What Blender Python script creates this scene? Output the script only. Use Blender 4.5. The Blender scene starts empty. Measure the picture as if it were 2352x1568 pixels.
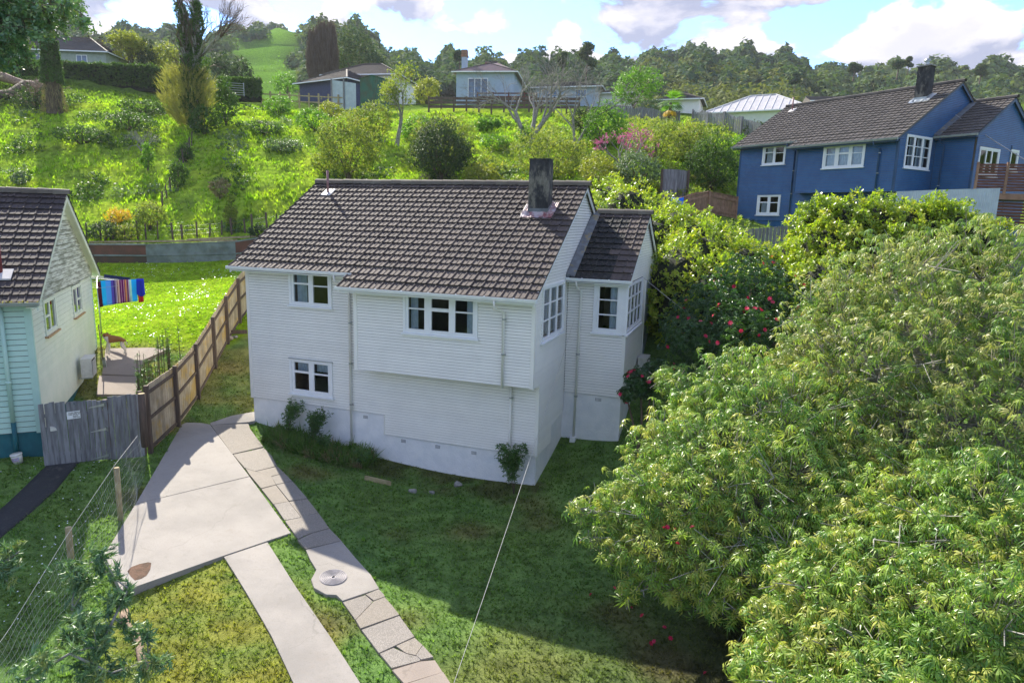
import bpy, math, random
import numpy as np
from mathutils import Vector, Matrix
R = math.radians
random.seed(7); rng = np.random.default_rng(11)
SC = bpy.context.scene
COL = SC.collection
# ------------------------------------------------------------------ camera
C0 = np.array([15.66489667, -17.91458812, 6.66592589])
FW = np.array([-0.32533904, 0.92797771, -0.1816917])
RT = np.array([0.94183567, 0.3351287, 0.02518577])
UP = np.array([-0.08426194, 0.16292981, 0.98303296])
FPX = 1849.0 * 2352 / 2841
cd = bpy.data.cameras.new('camera'); cam = bpy.data.objects.new('camera', cd); COL.objects.link(cam)
m = Matrix(((RT[0], UP[0], -FW[0], C0[0]), (RT[1], UP[1], -FW[1], C0[1]), (RT[2], UP[2], -FW[2], C0[2]), (0, 0, 0, 1)))
cam.matrix_world = m
cd.sensor_width = 36; cd.lens = 1849.0 / 2841 * 36; cd.clip_start = .1; cd.clip_end = 3000
SC.camera = cam
# ------------------------------------------------------------------ light
SVEC = Vector((1.035, -0.87, -1.0)).normalized()          # the way sunlight travels
sun_el = math.asin(-SVEC.z); sun_az = math.atan2(-SVEC.x, -SVEC.y)
sl = bpy.data.lights.new('sun', 'SUN'); sl.energy = 2.8; sl.angle = R(.53); sl.color = (1, .93, .80)
so = bpy.data.objects.new('sun', sl); COL.objects.link(so)
so.rotation_euler = SVEC.to_track_quat('-Z', 'Y').to_euler(); so.location = (-60, 60, 60)
W = bpy.data.worlds.new("World"); SC.world = W; W.use_nodes = True
nt = W.node_tree; nt.nodes.clear()
def nd(t, k, **kw):
    n = t.nodes.new(k)
    for a, v in kw.items():
        if a.startswith('i_'):
            n.inputs[int(a[2:])].default_value = v
        else: setattr(n, a, v)
    return n
def mth(t, op, a, b=None, clamp=False):
    n = t.nodes.new('ShaderNodeMath'); n.operation = op; n.use_clamp = clamp
    for i, v in enumerate((a, b)):
        if v is None: continue
        if isinstance(v, (int, float)): n.inputs[i].default_value = v
        else: t.links.new(v, n.inputs[i])
    return n.outputs[0]
def vmth(t, op, a, b=None):
    n = t.nodes.new('ShaderNodeVectorMath'); n.operation = op
    for i, v in enumerate((a, b)):
        if v is None: continue
        if isinstance(v, tuple): n.inputs[i].default_value = v
        else: t.links.new(v, n.inputs[i])
    return n.outputs[0]
def mixc(t, fac, a, b, blend='MIX'):
    n = t.nodes.new('ShaderNodeMix'); n.data_type = 'RGBA'; n.blend_type = blend
    for s, v in ((0, fac), (6, a), (7, b)):
        if isinstance(v, (int, float)): n.inputs[s].default_value = v
        elif isinstance(v, tuple): n.inputs[s].default_value = (*v, 1) if len(v) == 3 else v
        else: t.links.new(v, n.inputs[s])
    return n.outputs[2]
def smooth(t, v, lo, hi, a=0., b=1.):
    n = t.nodes.new('ShaderNodeMapRange'); n.interpolation_type = 'SMOOTHSTEP'
    t.links.new(v, n.inputs[0]); n.inputs[1].default_value = lo; n.inputs[2].default_value = hi
    n.inputs[3].default_value = a; n.inputs[4].default_value = b
    return n.outputs[0]
def world_nodes():
    t = nt; tc = nd(t, 'ShaderNodeTexCoord')
    sky = nd(t, 'ShaderNodeTexSky', sky_type='NISHITA'); sky.sun_disc = False
    sky.sun_elevation = sun_el; sky.sun_rotation = sun_az; sky.altitude = 50; sky.air_density = .8; sky.dust_density = .1; sky.ozone_density = 4
    d = tc.outputs['Generated']
    sx = nd(t, 'ShaderNodeSeparateXYZ'); t.links.new(d, sx.inputs[0]); z = sx.outputs[2]
    def dens(off):
        v = vmth(t, 'ADD', d, off)
        v = vmth(t, 'MULTIPLY', v, (1, 1, 1.9))
        n1 = nd(t, 'ShaderNodeTexNoise', noise_dimensions='3D'); t.links.new(v, n1.inputs['Vector'])
        n1.inputs['Scale'].default_value = 5.2; n1.inputs['Detail'].default_value = 9; n1.inputs['Roughness'].default_value = .56; n1.inputs['Distortion'].default_value = .25
        v2 = nd(t, 'ShaderNodeTexVoronoi', feature='SMOOTH_F1'); v2.inputs['Scale'].default_value = 13
        v2.inputs['Smoothness'].default_value = .7
        nv = nd(t, 'ShaderNodeTexNoise'); nv.inputs['Scale'].default_value = 9; nv.inputs['Detail'].default_value = 4; t.links.new(v, nv.inputs['Vector'])
        t.links.new(vmth(t, 'ADD', v, vmth(t, 'SCALE', nv.outputs['Color'], None)), v2.inputs['Vector']) if False else t.links.new(v, v2.inputs['Vector'])
        return mth(t, 'SUBTRACT', n1.outputs[0], mth(t, 'MULTIPLY', v2.outputs['Distance'], .16))
    a = dens((.37, .11, 2.03)); b = dens((.37 - .012, .11 + .01, 2.03 + .022))
    cov = smooth(t, z, .16, .6, .0, .06)                       # a little thinner overhead
    a2 = mth(t, 'SUBTRACT', a, cov)
    mask = smooth(t, a2, .355, .40)
    thick = smooth(t, a2, .38, .56)
    lit = mth(t, 'ADD', mth(t, 'MULTIPLY', mth(t, 'SUBTRACT', a, b), 9.0), .55, True)
    c_lit = (2.1, 1.93, 1.85); c_sh = (.82, .82, 1.02); c_thin = (1.35, 1.36, 1.6)
    cc = mixc(t, lit, c_sh, c_lit)
    cc = mixc(t, mth(t, 'MULTIPLY', thick, .45), cc, c_sh)
    skyc = mixc(t, 1.0, sky.outputs[0], (.56, .62, .72), 'MULTIPLY')
    wn = nd(t, 'ShaderNodeTexNoise'); wn.inputs['Scale'].default_value = 2.2; wn.inputs['Detail'].default_value = 6
    t.links.new(vmth(t, 'MULTIPLY', d, (1, 1, 6.)), wn.inputs['Vector'])
    skyc = mixc(t, smooth(t, wn.outputs[0], .5, .78, .0, .35), skyc, c_thin)
    out = mixc(t, mth(t, 'MULTIPLY', mask, .93), skyc, cc)
    bg = nd(t, 'ShaderNodeBackground'); bg.inputs[1].default_value = .15; t.links.new(out, bg.inputs[0])
    o = nd(t, 'ShaderNodeOutputWorld'); t.links.new(bg.outputs[0], o.inputs[0])
world_nodes()
vs = SC.view_settings; SC.display_settings.display_device = 'sRGB'
vs.view_transform = 'Standard'; vs.look = 'None'; vs.gamma = 1; vs.use_curve_mapping = False; vs.exposure = 2.0
# ------------------------------------------------------------------ helpers: projection and terrain
def ray(x, y): return FW + (x - 1176) / FPX * RT - (y - 784) / FPX * UP
def at(x, y, t): return C0 + t * ray(x, y)
def on_z(x, y, z):
    d = ray(x, y); return C0 + (z - C0[2]) / d[2] * d
CT = [(0,0,-.48),(-1.5,-.5,-.35),(2.5,0,-.8),(5,0,-1.08),(7,0,-1.22),(8.7,0,-1.22),(10.2,0,-1.15),(10.2,1.2,-.85),(10.3,2.8,-.5),(12.2,2.8,-.42),
 (6,-6,-1.12),(11,-7,-1.5),(2,-2,-.72),(8,-10,-1.55),(14,-12,-2.0),(3,-8,-1.05),(12,-2,-1.3),(16,-4,-1.2),(20,-10,-1.6),(10,-20,-2.7),(20,-22,-3),(0,-16,-1.6),(-8,-18,-1.8),(5,-3,-1.0),
 (40,-20,-2),(-30,-30,-3),(20,-50,-6),(60,-60,-7),(-60,-50,-6),
 (-2.4,-6.2,-.05),(-5,-9,-.25),(-10,-12,-.6),(0,-6,-.62),(-1,-9,-.85),
 (12.2,6,.9),(12.2,9,2.6),(9,9,2.6),(0,9,2.6),(-1,4.5,1.2),(-2,7,2.1),
 (16,2,.4),(20,3,1.2),(24,3,2.),(17,8,3.2),(22,8,3.6),(30,0,2.2),(30,8,4.5),(45,5,6)]
for (x, y, t) in ((565,715,30),(560,690,32),):
    CT.append(tuple(at(x, y, t)))
for (x, y, t, z) in ((262,812,25.7,None),(400,608,41.6,None),(200,608,41,None),(590,600,42,None),(400,556,43.6,None),(200,556,43,None),(590,548,44,None),
   (50,480,47,None),(300,400,52,None),(600,400,52,None),(440,290,62,None),(100,270,64,None),(0,200,74,None),(250,210,76,None),(360,225,77,None),(600,250,79,None),(0,330,57,None),
   (800,262,83,None),(1110,245,82,None),(740,420,50,None),(1000,415,50,None),(1200,425,48,None),(1000,300,68,None),(1215,320,63,None),(1400,420,42,None),(1300,400,50,None),
   (1400,290,72,None),(1660,325,56,None),(1600,300,66,None),(1500,380,50,None),(1530,492,38,None),(1620,505,37,None),(1720,520,37,None),(1800,545,35,None),(1690,500,42,None),(1900,560,32,None),(1540,740,25.5,None),(1750,600,29,None)):
    CT.append(tuple(at(x, y, t)))
def ground_at(x, y, t, z):
    p = at(x, y, t); return (p[0], p[1], z)
for (x, y, t, z) in ((1700,540,33,5.3),(2060,560,31,5.4),(2300,560,29,4.8),(1500,500,38,6.6),(1400,470,40,6.4),(2060,330,46,8.0),(2300,330,46,7.8),(1700,330,56,13),(2000,250,75,17),(2352,250,75,17),(2700,300,60,12),
     (0,200,95,22.5),(600,200,95,22.5),(1200,200,95,23),(1800,200,95,22),(2400,200,95,21),(-600,200,95,22),(-300,350,60,13)):
    CT.append(ground_at(x, y, t, z))
CT = np.array(CT); _P = CT[:, :2] / 20.; _Z = CT[:, 2]
def _U(d2): return np.where(d2 > 1e-12, d2 * np.log(d2 + 1e-12), 0.)
def _solve():
    n = len(_P); d2 = ((_P[:, None] - _P[None]) ** 2).sum(-1)
    K = _U(d2) + np.eye(n) * .012; Q = np.hstack([np.ones((n, 1)), _P])
    A = np.zeros((n + 3, n + 3)); A[:n, :n] = K; A[:n, n:] = Q; A[n:, :n] = Q.T
    return np.linalg.solve(A, np.concatenate([_Z, np.zeros(3)]))
_W = _solve()
def hnoise(x, y, s, seed=0):
    x = x / s + seed * 17.3; y = y / s - seed * 9.1
    return (np.sin(x * 1.7 + 1.3 * np.sin(y * 1.1)) + np.sin(y * 2.3 + 1.7 * np.sin(x * .9 + 2)) + .5 * np.sin(x * 4.1 + y * 3.3) + .5 * np.sin(y * 5.3 - x * 2.9)) / 3
AZK = np.array([-70,-45,-38,-31,-27,-24,-21.5,-20,-17.5,-15.5,-13.8,-12,-10,-7,-3,0,3,6,8.5,10.5,13,15,18,20,23,25,28,31,34,37,45,70.])
SKY = [130,130,130,125,122,140,110,104,108,110,108,120,155,168,168,170,172,175,176,160,147,150,158,166,184,195,186,188,196,210,218,218.]   # skyline of bare ground, rows of the picture
SKY = [v + (26 if a > -12.5 else 6) for a, v in zip(AZK, SKY)]
RK = np.interp(AZK, [-70,-31,-19,-11,3,16,25,70], [230,235,250,190,180,215,255,230]) * 1.8
ZK = []
for a, s, r in zip(AZK, SKY, RK):
    px = 1176 + FPX * math.tan(R(max(-44, min(44, a)))); d = ray(px, s); h = math.hypot(d[0], d[1]); ZK.append(C0[2] + r * d[2] / h)
ZK = np.array(ZK)
def terr(x, y):
    x = np.asarray(x, float); y = np.asarray(y, float); sh = np.broadcast(x, y).shape
    xf = np.broadcast_to(x, sh).ravel(); yf = np.broadcast_to(y, sh).ravel(); out = np.empty(len(xf))
    for i in range(0, len(xf), 20000):
        p = np.stack([xf[i:i+20000], yf[i:i+20000]], 1) / 20.
        d2 = ((p[:, None] - _P[None]) ** 2).sum(-1)
        out[i:i+20000] = _U(d2) @ _W[:-3] + _W[-3] + p @ _W[-2:]
    dx, dy = xf - C0[0], yf - C0[1]; r = np.hypot(dx, dy)
    az = np.degrees(np.arctan2(dx, dy)) + 19.3
    az = (az + 180) % 360 - 180
    inside = np.clip((105 - r) / 12, 0, 1)
    plate = 22 + 0 * r
    back = np.clip((np.abs(az) - 60) / 30, 0, 1)
    plate = plate * (1 - back) + (-6) * back
    rr = np.interp(az, AZK, RK); zz = np.interp(az, AZK, ZK) * (1 - back) + 10 * back
    zz = zz + 2.5 * np.sin(az * 1.9) + 1.5 * np.sin(az * 4.3 + 1)
    k = np.clip((r - 105) / (rr - 105), 0, 1); k = k * k * (3 - 2 * k)
    after = np.clip((r - rr) / 300, 0, 1)
    far = plate + (zz - plate) * k - after * (zz - 15) * .8
    far += hnoise(xf, yf, 26) * 3. * np.clip((r - 110) / 60, 0, 1)
    out = out * inside + far * (1 - inside)
    return out.reshape(sh)
def tz(x, y): return float(terr(np.array([x]), np.array([y]))[0])
def hit(x, y, t0=6, t1=500):
    """the point of the ground seen at this spot of the photograph"""
    d = ray(x, y); t = t0; 
    ts = t0 * (t1 / t0) ** np.linspace(0, 1, 500)
    P = C0[None] + ts[:, None] * d[None]; g = P[:, 2] - terr(P[:, 0], P[:, 1])
    i = np.argmax(g < 0)
    if g[i] >= 0: return C0 + 60 * d
    if i > 0:
        a = g[i-1] / (g[i-1] - g[i]); tt = ts[i-1] + a * (ts[i] - ts[i-1])
    else: tt = ts[0]
    return C0 + tt * d
def depth(p): return float((np.asarray(p) - C0) @ FW)
def m_per_px(p): return depth(p) / FPX
# ------------------------------------------------------------------ helpers: objects
def tag(o, label=None, cat=None, group=None, kind=None):
    if label: o['label'] = label
    if cat: o['category'] = cat
    if group: o['group'] = group
    if kind: o['kind'] = kind
    return o
def empty(name, loc=(0, 0, 0), rz=0, label=None, cat=None, group=None, kind=None):
    o = bpy.data.objects.new(name, None); COL.objects.link(o); o.location = tuple(loc); o.rotation_euler = (0, 0, rz); o.empty_display_size = .2
    return tag(o, label, cat, group, kind)
def link(name, me, mat=None, parent=None, kind=None):
    o = bpy.data.objects.new(name, me); COL.objects.link(o)
    if mat is not None and len(me.materials) == 0: me.materials.append(mat)
    if parent is not None: o.parent = parent
    if kind: o['kind'] = kind
    return o
class MB:
    def __init__(s): s.v = []; s.f = []
    def add(s, vs_, fs):
        b = len(s.v); s.v.extend([tuple(p) for p in vs_]); s.f.extend([tuple(i + b for i in f) for f in fs]); return s
    def box(s, x0, x1, y0, y1, z0, z1):
        if x0 > x1: x0, x1 = x1, x0
        if y0 > y1: y0, y1 = y1, y0
        return s.add([(x0,y0,z0),(x1,y0,z0),(x1,y1,z0),(x0,y1,z0),(x0,y0,z1),(x1,y0,z1),(x1,y1,z1),(x0,y1,z1)],
                     [(0,3,2,1),(4,5,6,7),(0,1,5,4),(1,2,6,5),(2,3,7,6),(3,0,4,7)])
    def hexa(s, p):   # 8 points: bottom ring, top ring
        return s.add(p, [(0,3,2,1),(4,5,6,7),(0,1,5,4),(1,2,6,5),(2,3,7,6),(3,0,4,7)])
    def bar(s, a, b, w, h=None, up=(0, 0, 1)):
        a = Vector(a); b = Vector(b); d = (b - a)
        if d.length < 1e-6: return s
        d.normalize(); u = Vector(up)
        if abs(d.dot(u)) > .99: u = Vector((0, 1, 0))
        sd = d.cross(u).normalized() * (w / 2); u2 = sd.normalized().cross(d) * ((h or w) / 2)
        p = []
        for q in (a, b): p += [q - sd - u2, q + sd - u2, q + sd + u2, q - sd + u2]
        return s.add(p, [(0,1,2,3),(7,6,5,4),(0,4,5,1),(1,5,6,2),(2,6,7,3),(3,7,4,0)])
    def tube(s, pts, r, n=8, caps=True):
        pts = [Vector(p) for p in pts]; rs = r if isinstance(r, (list, tuple)) else [r] * len(pts); b = len(s.v)
        for i, p in enumerate(pts):
            d = (pts[min(i+1, len(pts)-1)] - pts[max(i-1, 0)]).normalized()
            u = Vector((0, 0, 1)) if abs(d.z) < .95 else Vector((1, 0, 0))
            a = d.cross(u).normalized(); c = a.cross(d)
            for k in range(n):
                t = 2 * math.pi * k / n; s.v.append(tuple(p + (a * math.cos(t) + c * math.sin(t)) * rs[i]))
        for i in range(len(pts) - 1):
            for k in range(n):
                k2 = (k + 1) % n; s.f.append((b+i*n+k, b+i*n+k2, b+(i+1)*n+k2, b+(i+1)*n+k))
        if caps:
            s.f.append(tuple(b + k for k in range(n))[::-1]); s.f.append(tuple(b + (len(pts)-1)*n + k for k in range(n)))
        return s
    def mesh(s, name, smooth=False):
        me = bpy.data.meshes.new(name); me.from_pydata(s.v, [], s.f); me.update()
        if smooth: me.polygons.foreach_set('use_smooth', [True] * len(me.polygons))
        return me
    def build(s, name, mat, parent=None, smooth=False, kind=None):
        return link(name, s.mesh(name, smooth), mat, parent, kind)
def np_mesh(name, V, F, rnd=None, smooth=False, col=None):
    """V (n,3), F (m,k) one polygon size"""
    me = bpy.data.meshes.new(name); nv, (nf, k) = len(V), F.shape
    me.vertices.add(nv); me.vertices.foreach_set('co', np.ascontiguousarray(V, np.float32).ravel())
    me.loops.add(nf * k); me.loops.foreach_set('vertex_index', F.astype(np.int32).ravel())
    me.polygons.add(nf); me.polygons.foreach_set('loop_start', np.arange(nf, dtype=np.int32) * k)
    me.polygons.foreach_set('loop_total', np.full(nf, k, np.int32))
    me.polygons.foreach_set('use_smooth', np.full(nf, bool(smooth)))
    me.update(calc_edges=True)
    if rnd is not None:
        a = me.attributes.new('rnd', 'FLOAT', 'POINT'); a.data.foreach_set('value', rnd.astype(np.float32))
    if col is not None:
        a = me.attributes.new('tint', 'FLOAT_COLOR', 'POINT'); c4 = np.ones((nv, 4), np.float32); c4[:, :3] = col; a.data.foreach_set('color', c4.ravel())
    return me
def rots(n, up=None, tilt=1.0, r=rng):
    """random frames; up (n,3) or None: the template's z axis follows up, mixed with noise"""
    z = r.normal(size=(n, 3))
    if up is not None: z = up + z * tilt * .5
    z /= np.linalg.norm(z, axis=1, keepdims=True) + 1e-9
    x = r.normal(size=(n, 3)); x -= (x * z).sum(1, keepdims=True) * z; x /= np.linalg.norm(x, axis=1, keepdims=True) + 1e-9
    y = np.cross(z, x); return np.stack([x, y, z], axis=2)
def scatter(name, tv, tf, pos, rot, sc, mat, parent=None, kind='stuff', rnd=None, col=None, smooth=False):
    tv = np.asarray(tv, float); tf = np.asarray(tf, int); n = len(pos)
    sc = np.broadcast_to(np.asarray(sc, float).reshape(-1, 1) if np.ndim(sc) < 2 else sc, (n, 3) if np.ndim(sc) == 2 else (n, 1))
    V = np.einsum('nij,nkj->nki', rot, tv[None] * sc[:, None, :]) + pos[:, None, :]
    F = (tf[None] + (np.arange(n) * len(tv))[:, None, None]).reshape(-1, tf.shape[1])
    rv = rng.random(n) if rnd is None else rnd
    cv = None if col is None else np.repeat(col, len(tv), axis=0)
    me = np_mesh(name, V.reshape(-1, 3), F, np.repeat(rv, len(tv)), smooth, cv)
    return link(name, me, mat, parent, kind)
def segs_mesh(name, S, mat, parent=None, sides=5, kind=None):
    """S: list of (p0, p1, r0, r1) joined limbs"""
    p0 = np.array([s[0] for s in S], float); p1 = np.array([s[1] for s in S], float); r0 = np.array([s[2] for s in S]); r1 = np.array([s[3] for s in S])
    d = p1 - p0; d /= np.linalg.norm(d, axis=1, keepdims=True) + 1e-9
    u = np.where(np.abs(d[:, 2:3]) < .9, np.array([[0, 0, 1.]]), np.array([[1., 0, 0]]))
    a = np.cross(d, u); a /= np.linalg.norm(a, axis=1, keepdims=True); c = np.cross(a, d)
    th = np.arange(sides) * 2 * math.pi / sides
    ring = a[:, None] * np.cos(th)[None, :, None] + c[:, None] * np.sin(th)[None, :, None]
    V = np.concatenate([p0[:, None] + ring * r0[:, None, None], p1[:, None] + ring * r1[:, None, None]], 1)
    k = np.arange(sides); k2 = (k + 1) % sides
    f = np.stack([k, k2, k2 + sides, k + sides], 1)
    F = (f[None] + (np.arange(len(S)) * 2 * sides)[:, None, None]).reshape(-1, 4)
    return link(name, np_mesh(name, V.reshape(-1, 3), F, np.repeat(rng.random(len(S)), 2 * sides), True), mat, parent, kind)
def grow(p, d, L, r, lev, S, tips, spread=.6, kids=3, droop=0., ratio=.68, wob=.12, r_ratio=.62, steps=3):
    """a branching limb"""
    p = Vector(p); d = Vector(d).normalized()
    for i in range(steps):
        q = p + d * (L / steps); rr = r * (1 - .35 * (i + 1) / steps) if lev else r * (1 - .7 * (i + 1) / steps)
        S.append((tuple(p), tuple(q), r * (1 - .35 * i / steps) if lev else r * (1 - .7 * i / steps), rr))
        p = q; d = (d + Vector((random.gauss(0, wob), random.gauss(0, wob), random.gauss(0, wob) - droop))).normalized()
        if lev > 0 and i > 0:
            for _ in range(kids if i == steps - 1 else max(1, kids - 2)):
                a = Vector((random.gauss(0, 1), random.gauss(0, 1), random.gauss(0, 1))); a = (a - d * a.dot(d)).normalized()
                grow(p, d + a * spread * random.uniform(.6, 1.3), L * ratio * random.uniform(.75, 1.15), rr * r_ratio, lev - 1, S, tips, spread, kids, droop, ratio, wob, r_ratio, steps)
    if lev == 0: tips.append(tuple(p))
# ------------------------------------------------------------------ materials
def newmat(name):
    mt = bpy.data.materials.new(name); mt.use_nodes = True; mt.node_tree.nodes.clear(); return mt, mt.node_tree
def finish(t, bsdf):
    o = nd(t, 'ShaderNodeOutputMaterial'); t.links.new(bsdf, o.inputs[0])
def noise(t, scale, detail=4, rough=.55, vec=None, dist=0):
    n = nd(t, 'ShaderNodeTexNoise'); n.inputs['Scale'].default_value = scale; n.inputs['Detail'].default_value = detail; n.inputs['Roughness'].default_value = rough; n.inputs['Distortion'].default_value = dist
    if vec is None:
        g = nd(t, 'ShaderNodeNewGeometry'); vec = g.outputs['Position']
    t.links.new(vec, n.inputs['Vector']); return n.outputs[0]
def scaled(t, s):
    g = nd(t, 'ShaderNodeNewGeometry'); return vmth(t, 'MULTIPLY', g.outputs['Position'], s)
def rnd_value(t):
    a = nd(t, 'ShaderNodeAttribute', attribute_name='rnd'); oi = nd(t, 'ShaderNodeObjectInfo')
    return mth(t, 'FRACT', mth(t, 'ADD', a.outputs['Fac'], oi.outputs['Random']))
def principled(t, col, rough=.7, bump=None, bd=.01, spec=.4, metal=0):
    p = nd(t, 'ShaderNodeBsdfPrincipled'); p.inputs['Roughness'].default_value = rough; p.inputs['Specular IOR Level'].default_value = spec; p.inputs['Metallic'].default_value = metal
    if isinstance(col, tuple): p.inputs['Base Color'].default_value = (*col, 1)
    else: t.links.new(col, p.inputs['Base Color'])
    if bump is not None:
        b = nd(t, 'ShaderNodeBump'); b.inputs['Strength'].default_value = 1; b.inputs['Distance'].default_value = bd
        t.links.new(bump, b.inputs['Height']); t.links.new(b.outputs[0], p.inputs['Normal'])
    return p
def simple(name, c, c2=None, scale=3, rough=.7, bscale=0, bd=.004, spec=.4, metal=0, rv=0., dirt=None, dscale=1.2, dlo=.5, dhi=.75, damt=.6, stretch=None):
    mt, t = newmat(name)
    vec = scaled(t, stretch) if stretch else None
    c2 = c2 or tuple(v * .8 for v in c)
    col = mixc(t, smooth(t, noise(t, scale, 5, .6, vec), .35, .65), c, c2)
    if rv:
        col = mixc(t, 1.0, col, (1, 1, 1), 'MULTIPLY'); r = rnd_value(t)
        g = nd(t, 'ShaderNodeCombineColor'); v = mth(t, 'ADD', mth(t, 'MULTIPLY', r, rv), 1 - rv / 2)
        for i in range(3): t.links.new(v, g.inputs[i])
        col = mixc(t, 1.0, col, g.outputs[0], 'MULTIPLY')
    if dirt:
        col = mixc(t, mth(t, 'MULTIPLY', smooth(t, noise(t, dscale, 8, .7, vec), dlo, dhi), damt), col, dirt)
    b = noise(t, bscale, 3) if bscale else None
    finish(t, principled(t, col, rough, b, bd, spec, metal).outputs[0]); return mt
def leafmat(name, cols, trans=.35, rough=.45, spec=.5, tcol=None, nscale=.7):
    """cols: list of colours picked by the per-leaf number; some light passes through a leaf"""
    mt, t = newmat(name)
    r = mth(t, 'ADD', mth(t, 'MULTIPLY', rnd_value(t), .7), mth(t, 'MULTIPLY', smooth(t, noise(t, nscale, 3), .3, .7), .3))
    cr = nd(t, 'ShaderNodeValToRGB'); t.links.new(r, cr.inputs[0]); e = cr.color_ramp.elements
    while len(e) < len(cols): e.new(.5)
    for i, c in enumerate(cols): e[i].position = i / (len(cols) - 1); e[i].color = (*c, 1)
    p = principled(t, cr.outputs[0], rough, None, 0, spec)
    tr = nd(t, 'ShaderNodeBsdfTranslucent'); tc = mixc(t, 1.0, cr.outputs[0], tcol or (1.5, 1.7, .6), 'MULTIPLY'); t.links.new(tc, tr.inputs[0])
    mx = nd(t, 'ShaderNodeMixShader'); mx.inputs[0].default_value = trans; t.links.new(p.outputs[0], mx.inputs[1]); t.links.new(tr.outputs[0], mx.inputs[2])
    finish(t, mx.outputs[0]); return mt
def tint_leaf(name, trans=.35, rough=.6):
    mt, t = newmat(name)
    a = nd(t, 'ShaderNodeAttribute', attribute_name='tint')
    r = rnd_value(t); col = mixc(t, 1.0, a.outputs['Color'], mixc(t, r, (.65, .7, .6), (1.3, 1.25, 1.1)), 'MULTIPLY')
    p = principled(t, col, rough, None, 0, .08)
    tr = nd(t, 'ShaderNodeBsdfTranslucent'); t.links.new(mixc(t, 1.0, col, (1.5, 1.6, .6), 'MULTIPLY'), tr.inputs[0])
    mx = nd(t, 'ShaderNodeMixShader'); mx.inputs[0].default_value = trans; t.links.new(p.outputs[0], mx.inputs[1]); t.links.new(tr.outputs[0], mx.inputs[2])
    finish(t, mx.outputs[0]); return mt
M = {}
M['white_board'] = simple('white weatherboard paint', (.83,.825,.775), (.79,.785,.74), 1.5, .45, rv=.05, dirt=(.45,.46,.4), dscale=2.5, dlo=.6, dhi=.85, damt=.25)
M['white'] = simple('white gloss paint', (.82,.84,.85), (.78,.8,.82), 3, .35)
M['plaster'] = simple('white rough plaster', (.84,.85,.86), (.76,.78,.80), 2.5, .85, bscale=22, bd=.012, dirt=(.35,.36,.3), dscale=2, dlo=.62, dhi=.85, damt=.35)
M['backing'] = simple('lap shade wall lining', (.15,.14,.12), None, 3, .9)  # coloured dark so the gaps between boards read as lap shadow
M['blue_board'] = simple('blue weatherboard paint', (.026,.125,.29), (.02,.10,.245), 1.5, .4, rv=.12)
M['blue_trim'] = simple('blue trim paint', (.018,.07,.16), None, 2, .4)
M['mint_board'] = simple('pale mint weatherboard paint', (.50,.70,.62), (.44,.64,.57), 2, .5, rv=.06)
M['cream_board'] = simple('pale weatherboard paint', (.74,.78,.68), (.67,.73,.63), 2, .5, rv=.05)
M['mould_board'] = simple('weatherboard with grey green mould', (.70,.72,.66), (.62,.64,.56), 4, .6, rv=.08, dirt=(.13,.14,.09), dscale=1.1, dlo=.40, dhi=.62, damt=.8, stretch=(1,1,11))
M['teal'] = simple('teal painted foundation', (.02,.14,.17), (.015,.11,.14), 4, .6, bscale=30, bd=.004)
M['chimney'] = simple('weathered black chimney plaster', (.055,.055,.06), (.025,.027,.03), 5, .9, bscale=15, bd=.01, dirt=(.27,.25,.20), dscale=2.2, dlo=.46, dhi=.62, damt=.75, stretch=(1,1,.5))
M['flashing'] = simple('faded red painted flashing', (.42,.36,.38), (.22,.06,.06), 4, .5, dirt=(.6,.55,.5), dscale=5, dlo=.5, dhi=.65, damt=.6)
M['lead'] = simple('lead flashing', (.16,.18,.2), (.10,.11,.12), 4, .5, dirt=(.35,.25,.05), dscale=3, dlo=.55, dhi=.62)
M['red_pipe'] = simple('dull red vent pipe', (.22,.03,.03), (.15,.03,.03), 6, .5)
M['pink_pipe'] = simple('faded pink vent pipe', (.32,.17,.17), None, 6, .5)
M['gutter_old'] = simple('old grey gutter', (.33,.36,.34), None, 4, .5)
M['curtain'] = simple('pale curtain cloth', (.62,.70,.78), (.5,.58,.68), 6, .9)
M['orange_sill'] = simple('peeling orange timber sill', (.52,.33,.16), None, 6, .7)
M['dark'] = simple('black void', (.01,.01,.01), None, 3, .8)
M['metal'] = simple('galvanised metal', (.42,.45,.46), (.32,.35,.36), 8, .35, metal=.7)
M['plastic_white'] = simple('off white plastic', (.72,.71,.66), None, 4, .4)
M['bark'] = simple('brown bark', (.16,.12,.085), (.08,.06,.045), 9, .9, bscale=25, bd=.01, stretch=(1,1,.3))
M['grey_bark'] = simple('grey lichen bark', (.34,.33,.29), (.2,.19,.165), 7, .9, bscale=25, bd=.01)
M['pale_twig'] = simple('pale twig bark', (.42,.37,.29), (.28,.24,.18), 5, .9)
M['dead_wood'] = simple('bleached dead wood', (.34,.24,.17), (.2,.14,.1), 8, .9, bscale=20, bd=.01, stretch=(1,1,.4))
M['wood_grey'] = simple('silver grey weathered timber', (.25,.255,.27), (.14,.14,.15), 2.2, .85, rv=.35, bscale=60, bd=.003, dirt=(.05,.05,.05), dscale=5, dlo=.58, dhi=.75, damt=.7, stretch=(6,6,.7))
M['wood_fence'] = simple('stained timber paling', (.46,.38,.28), (.30,.24,.17), 2, .85, rv=.35, bscale=60, bd=.003, dirt=(.50,.30,.02), dscale=1.1, dlo=.5, dhi=.62, damt=.6, stretch=(1,1,.9))
M['wood_post'] = simple('dark fence timber', (.13,.09,.07), (.08,.06,.05), 3, .85, bscale=40, bd=.003, stretch=(5,5,.6))
M['wood_treated'] = simple('treated timber', (.42,.35,.2), (.3,.24,.13), 5, .85, bscale=40, bd=.003)  # pale yellowish timber tone
M['wood_red'] = simple('red brown stained timber', (.14,.055,.035), (.10,.04,.028), 4, .7, rv=.25)
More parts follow.
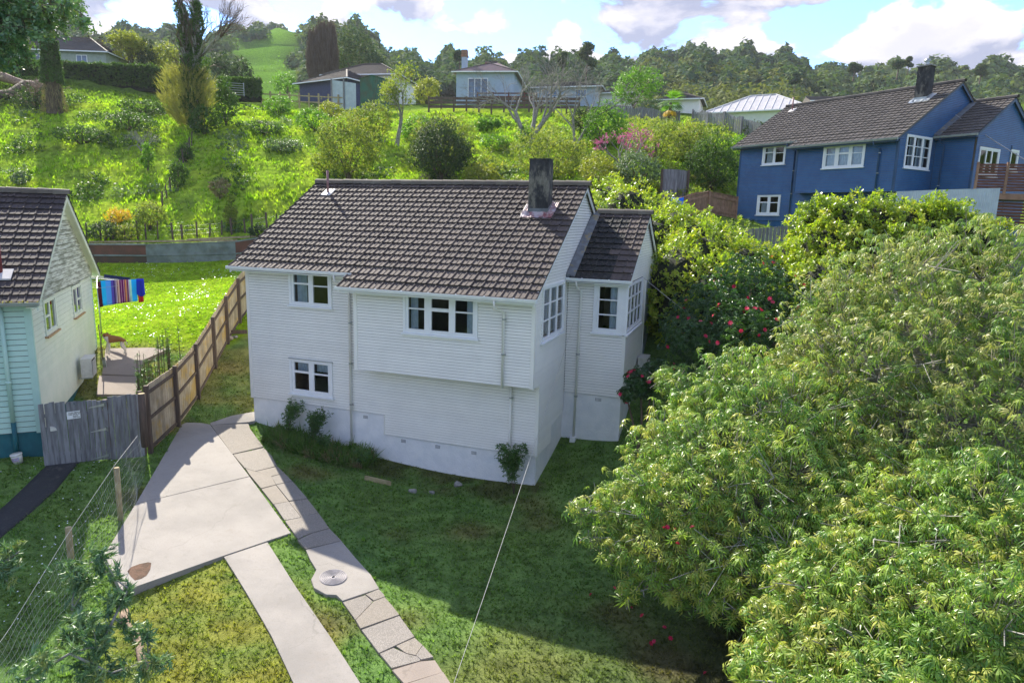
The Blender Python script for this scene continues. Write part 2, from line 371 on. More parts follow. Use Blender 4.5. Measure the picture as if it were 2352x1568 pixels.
M['wood_tan'] = simple('tan timber paling', (.34,.2,.13), (.24,.14,.09), 3, .8, rv=.2)
M['corr_grey'] = simple('weathered grey corrugated iron', (.19,.225,.24), (.12,.145,.15), 1.5, .6, metal=.1, dirt=(.12,.12,.08), dscale=2, damt=.6)
M['corr_rust'] = simple('rusty corrugated iron', (.15,.06,.045), (.09,.045,.035), 1.5, .7, dirt=(.2,.1,.06), dscale=3)
M['corr_brown'] = simple('dark brown corrugated iron', (.06,.045,.035), (.09,.05,.035), 2, .7)
M['corr_white'] = simple('pale blue grey corrugated iron', (.48,.55,.60), (.4,.47,.53), 2, .5)
M['corr_green'] = simple('green corrugated iron', (.035,.13,.085), (.06,.09,.05), 1.2, .6)
M['roof_white'] = simple('pale roofing iron', (.55,.53,.52), (.45,.43,.42), 2, .5)
M['conc'] = None
def concrete(name, c, c2, scale=2.5, pebble=0, stain=(.3,.25,.2), rv=0):
    mt, t = newmat(name)
    col = mixc(t, smooth(t, noise(t, .55, 6, .6), .35, .7), c, c2)
    col = mixc(t, mth(t, 'MULTIPLY', smooth(t, noise(t, 40, 3, .7), .4, .7), .25), col, tuple(v * .55 for v in c))
    if pebble:
        v = nd(t, 'ShaderNodeTexVoronoi'); v.inputs['Scale'].default_value = pebble; g = nd(t, 'ShaderNodeNewGeometry'); t.links.new(g.outputs['Position'], v.inputs['Vector'])
        col = mixc(t, mth(t, 'MULTIPLY', smooth(t, v.outputs['Distance'], .25, .6), .55), col, tuple(v_ * .4 for v_ in c))
    col = mixc(t, mth(t, 'MULTIPLY', smooth(t, noise(t, 1.3, 8, .7), .58, .8), .5), col, stain)
    if rv:
        r = rnd_value(t); col = mixc(t, mth(t, 'MULTIPLY', r, rv), col, (.3,.24,.16))
    v2 = nd(t, 'ShaderNodeTexVoronoi', feature='DISTANCE_TO_EDGE'); v2.inputs['Scale'].default_value = .38; g2 = nd(t, 'ShaderNodeNewGeometry')
    wv = nd(t, 'ShaderNodeTexNoise'); wv.inputs['Scale'].default_value = 1.2; wv.inputs['Detail'].default_value = 6; t.links.new(g2.outputs['Position'], wv.inputs['Vector'])
    t.links.new(vmth(t, 'ADD', g2.outputs['Position'], vmth(t, 'MULTIPLY', wv.outputs['Color'], (.9, .9, .2))), v2.inputs['Vector'])
    crk = mth(t, 'MULTIPLY', smooth(t, v2.outputs['Distance'], .0, .006, 1, 0), smooth(t, noise(t, .5, 2), .45, .55)); col = mixc(t, mth(t, 'MULTIPLY', crk, .22), col, (.06,.055,.04))
    col = mixc(t, mth(t, 'MULTIPLY', smooth(t, noise(t, 5, 8, .75), .52, .72), .30), col, (.20,.185,.15))
    finish(t, principled(t, col, .85, noise(t, 60, 3), .004, .3).outputs[0]); return mt
M['conc'] = concrete('smooth grey concrete', (.36,.33,.295), (.27,.25,.225))
M['conc_old'] = concrete('exposed aggregate concrete', (.37,.335,.295), (.29,.265,.235), pebble=38, rv=.25)
M['conc_brown'] = concrete('worn brown concrete', (.33,.275,.23), (.27,.225,.19))
M['asphalt'] = concrete('dark asphalt path', (.052,.055,.06), (.04,.043,.047), pebble=60, stain=(.05,.07,.03))
M['soil'] = simple('bare brown soil', (.15,.085,.055), (.09,.055,.035), 6, .95, bscale=30, bd=.02)
M['stone'] = simple('grey stone', (.33,.32,.30), (.2,.2,.19), 6, .85, bscale=20, bd=.01)
M['cast'] = simple('weathered manhole lid', (.36,.33,.33), (.27,.25,.25), 8, .7, bscale=50, bd=.003)
def tile_mat(name, c, c2, lich, moss, mossamt):
    mt, t = newmat(name); r = rnd_value(t)
    col = mixc(t, r, c, c2)
    col = mixc(t, mth(t, 'MULTIPLY', smooth(t, noise(t, 1.1, 5, .6), .4, .65), .45), col, tuple(v * 1.25 for v in c))
    col = mixc(t, smooth(t, noise(t, 16, 4, .7), .60, .68), col, lich)
    col = mixc(t, mth(t, 'MULTIPLY', smooth(t, noise(t, 9, 8, .75), moss[0], moss[1]), mossamt), col, (.012,.016,.014))
    finish(t, principled(t, col, .8, noise(t, 70, 3), .004, .3).outputs[0]); return mt
M['tile'] = tile_mat('brown concrete roof tile', (.100,.080,.071), (.058,.047,.043), (.17,.12,.06), (.66,.72), .9)
M['tile_moss'] = tile_mat('mossy black roof tile', (.055,.05,.05), (.035,.032,.033), (.20,.20,.14), (.44,.54), .95)
M['tile_grey'] = tile_mat('grey brown roof tile', (.115,.103,.095), (.078,.071,.066), (.2,.17,.1), (.7,.78), .5)
M['tile_ridge'] = tile_mat('lichened ridge tile', (.17,.15,.12), (.12,.1,.085), (.24,.21,.1), (.62,.7), .7)
M['tile_dark'] = tile_mat('dark purple brown roof tile', (.072,.057,.054), (.045,.037,.036), (.16,.13,.08), (.66,.72), .8)
def glassmat():
    mt, t = newmat('window glass')
    g = nd(t, 'ShaderNodeBsdfGlossy'); g.inputs['Roughness'].default_value = .02; g.inputs[0].default_value = (1, 1, 1, 1)
    tr = nd(t, 'ShaderNodeBsdfTransparent'); tr.inputs[0].default_value = (.8, .85, .86, 1)
    fr = nd(t, 'ShaderNodeFresnel'); fr.inputs[0].default_value = 1.58
    b = nd(t, 'ShaderNodeBump'); b.inputs['Distance'].default_value = .003; b.inputs['Strength'].default_value = .3; t.links.new(noise(t, 4, 2), b.inputs['Height']); t.links.new(b.outputs[0], g.inputs['Normal'])
    mx = nd(t, 'ShaderNodeMixShader'); t.links.new(mth(t, 'MULTIPLY', fr.outputs[0], 1.0, True), mx.inputs[0]); t.links.new(tr.outputs[0], mx.inputs[1]); t.links.new(g.outputs[0], mx.inputs[2])
    finish(t, mx.outputs[0]); return mt
M['glass'] = glassmat()
def ground_mat():
    mt, t = newmat('grass and soil ground')
    a = nd(t, 'ShaderNodeAttribute', attribute_name='tint')
    col = mixc(t, smooth(t, noise(t, 2.2, 6, .65), .3, .7), mixc(t, 1.0, a.outputs['Color'], (.6,.6,.6), 'MULTIPLY'), mixc(t, 1.0, a.outputs['Color'], (1.25,1.2,1.1), 'MULTIPLY'))
    col = mixc(t, mth(t, 'MULTIPLY', smooth(t, noise(t, 14, 5, .7), .5, .7), .5), col, mixc(t, 1.0, col, (.45,.5,.45), 'MULTIPLY'))
    finish(t, principled(t, col, .9, noise(t, 18, 5, .7), .05, .0).outputs[0]); return mt
M['ground'] = ground_mat()
M['grass'] = tint_leaf('grass blades', .5)
# ------------------------------------------------------------------ the ground
_terr0 = terr
FWH = FW[:2] / np.hypot(*FW[:2])
def sstep(v, a, b):
    k = np.clip((v - a) / (b - a), 0, 1); return k * k * (3 - 2 * k)
def terr(x, y):
    x = np.asarray(x, float); y = np.asarray(y, float); z = _terr0(x, y)
    dp = (x - C0[0]) * FW[0] + (y - C0[1]) * FW[1]
    k = sstep(dp, 44, 50) * (1 - sstep(dp, 78, 90)) * (x < 14)
    return z + k * (np.abs(hnoise(x, y, 1.3)) * .45 + hnoise(x, y, .55, 3) * .12 + hnoise(x, y, 5, 5) * .35)
def wob(x, y, s, seed=0): return hnoise(x, y, s, seed) * .5 + .5
def px_blob(x, y, cx, cy, rad, t=None):
    c = _blobc.setdefault((cx, cy), hit(cx, cy)); return np.exp(-((x - c[0]) ** 2 + (y - c[1]) ** 2) / rad ** 2)
_blobc = {}
def tint(x, y):
    n = len(x); c = np.empty((n, 3)); dp = (x - C0[0]) * FW[0] + (y - C0[1]) * FW[1]; r = np.hypot(x - C0[0], y - C0[1])
    az = np.degrees(np.arctan2(x - C0[0], y - C0[1])) + 19.3
    g1 = np.array([.135, .25, .075]); c[:] = g1
    v = wob(x, y, 1.3); c = c * (1 - .35 * v[:, None]) + np.array([.17, .22, .06]) * .35 * v[:, None]
    def over(m, col):
        nonlocal c
        m = np.clip(m, 0, 1)[:, None]; c = c * (1 - m) + np.array(col) * m
    # straw and moss on the front lawn
    ms = sstep(px_blob(x, y, 470, 1440, 2.4) * 1.25 + px_blob(x, y, 560, 1530, 1.6) + px_blob(x, y, 420, 1360, 1.) * .5 + wob(x, y, .8, 2) * .45, .75, 1.25)
    over(ms * (.15 + .6 * wob(x, y, .45, 12)), (.31, .26, .05))
    over(sstep(px_blob(x, y, 1200, 1568, 2.2) + wob(x, y, .9, 4) * .35, .6, 1.2) * .6, (.22, .20, .07))
    over(sstep(wob(x, y, 1.7, 7), .66, .95) * .6, (.19, .14, .075))
    # soil at the foot of the house and under the big trees
    over(((x > 4) & (x < 10.4) & (y > -1.3) & (y < .2)) * sstep(wob(x, y, .5, 6) + (y + 1.3) * .5, .5, 1.) * .6, (.09, .06, .04))
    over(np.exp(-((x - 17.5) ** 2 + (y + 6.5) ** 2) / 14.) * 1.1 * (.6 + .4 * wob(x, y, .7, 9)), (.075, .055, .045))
    # strip between fence and house
    over((x < -.2) * (y > -2.4) * (dp < 32) * .55 * sstep(wob(x, y, 1., 3), .2, .6), (.30, .24, .09))
    # lawn behind the left house
    lw = sstep(dp, 25, 26.5) * (1 - sstep(dp, 42.8, 43.2)) * (x < -4.)
    over(lw, (.22, .36, .022)); over(lw * sstep(wob(x, y, 1.2, 5), .3, .9) * .5, (.32, .44, .03))
    # the bank
    bk = sstep(dp, 42.8, 43.4) * (1 - sstep(dp, 82, 92))
    over(bk, (.25, .39, .04)); w = wob(x, y, 2.2, 2)
    over(bk * sstep(w, .45, .85) * .8, (.38, .50, .045)); over(bk * sstep(wob(x, y, 1.5, 8), .62, .9) * .6, (.08, .13, .04))
    over(sstep(dp, 30, 40) * (x > 3) * (1 - bk) * .8, (.12, .19, .04))
    over(sstep(r, 84, 95) * (1 - sstep(r, 120, 150)), (.10, .17, .03))
    f = sstep(r, 110, 150); over(f, (.05, .07, .03))
    hl = f * np.exp(-((az + 19.3 - 4.6) / 2.6) ** 2) if False else f * sstep(az, -22.6, -21.9) * (1 - sstep(az, -17.4, -16.6))
    over(hl, (.13, .27, .035)); over(hl * sstep(wob(x, y, 15, 1), .6, .85) * .6, (.06, .09, .03))
    over(f * sstep(az, 21.2, 21.8) * (1 - sstep(az, 24, 24.6)) , (.2, .27, .06))
    return c
def axis(parts):
    out = []
    for a, b, s in parts: out += list(np.arange(a, b - 1e-6, s))
    out.append(parts[-1][1]); return np.array(out)
gx = axis([(-900,-300,60),(-300,-120,14),(-120,-60,4),(-60,-14,.8),(-14,20,.32),(20,50,.9),(50,120,4),(120,300,14),(300,900,60)])
gy = axis([(-500,-120,40),(-120,-22,6),(-22,12,.32),(12,72,.7),(72,110,2.4),(110,300,8),(300,700,30),(700,1400,100)])
GX, GY = np.meshgrid(gx, gy); fx, fy = GX.ravel(), GY.ravel(); fz = terr(fx, fy)
nx_, ny_ = len(gx), len(gy); ii = (np.arange(ny_ - 1)[:, None] * nx_ + np.arange(nx_ - 1)[None]).ravel()
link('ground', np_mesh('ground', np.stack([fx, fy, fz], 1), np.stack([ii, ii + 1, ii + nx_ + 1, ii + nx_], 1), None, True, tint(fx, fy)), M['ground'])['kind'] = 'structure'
print('ground', len(fx))
# ------------------------------------------------------------------ timber-and-tile house parts
class Plane:
    """vertical wall plane: o origin, u direction along the wall, d outward normal (local axes of a house)"""
    def __init__(s, o, u, d): s.o = Vector(o); s.u = Vector(u); s.d = Vector(d)
    def p(s, u, z, d=0): return tuple(s.o + s.u * u + s.d * d + Vector((0, 0, z)))
    def cube(s, mb, u0, u1, z0, z1, d0, d1):
        q = [s.p(u0,z0,d0), s.p(u1,z0,d0), s.p(u1,z0,d1), s.p(u0,z0,d1), s.p(u0,z1,d0), s.p(u1,z1,d0), s.p(u1,z1,d1), s.p(u0,z1,d1)]
        return mb.hexa(q)
def cells(u0, u1, z0, z1, holes):
    us = sorted({u0, u1, *[min(max(h[i], u0), u1) for h in holes for i in (0, 1)]}); zs = sorted({z0, z1, *[min(max(h[i], z0), z1) for h in holes for i in (2, 3)]})
    for a, b in zip(us, us[1:]):
        for c, d in zip(zs, zs[1:]):
            m_ = ((a + b) / 2, (c + d) / 2)
            if b - a > 1e-4 and d - c > 1e-4 and not any(h[0] < m_[0] < h[1] and h[2] < m_[1] < h[3] for h in holes): yield a, b, c, d
def boards(parent, pl, z0, z1, span, mat, holes=(), cover=.0875, name='weatherboard', first=0, matf=None):
    """each weatherboard a piece of its own; span(z) gives the ends at that height"""
    k = 0; z = z0
    while z < z1 - .01:
        za, zb = z, min(z + cover, z1)
        (a0, a1), (b0, b1) = span(za), span(zb)
        z = zb; k += 1
        if max(a1 - a0, b1 - b0) < .05: continue
        cut = sorted([(h[0], h[1]) for h in holes if h[2] < (za + zb) / 2 < h[3]])
        segs = []; c0, d0 = a0, b0
        for h0, h1 in cut:
            if h0 > max(c0, d0) : segs.append((c0, h0, d0, h0))
            c0 = d0 = max(h1, min(c0, d0))
        if min(a1, b1) > c0 or not cut: segs.append((c0, max(a1, c0), d0, max(b1, d0)))
        for (p0, p1, q0, q1) in segs:
            if max(p1 - p0, q1 - q0) < .02: continue
            mb = MB(); j = random.uniform(-.0012, .0012)
            g_ = .0125 if cover < .12 else .019  # gap bares the dark backing, standing in for shade under each lap
            mb.hexa([pl.p(p0,za+g_,0), pl.p(p1,za+g_,0), pl.p(p1,za+g_,.024+j), pl.p(p0,za+g_,.024+j), pl.p(q0,zb,0), pl.p(q1,zb,0), pl.p(q1,zb,.004+j), pl.p(q0,zb,.004+j)])
            mb.build(name, (matf((za + zb) / 2) if matf else mat), parent)
def window(parent, pl, u0, u1, z0, z1, panes, mat, curtains=(), sill=.07, trim=.09, sillmat=None, head=False, label=None):
    w = empty('window'); w.parent = parent
    if label: w['label'] = label
    mb = MB()
    for a in cells(u0, u1, z0, z1, [(u0 + trim, u1 - trim, z0 + trim, z1 - trim)]): pl.cube(mb, *a, -.04, .052)
    mb.build('facing', mat, w)
    mb = MB(); e = .002
    for a in cells(u0 + trim + e, u1 - trim - e, z0 + trim + e, z1 - trim - e, panes): pl.cube(mb, *a, -.035, .03)
    mb.build('sash', mat, w)
    for (a, b, c, d) in panes:
        g = MB(); g.add([pl.p(a - .004, c - .004, .004), pl.p(b + .004, c - .004, .004), pl.p(b + .004, d + .004, .004), pl.p(a - .004, d + .004, .004)], [(0, 1, 2, 3)])
        g.build('pane', M['glass'], w)
    mb = MB(); pl.cube(mb, u0 - .05, u1 + .05, z0 - .05, z0 - .003, 0, sill + .03); mb.build('sill', sillmat or mat, w)
    if head:
        mb = MB(); pl.cube(mb, u0 - .02, u1 + .02, z1 + .002, z1 + .02, 0, .075); mb.build('head_flashing', M['metal'], w)
    for (a, b, c, d) in curtains:
        mb = MB(); n = max(6, int((b - a) / .035)); vs_ = []
        for i in range(n + 1):
            u = a + (b - a) * i / n; dd = -.14 + .03 * math.sin(i * 1.9) + random.uniform(-.008, .008)
            vs_ += [pl.p(u, c, dd), pl.p(u + random.uniform(-.01, .01), d, dd)]
        mb.add(vs_, [(2*i, 2*i+2, 2*i+3, 2*i+1) for i in range(n)]); mb.build('curtain', M['curtain'], w, True)
    return w
TW, TE = .345, .33
def tile_geo():
    pr = [(0,0),(.008,.024),(.028,.034),(.048,.024),(.056,0),(.19,0),(.197,.013),(.212,.013),(.219,0),(TW-.002,0)]
    v = []; L_ = TE + .045
    for (x, h) in pr: v += [(x, 0, .058 + h), (x, L_, .010 + h), (x, .012, .006)]
    f = []
    for i in range(len(pr) - 1):
        a, b = 3 * i, 3 * i + 3; f += [(a, b, b + 1, a + 1), (a + 2, b + 2, b, a)]
    n = 3 * (len(pr) - 1); f.append((0, 1, 2, 2)); f.append((n, n + 2, n + 1, n + 1))
    return v, f
TV, TF = tile_geo()
def tile_mesh(name, mat):
    me = bpy.data.meshes.new(name); me.from_pydata(TV, [], [tuple(dict.fromkeys(f)) for f in TF]); me.materials.append(mat); me.update(); return me
def tiled_slope(roof, x0, x1, ridge, eave_y, slope, mat, me, budget, camloc, skip=None, mossy=None, me2=None, mat2=None):
    """slope rises towards the ridge point (y,z); rows run along local x. Nearest tiles are pieces, the others one part"""
    ry, rz_ = ridge; sgn = 1 if ry > eave_y else -1
    ln = abs(ry - eave_y) * math.sqrt(1 + slope * slope); th = math.atan(slope)
    nrow = int(ln / TE + .35); off = ln - nrow * TE
    ax = Vector((sgn, 0, 0)); ay = Vector((0, sgn * math.cos(th), math.sin(th))); az_ = ax.cross(ay)
    ez = rz_ - abs(ry - eave_y) * slope
    Rm = Matrix((ax, ay, az_)).transposed()
    cand = []
    for k in range(nrow):
        s = off + k * TE if k else 0.0
        y = eave_y + sgn * s * math.cos(th); z = ez + s * math.sin(th)
        sh = 0
        n = int((x1 - x0) / TW + .5)
        for i in range(n):
            x = x0 + i * (x1 - x0) / n + (0 if sgn > 0 else (x1 - x0) / n)
            c = Vector((x + sgn * TW / 2, y, z))
            if skip and skip(c.x, c.y): continue
            cand.append((c - camloc, Vector((x, y, z)), c))
    cand.sort(key=lambda t: t[0].length)
    W_ = (x1 - x0) / max(1, int((x1 - x0) / TW + .5)) / TW
    rest = {}
    for j, (_, p, c) in enumerate(cand):
        isM = mossy is not None and mossy(c.x, c.y)
        jz = random.uniform(-.003, .003); Rj = Rm @ Matrix.Rotation(random.gauss(0, .006), 3, 'Z')
        if j < budget:
            o = link('roof_tile', me2 if isM else me, None, roof)
            o.matrix_local = Matrix.Translation(p + az_ * jz) @ Rj.to_4x4() @ Matrix.Diagonal((W_, 1, 1, 1))
        else: rest.setdefault(isM, []).append((p + az_ * jz, Rj))
    for isM, lst in rest.items():
        tf = [f if len(f) == 4 else (*f, f[-1]) for f in TF][:18]
        scatter('roof_tiles', [(a * W_, b, c) for a, b, c in TV], tf, np.array([tuple(p) for p, _ in lst]), np.array([[list(r) for r in rm] for _, rm in lst]), 1.0, mat2 if isM else mat, roof)
    # deck under the tiles
    a = Vector((x0 + .02, eave_y, ez)); b = Vector((x1 - .02, eave_y, ez)); c = Vector((x1 - .02, ry, rz_)); d = Vector((x0 + .02, ry, rz_)); dn = az_ * .03 ; th_ = az_ * .06
    mb = MB(); mb.hexa([a - th_, b - th_, c - th_, d - th_, a - dn * .1, b - dn * .1, c - dn * .1, d - dn * .1]); mb.build('roof_deck', M['backing'], roof)
def ridge_tiles(roof, x0, x1, y, z, mat):
    n = int((x1 - x0) / .4); st = (x1 - x0) / n
    mb = MB(); r0, r1 = .155, .118
    for e, (x, r) in enumerate(((0, r0), (st + .04, r1))):
        for k in range(7):
            t = math.pi * k / 6; mb.v.append((x, -math.cos(t) * r, math.sin(t) * r * .75 - (.0 if 0 < k < 6 else .06)))
    for k in range(6): mb.f.append((k, k + 1, k + 8, k + 7))
    mb.f.append(tuple(range(7))[::-1])
    me = mb.mesh('ridge_tile'); me.materials.append(mat)
    for i in range(n):
        o = link('ridge_tile', me, None, roof); o.location = (x0 + i * st, y, z + random.uniform(-.004, .006)); o.rotation_euler = (random.gauss(0, .02), R(-1.5), random.gauss(0, .012))
def gutter(parent, pts, mat, lip=.11):
    """open gutter trough along an eave between two points, opening up; drop towards -y side"""
    (xa, ya, za), (xb, yb, zb) = pts; mb = MB(); prof = [(0, 0), (0, -.10), (-.09, -.10), (-.115, -.03), (-.115, 0), (-.105, 0), (-.105, -.03), (-.085, -.09), (-.012, -.09), (-.012, 0)]
    for x, y, z in pts:
        for (dy, dz) in prof: mb.v.append((x, y + dy, z + dz))
    n = len(prof)
    for k in range(n): k2 = (k + 1) % n; mb.f.append((k, k2, k2 + n, k + n))
    mb.f.append(tuple(range(n))[::-1]); mb.f.append(tuple(range(n, 2 * n)))
    mb.box(xa - .006, xa, ya - .115, ya, za - .10, za); mb.box(xb, xb + .006, ya - .115, ya, za - .10, za)
    x = xa + .5
    while x < xb: mb.box(x, x + .025, ya - .12, ya, za - .004, za + .012); x += .85
    g = mb.build('gutter', mat, parent); return g
def pipe(parent, pts, r, mat, clips=(), name='downpipe'):
    mb = MB(); mb.tube(pts, r, 8); o = mb.build(name, mat, parent, True)
    for (x, y, z) in clips:
        c = MB(); c.tube([(x, y, z - .02), (x, y, z + .02)], r * 1.3, 8); c.box(x + r, x + r + .035, y - .015, y + .02, z - .03, z + .03); c.build('pipe_clip', M['metal'], o)
    return o
def corner_board(parent, x0, x1, y0, y1, z0, z1, mat):
    mb = MB(); mb.box(x0, x1, y0, y1, z0, z1); return mb.build('corner_board', mat, parent)
def chimney(parent, x0, x1, y0, y1, z0, z1, mat, zr, cap=False):
    mb = MB(); nz = 10
    for i in range(nz + 1):
        z = z0 + (z1 - z0) * i / nz; k = .012 * (1 - i / nz); j = lambda: random.uniform(-.006, .006)
        mb.v += [(x0 - k + j(), y0 - k + j(), z), (x1 + k + j(), y0 - k + j(), z), (x1 + k + j(), y1 + k + j(), z), (x0 - k + j(), y1 + k + j(), z)]
    for i in range(nz):
        for a in range(4): b = (a + 1) % 4; mb.f.append((4*i+a, 4*i+b, 4*i+4+b, 4*i+4+a))
    mb.f.append((4*nz, 4*nz+1, 4*nz+2, 4*nz+3)); ch = mb.build('chimney', mat, parent)
    mb = MB(); mb.box(x0 - .012, x1 + .012, y0 - .012, y1 + .012, z1 - .002, z1 + .03); mb.box(x0 + .12, x1 - .12, y0 + .1, y1 - .1, z1 + .03, z1 + .034); mb.build('chimney_cap', mat, ch)
    if cap:
        mb = MB(); xm, ym = (x0 + x1) / 2, (y0 + y1) / 2; mb.box(x0 - .06, x1 + .06, y0 - .06, y1 + .06, z1 + .031, z1 + .10); mb.build('cap_slab', M['stone'], ch)
        mb = MB(); mb.tube([(xm, ym, z1 + .1), (xm, ym, z1 + .3)], .10, 10); mb.tube([(xm, ym, z1 + .3), (xm, ym, z1 + .34)], .17, 10); mb.tube([(xm, ym, z1 + .36), (xm, ym, z1 + .44)], [.15, .10], 10); mb.build('cowl', M['metal'], ch)
    return ch
BX, L_, WX, DP = 4.53, 10.24, 12.17, 8.9
RY, RZ_, SL = 4.45, 7.794, .596
WRY, WRZ = 5.937, 7.794 - .596 * (5.937 - 4.45)
def zroof(y): return RZ_ - SL * abs(y - RY)
def zwing(y): return WRZ - SL * abs(y - WRY)
def state_house(T, name, label, group, bm, tm, wm, fm, gm, tile, tile2, ridge_m, pipe_m, main, budget=(230, 70)):
    root = empty(name, label=label, cat='house', group=group); root.matrix_world = T
    cl = T.inverted() @ Vector(C0)
    fo = MB(); zc = -.215
    # foundation walls
    fo.box(.03, L_ - .03, .03, DP, -3.2, .43 - .003); 
    fo.box(5.15, L_ - .03, .03, DP, -3.2, zc) if False else None
    F = fo.build('foundation', fm, root)
    if main:
        # the right-hand part of the front is clad lower down: backing stands proud of the plaster
        pass
    mb = MB(); mb.box(L_ - .06, WX - .03, 2.84, DP, -3.2, 1.09); mb.build('wing_foundation', fm, F)
    WIN = []
    # planes
    PF = Plane((0, 0, 0), (1, 0, 0), (0, -1, 0)); PB = Plane((0, -.627, 0), (1, 0, 0), (0, -1, 0)); PR = Plane((L_, 0, 0), (0, 1, 0), (1, 0, 0))
    PWF = Plane((0, 2.81, 0), (1, 0, 0), (0, -1, 0)); PWR = Plane((WX, 0, 0), (0, 1, 0), (1, 0, 0)); PL = Plane((0, 0, 0), (0, 1, 0), (-1, 0, 0)); PBL = Plane((BX, 0, 0), (0, 1, 0), (-1, 0, 0)); PK = Plane((0, DP, 0), (1, 0, 0), (0, 1, 0))
    w1 = (1.70, 3.32, 3.72, 4.80); w3 = (1.61, 3.27, .76, 1.94); w2 = (6.20, 8.57, 3.27, 4.42); w4 = (0.0, 2.36, 3.18, 4.80); w5 = (11.12, 12.02, 3.15, 4.74); w6 = (2.74, 5.78, 3.15, 4.74)
    shr = lambda w: (w[0] + .06, w[1] - .06, w[2] + .06, w[3] - .06)
    h5 = [shr(w5)] if main else []; h6 = [shr(w6)] if main else [(3.26, 5.24, 2.96, 4.24), (6.56, 7.34, 3.36, 4.34)]
    def wall(nm, pl, u0, u1, z0, z1, holes):
        b = MB()
        for a in cells(u0, u1, z0, z1, [shr(h) for h in holes]): pl.cube(b, *a, -.09, -.002)
        return b.build(nm, M['backing'], root)
    zk, zt = 1.984, 4.46
    front = wall('front_wall', PF, .1, BX, .43, 4.86, [w1, w3]); 
    b = MB(); PF.cube(b, BX, L_ - .1, .43, zk + .05, -.09, -.002); PF.cube(b, BX, 5.16, .43, zk, -.1, -.095); b.build('lower_wall', M['backing'], front)
    boards(front, PF, .43, 4.80, lambda z: (.09, BX + .02) if z > zk + .02 else (.09, BX + .02), bm, [w1, w3])
    boards(front, PF, .43, zk, lambda z: (BX + .02, L_ - .075), bm)
    if main:
        b = MB(); PF.cube(b, 5.144, L_ - .03, zc, .43, -.04, -.001); b.build('lower_wall', M['backing'], front)
        boards(front, PF, zc - .0, .43, lambda z: (5.17, L_ - .075), bm, cover=.0806)
        b = MB(); PF.cube(b, 5.144, 5.17, zc, .43, 0, .034); b.build('cover_strip', bm, front)
    # projecting box
    bx = wall('projecting_wall', PB, BX + .1, L_ - .1, zk, zt, [w2])
    b = MB(); b.box(BX + .02, L_ - .02, -.60, 0, zk - .003, zk + .05); b.build('soffit', tm, bx)
    b = MB(); PBL.cube(b, -.6, -.003, zk, zt + .3, -.1, -.002); b.build('return_wall', M['backing'], bx)
    boards(bx, PB, zk, zt, lambda z: (BX + .09, L_ - .075), bm, [w2])
    boards(bx, PBL, zk, zt, lambda z: (-.6, -.03), bm)
    # right gable
    rt = MB()
    for a in cells(.0, DP, .43, 4.72, [shr(w4)]): PR.cube(rt, *a, -.09, -.002)
    PR.cube(rt, -.55, .0, zk + .01, 4.5, -.09, -.002)
    rt.add([PR.p(-.55, 4.5, -.002), PR.p(0, 4.72, -.002), PR.p(DP, 4.72, -.002), PR.p(DP, zroof(DP) - .1, -.002), PR.p(RY, RZ_ - .1, -.002), PR.p(-.55, zroof(-.55) - .1, -.002)], [(0, 1, 2, 3, 4, 5)])
    gable = rt.build('gable_wall', M['backing'], root)
    def gspan(z, lo=-.565):
        h = (RZ_ - .1 - z) / SL; return (max(lo, RY - h), min(DP, RY + h))
    def rspan(z):
        if z < .36: return (.03, 1.44)
        a, b_ = gspan(z); lo = .03 if z < zk - .02 else -.565
        if z < 4.72: return (lo, 2.807)
        yy = WRY - (WRZ + .1 - z) / SL if z < WRZ + .1 else 99          # cut along the wing's roof
        return (max(lo, a), min(b_, max(2.5, yy)))
    boards(gable, PR, -.215 if main else .43, RZ_ - .15, rspan, bm, [w4])
    # left gable and back wall
    b = MB(); PL.cube(b, .0, DP, .43, 4.9, -.09, -.002); b.add([PL.p(0, 4.9, -.002), PL.p(DP, 4.9, -.002), PL.p(RY, RZ_ - .1, -.002)], [(0, 1, 2)]); lw = b.build('left_wall', M['backing'], root)
    boards(lw, PL, .43, RZ_ - .15, lambda z: (max(.03, RY - (RZ_ - .1 - z) / SL), min(DP, RY + (RZ_ - .1 - z) / SL)), bm, cover=.175)
    b = MB(); PK.cube(b, 0, WX - .03, .43, 4.9, -.09, 0); b.build('back_wall', bm, root)
    b = MB(); b.box(.1, L_ - .1, .1, DP - .1, 1.9, 1.98); b.box(.1, L_ - .1, 3.5, 3.6, .5, 4.9); b.build('interior_wall', M['backing'], root)
    # wing
    b = MB()
    for a in cells(L_, WX - .1, 1.09, 4.76, h5): PWF.cube(b, *a, -.09, -.002)
    wf = b.build('wing_wall', M['backing'], root)
    boards(wf, PWF, 1.09, 4.74, lambda z: (L_ + .03, WX - .075), bm, [w5] if main else [])
    b = MB()
    for a in cells(2.9, DP, 1.09, 4.76, h6): PWR.cube(b, *a, -.09, -.002)
    b.add([PWR.p(2.85, 4.76, -.002), PWR.p(DP, 4.76, -.002), PWR.p(WRY, WRZ - .1, -.002)], [(0, 1, 2)])
    wr = b.build('wing_gable', M['backing'], root)
    b = MB(); b.add([PWF.p(L_, 4.7, -.1), PWF.p(WX - .1, 4.7, -.1), PK.p(WX - .1, 4.7, -.1), PK.p(L_, 4.7, -.1)], [(0, 1, 2, 3)]); b.build('ceiling', M['backing'], wr)
    boards(wr, PWR, 1.09, WRZ - .15, lambda z: (max(2.87, WRY - (WRZ - .1 - z) / SL), min(6.55 if z < 4.55 and main else DP, WRY + (WRZ - .1 - z) / SL)), bm, [w6] if main else [(3.2, 5.3, 2.9, 4.3), (6.5, 7.4, 3.3, 4.4)])
    b = MB(); PWR.cube(b, 6.6, DP, 1.09, 4.55, -.002, .02)
    if main: b.build('porch_panel', pipe_m, wr)
    # corner boards
    t_ = .03
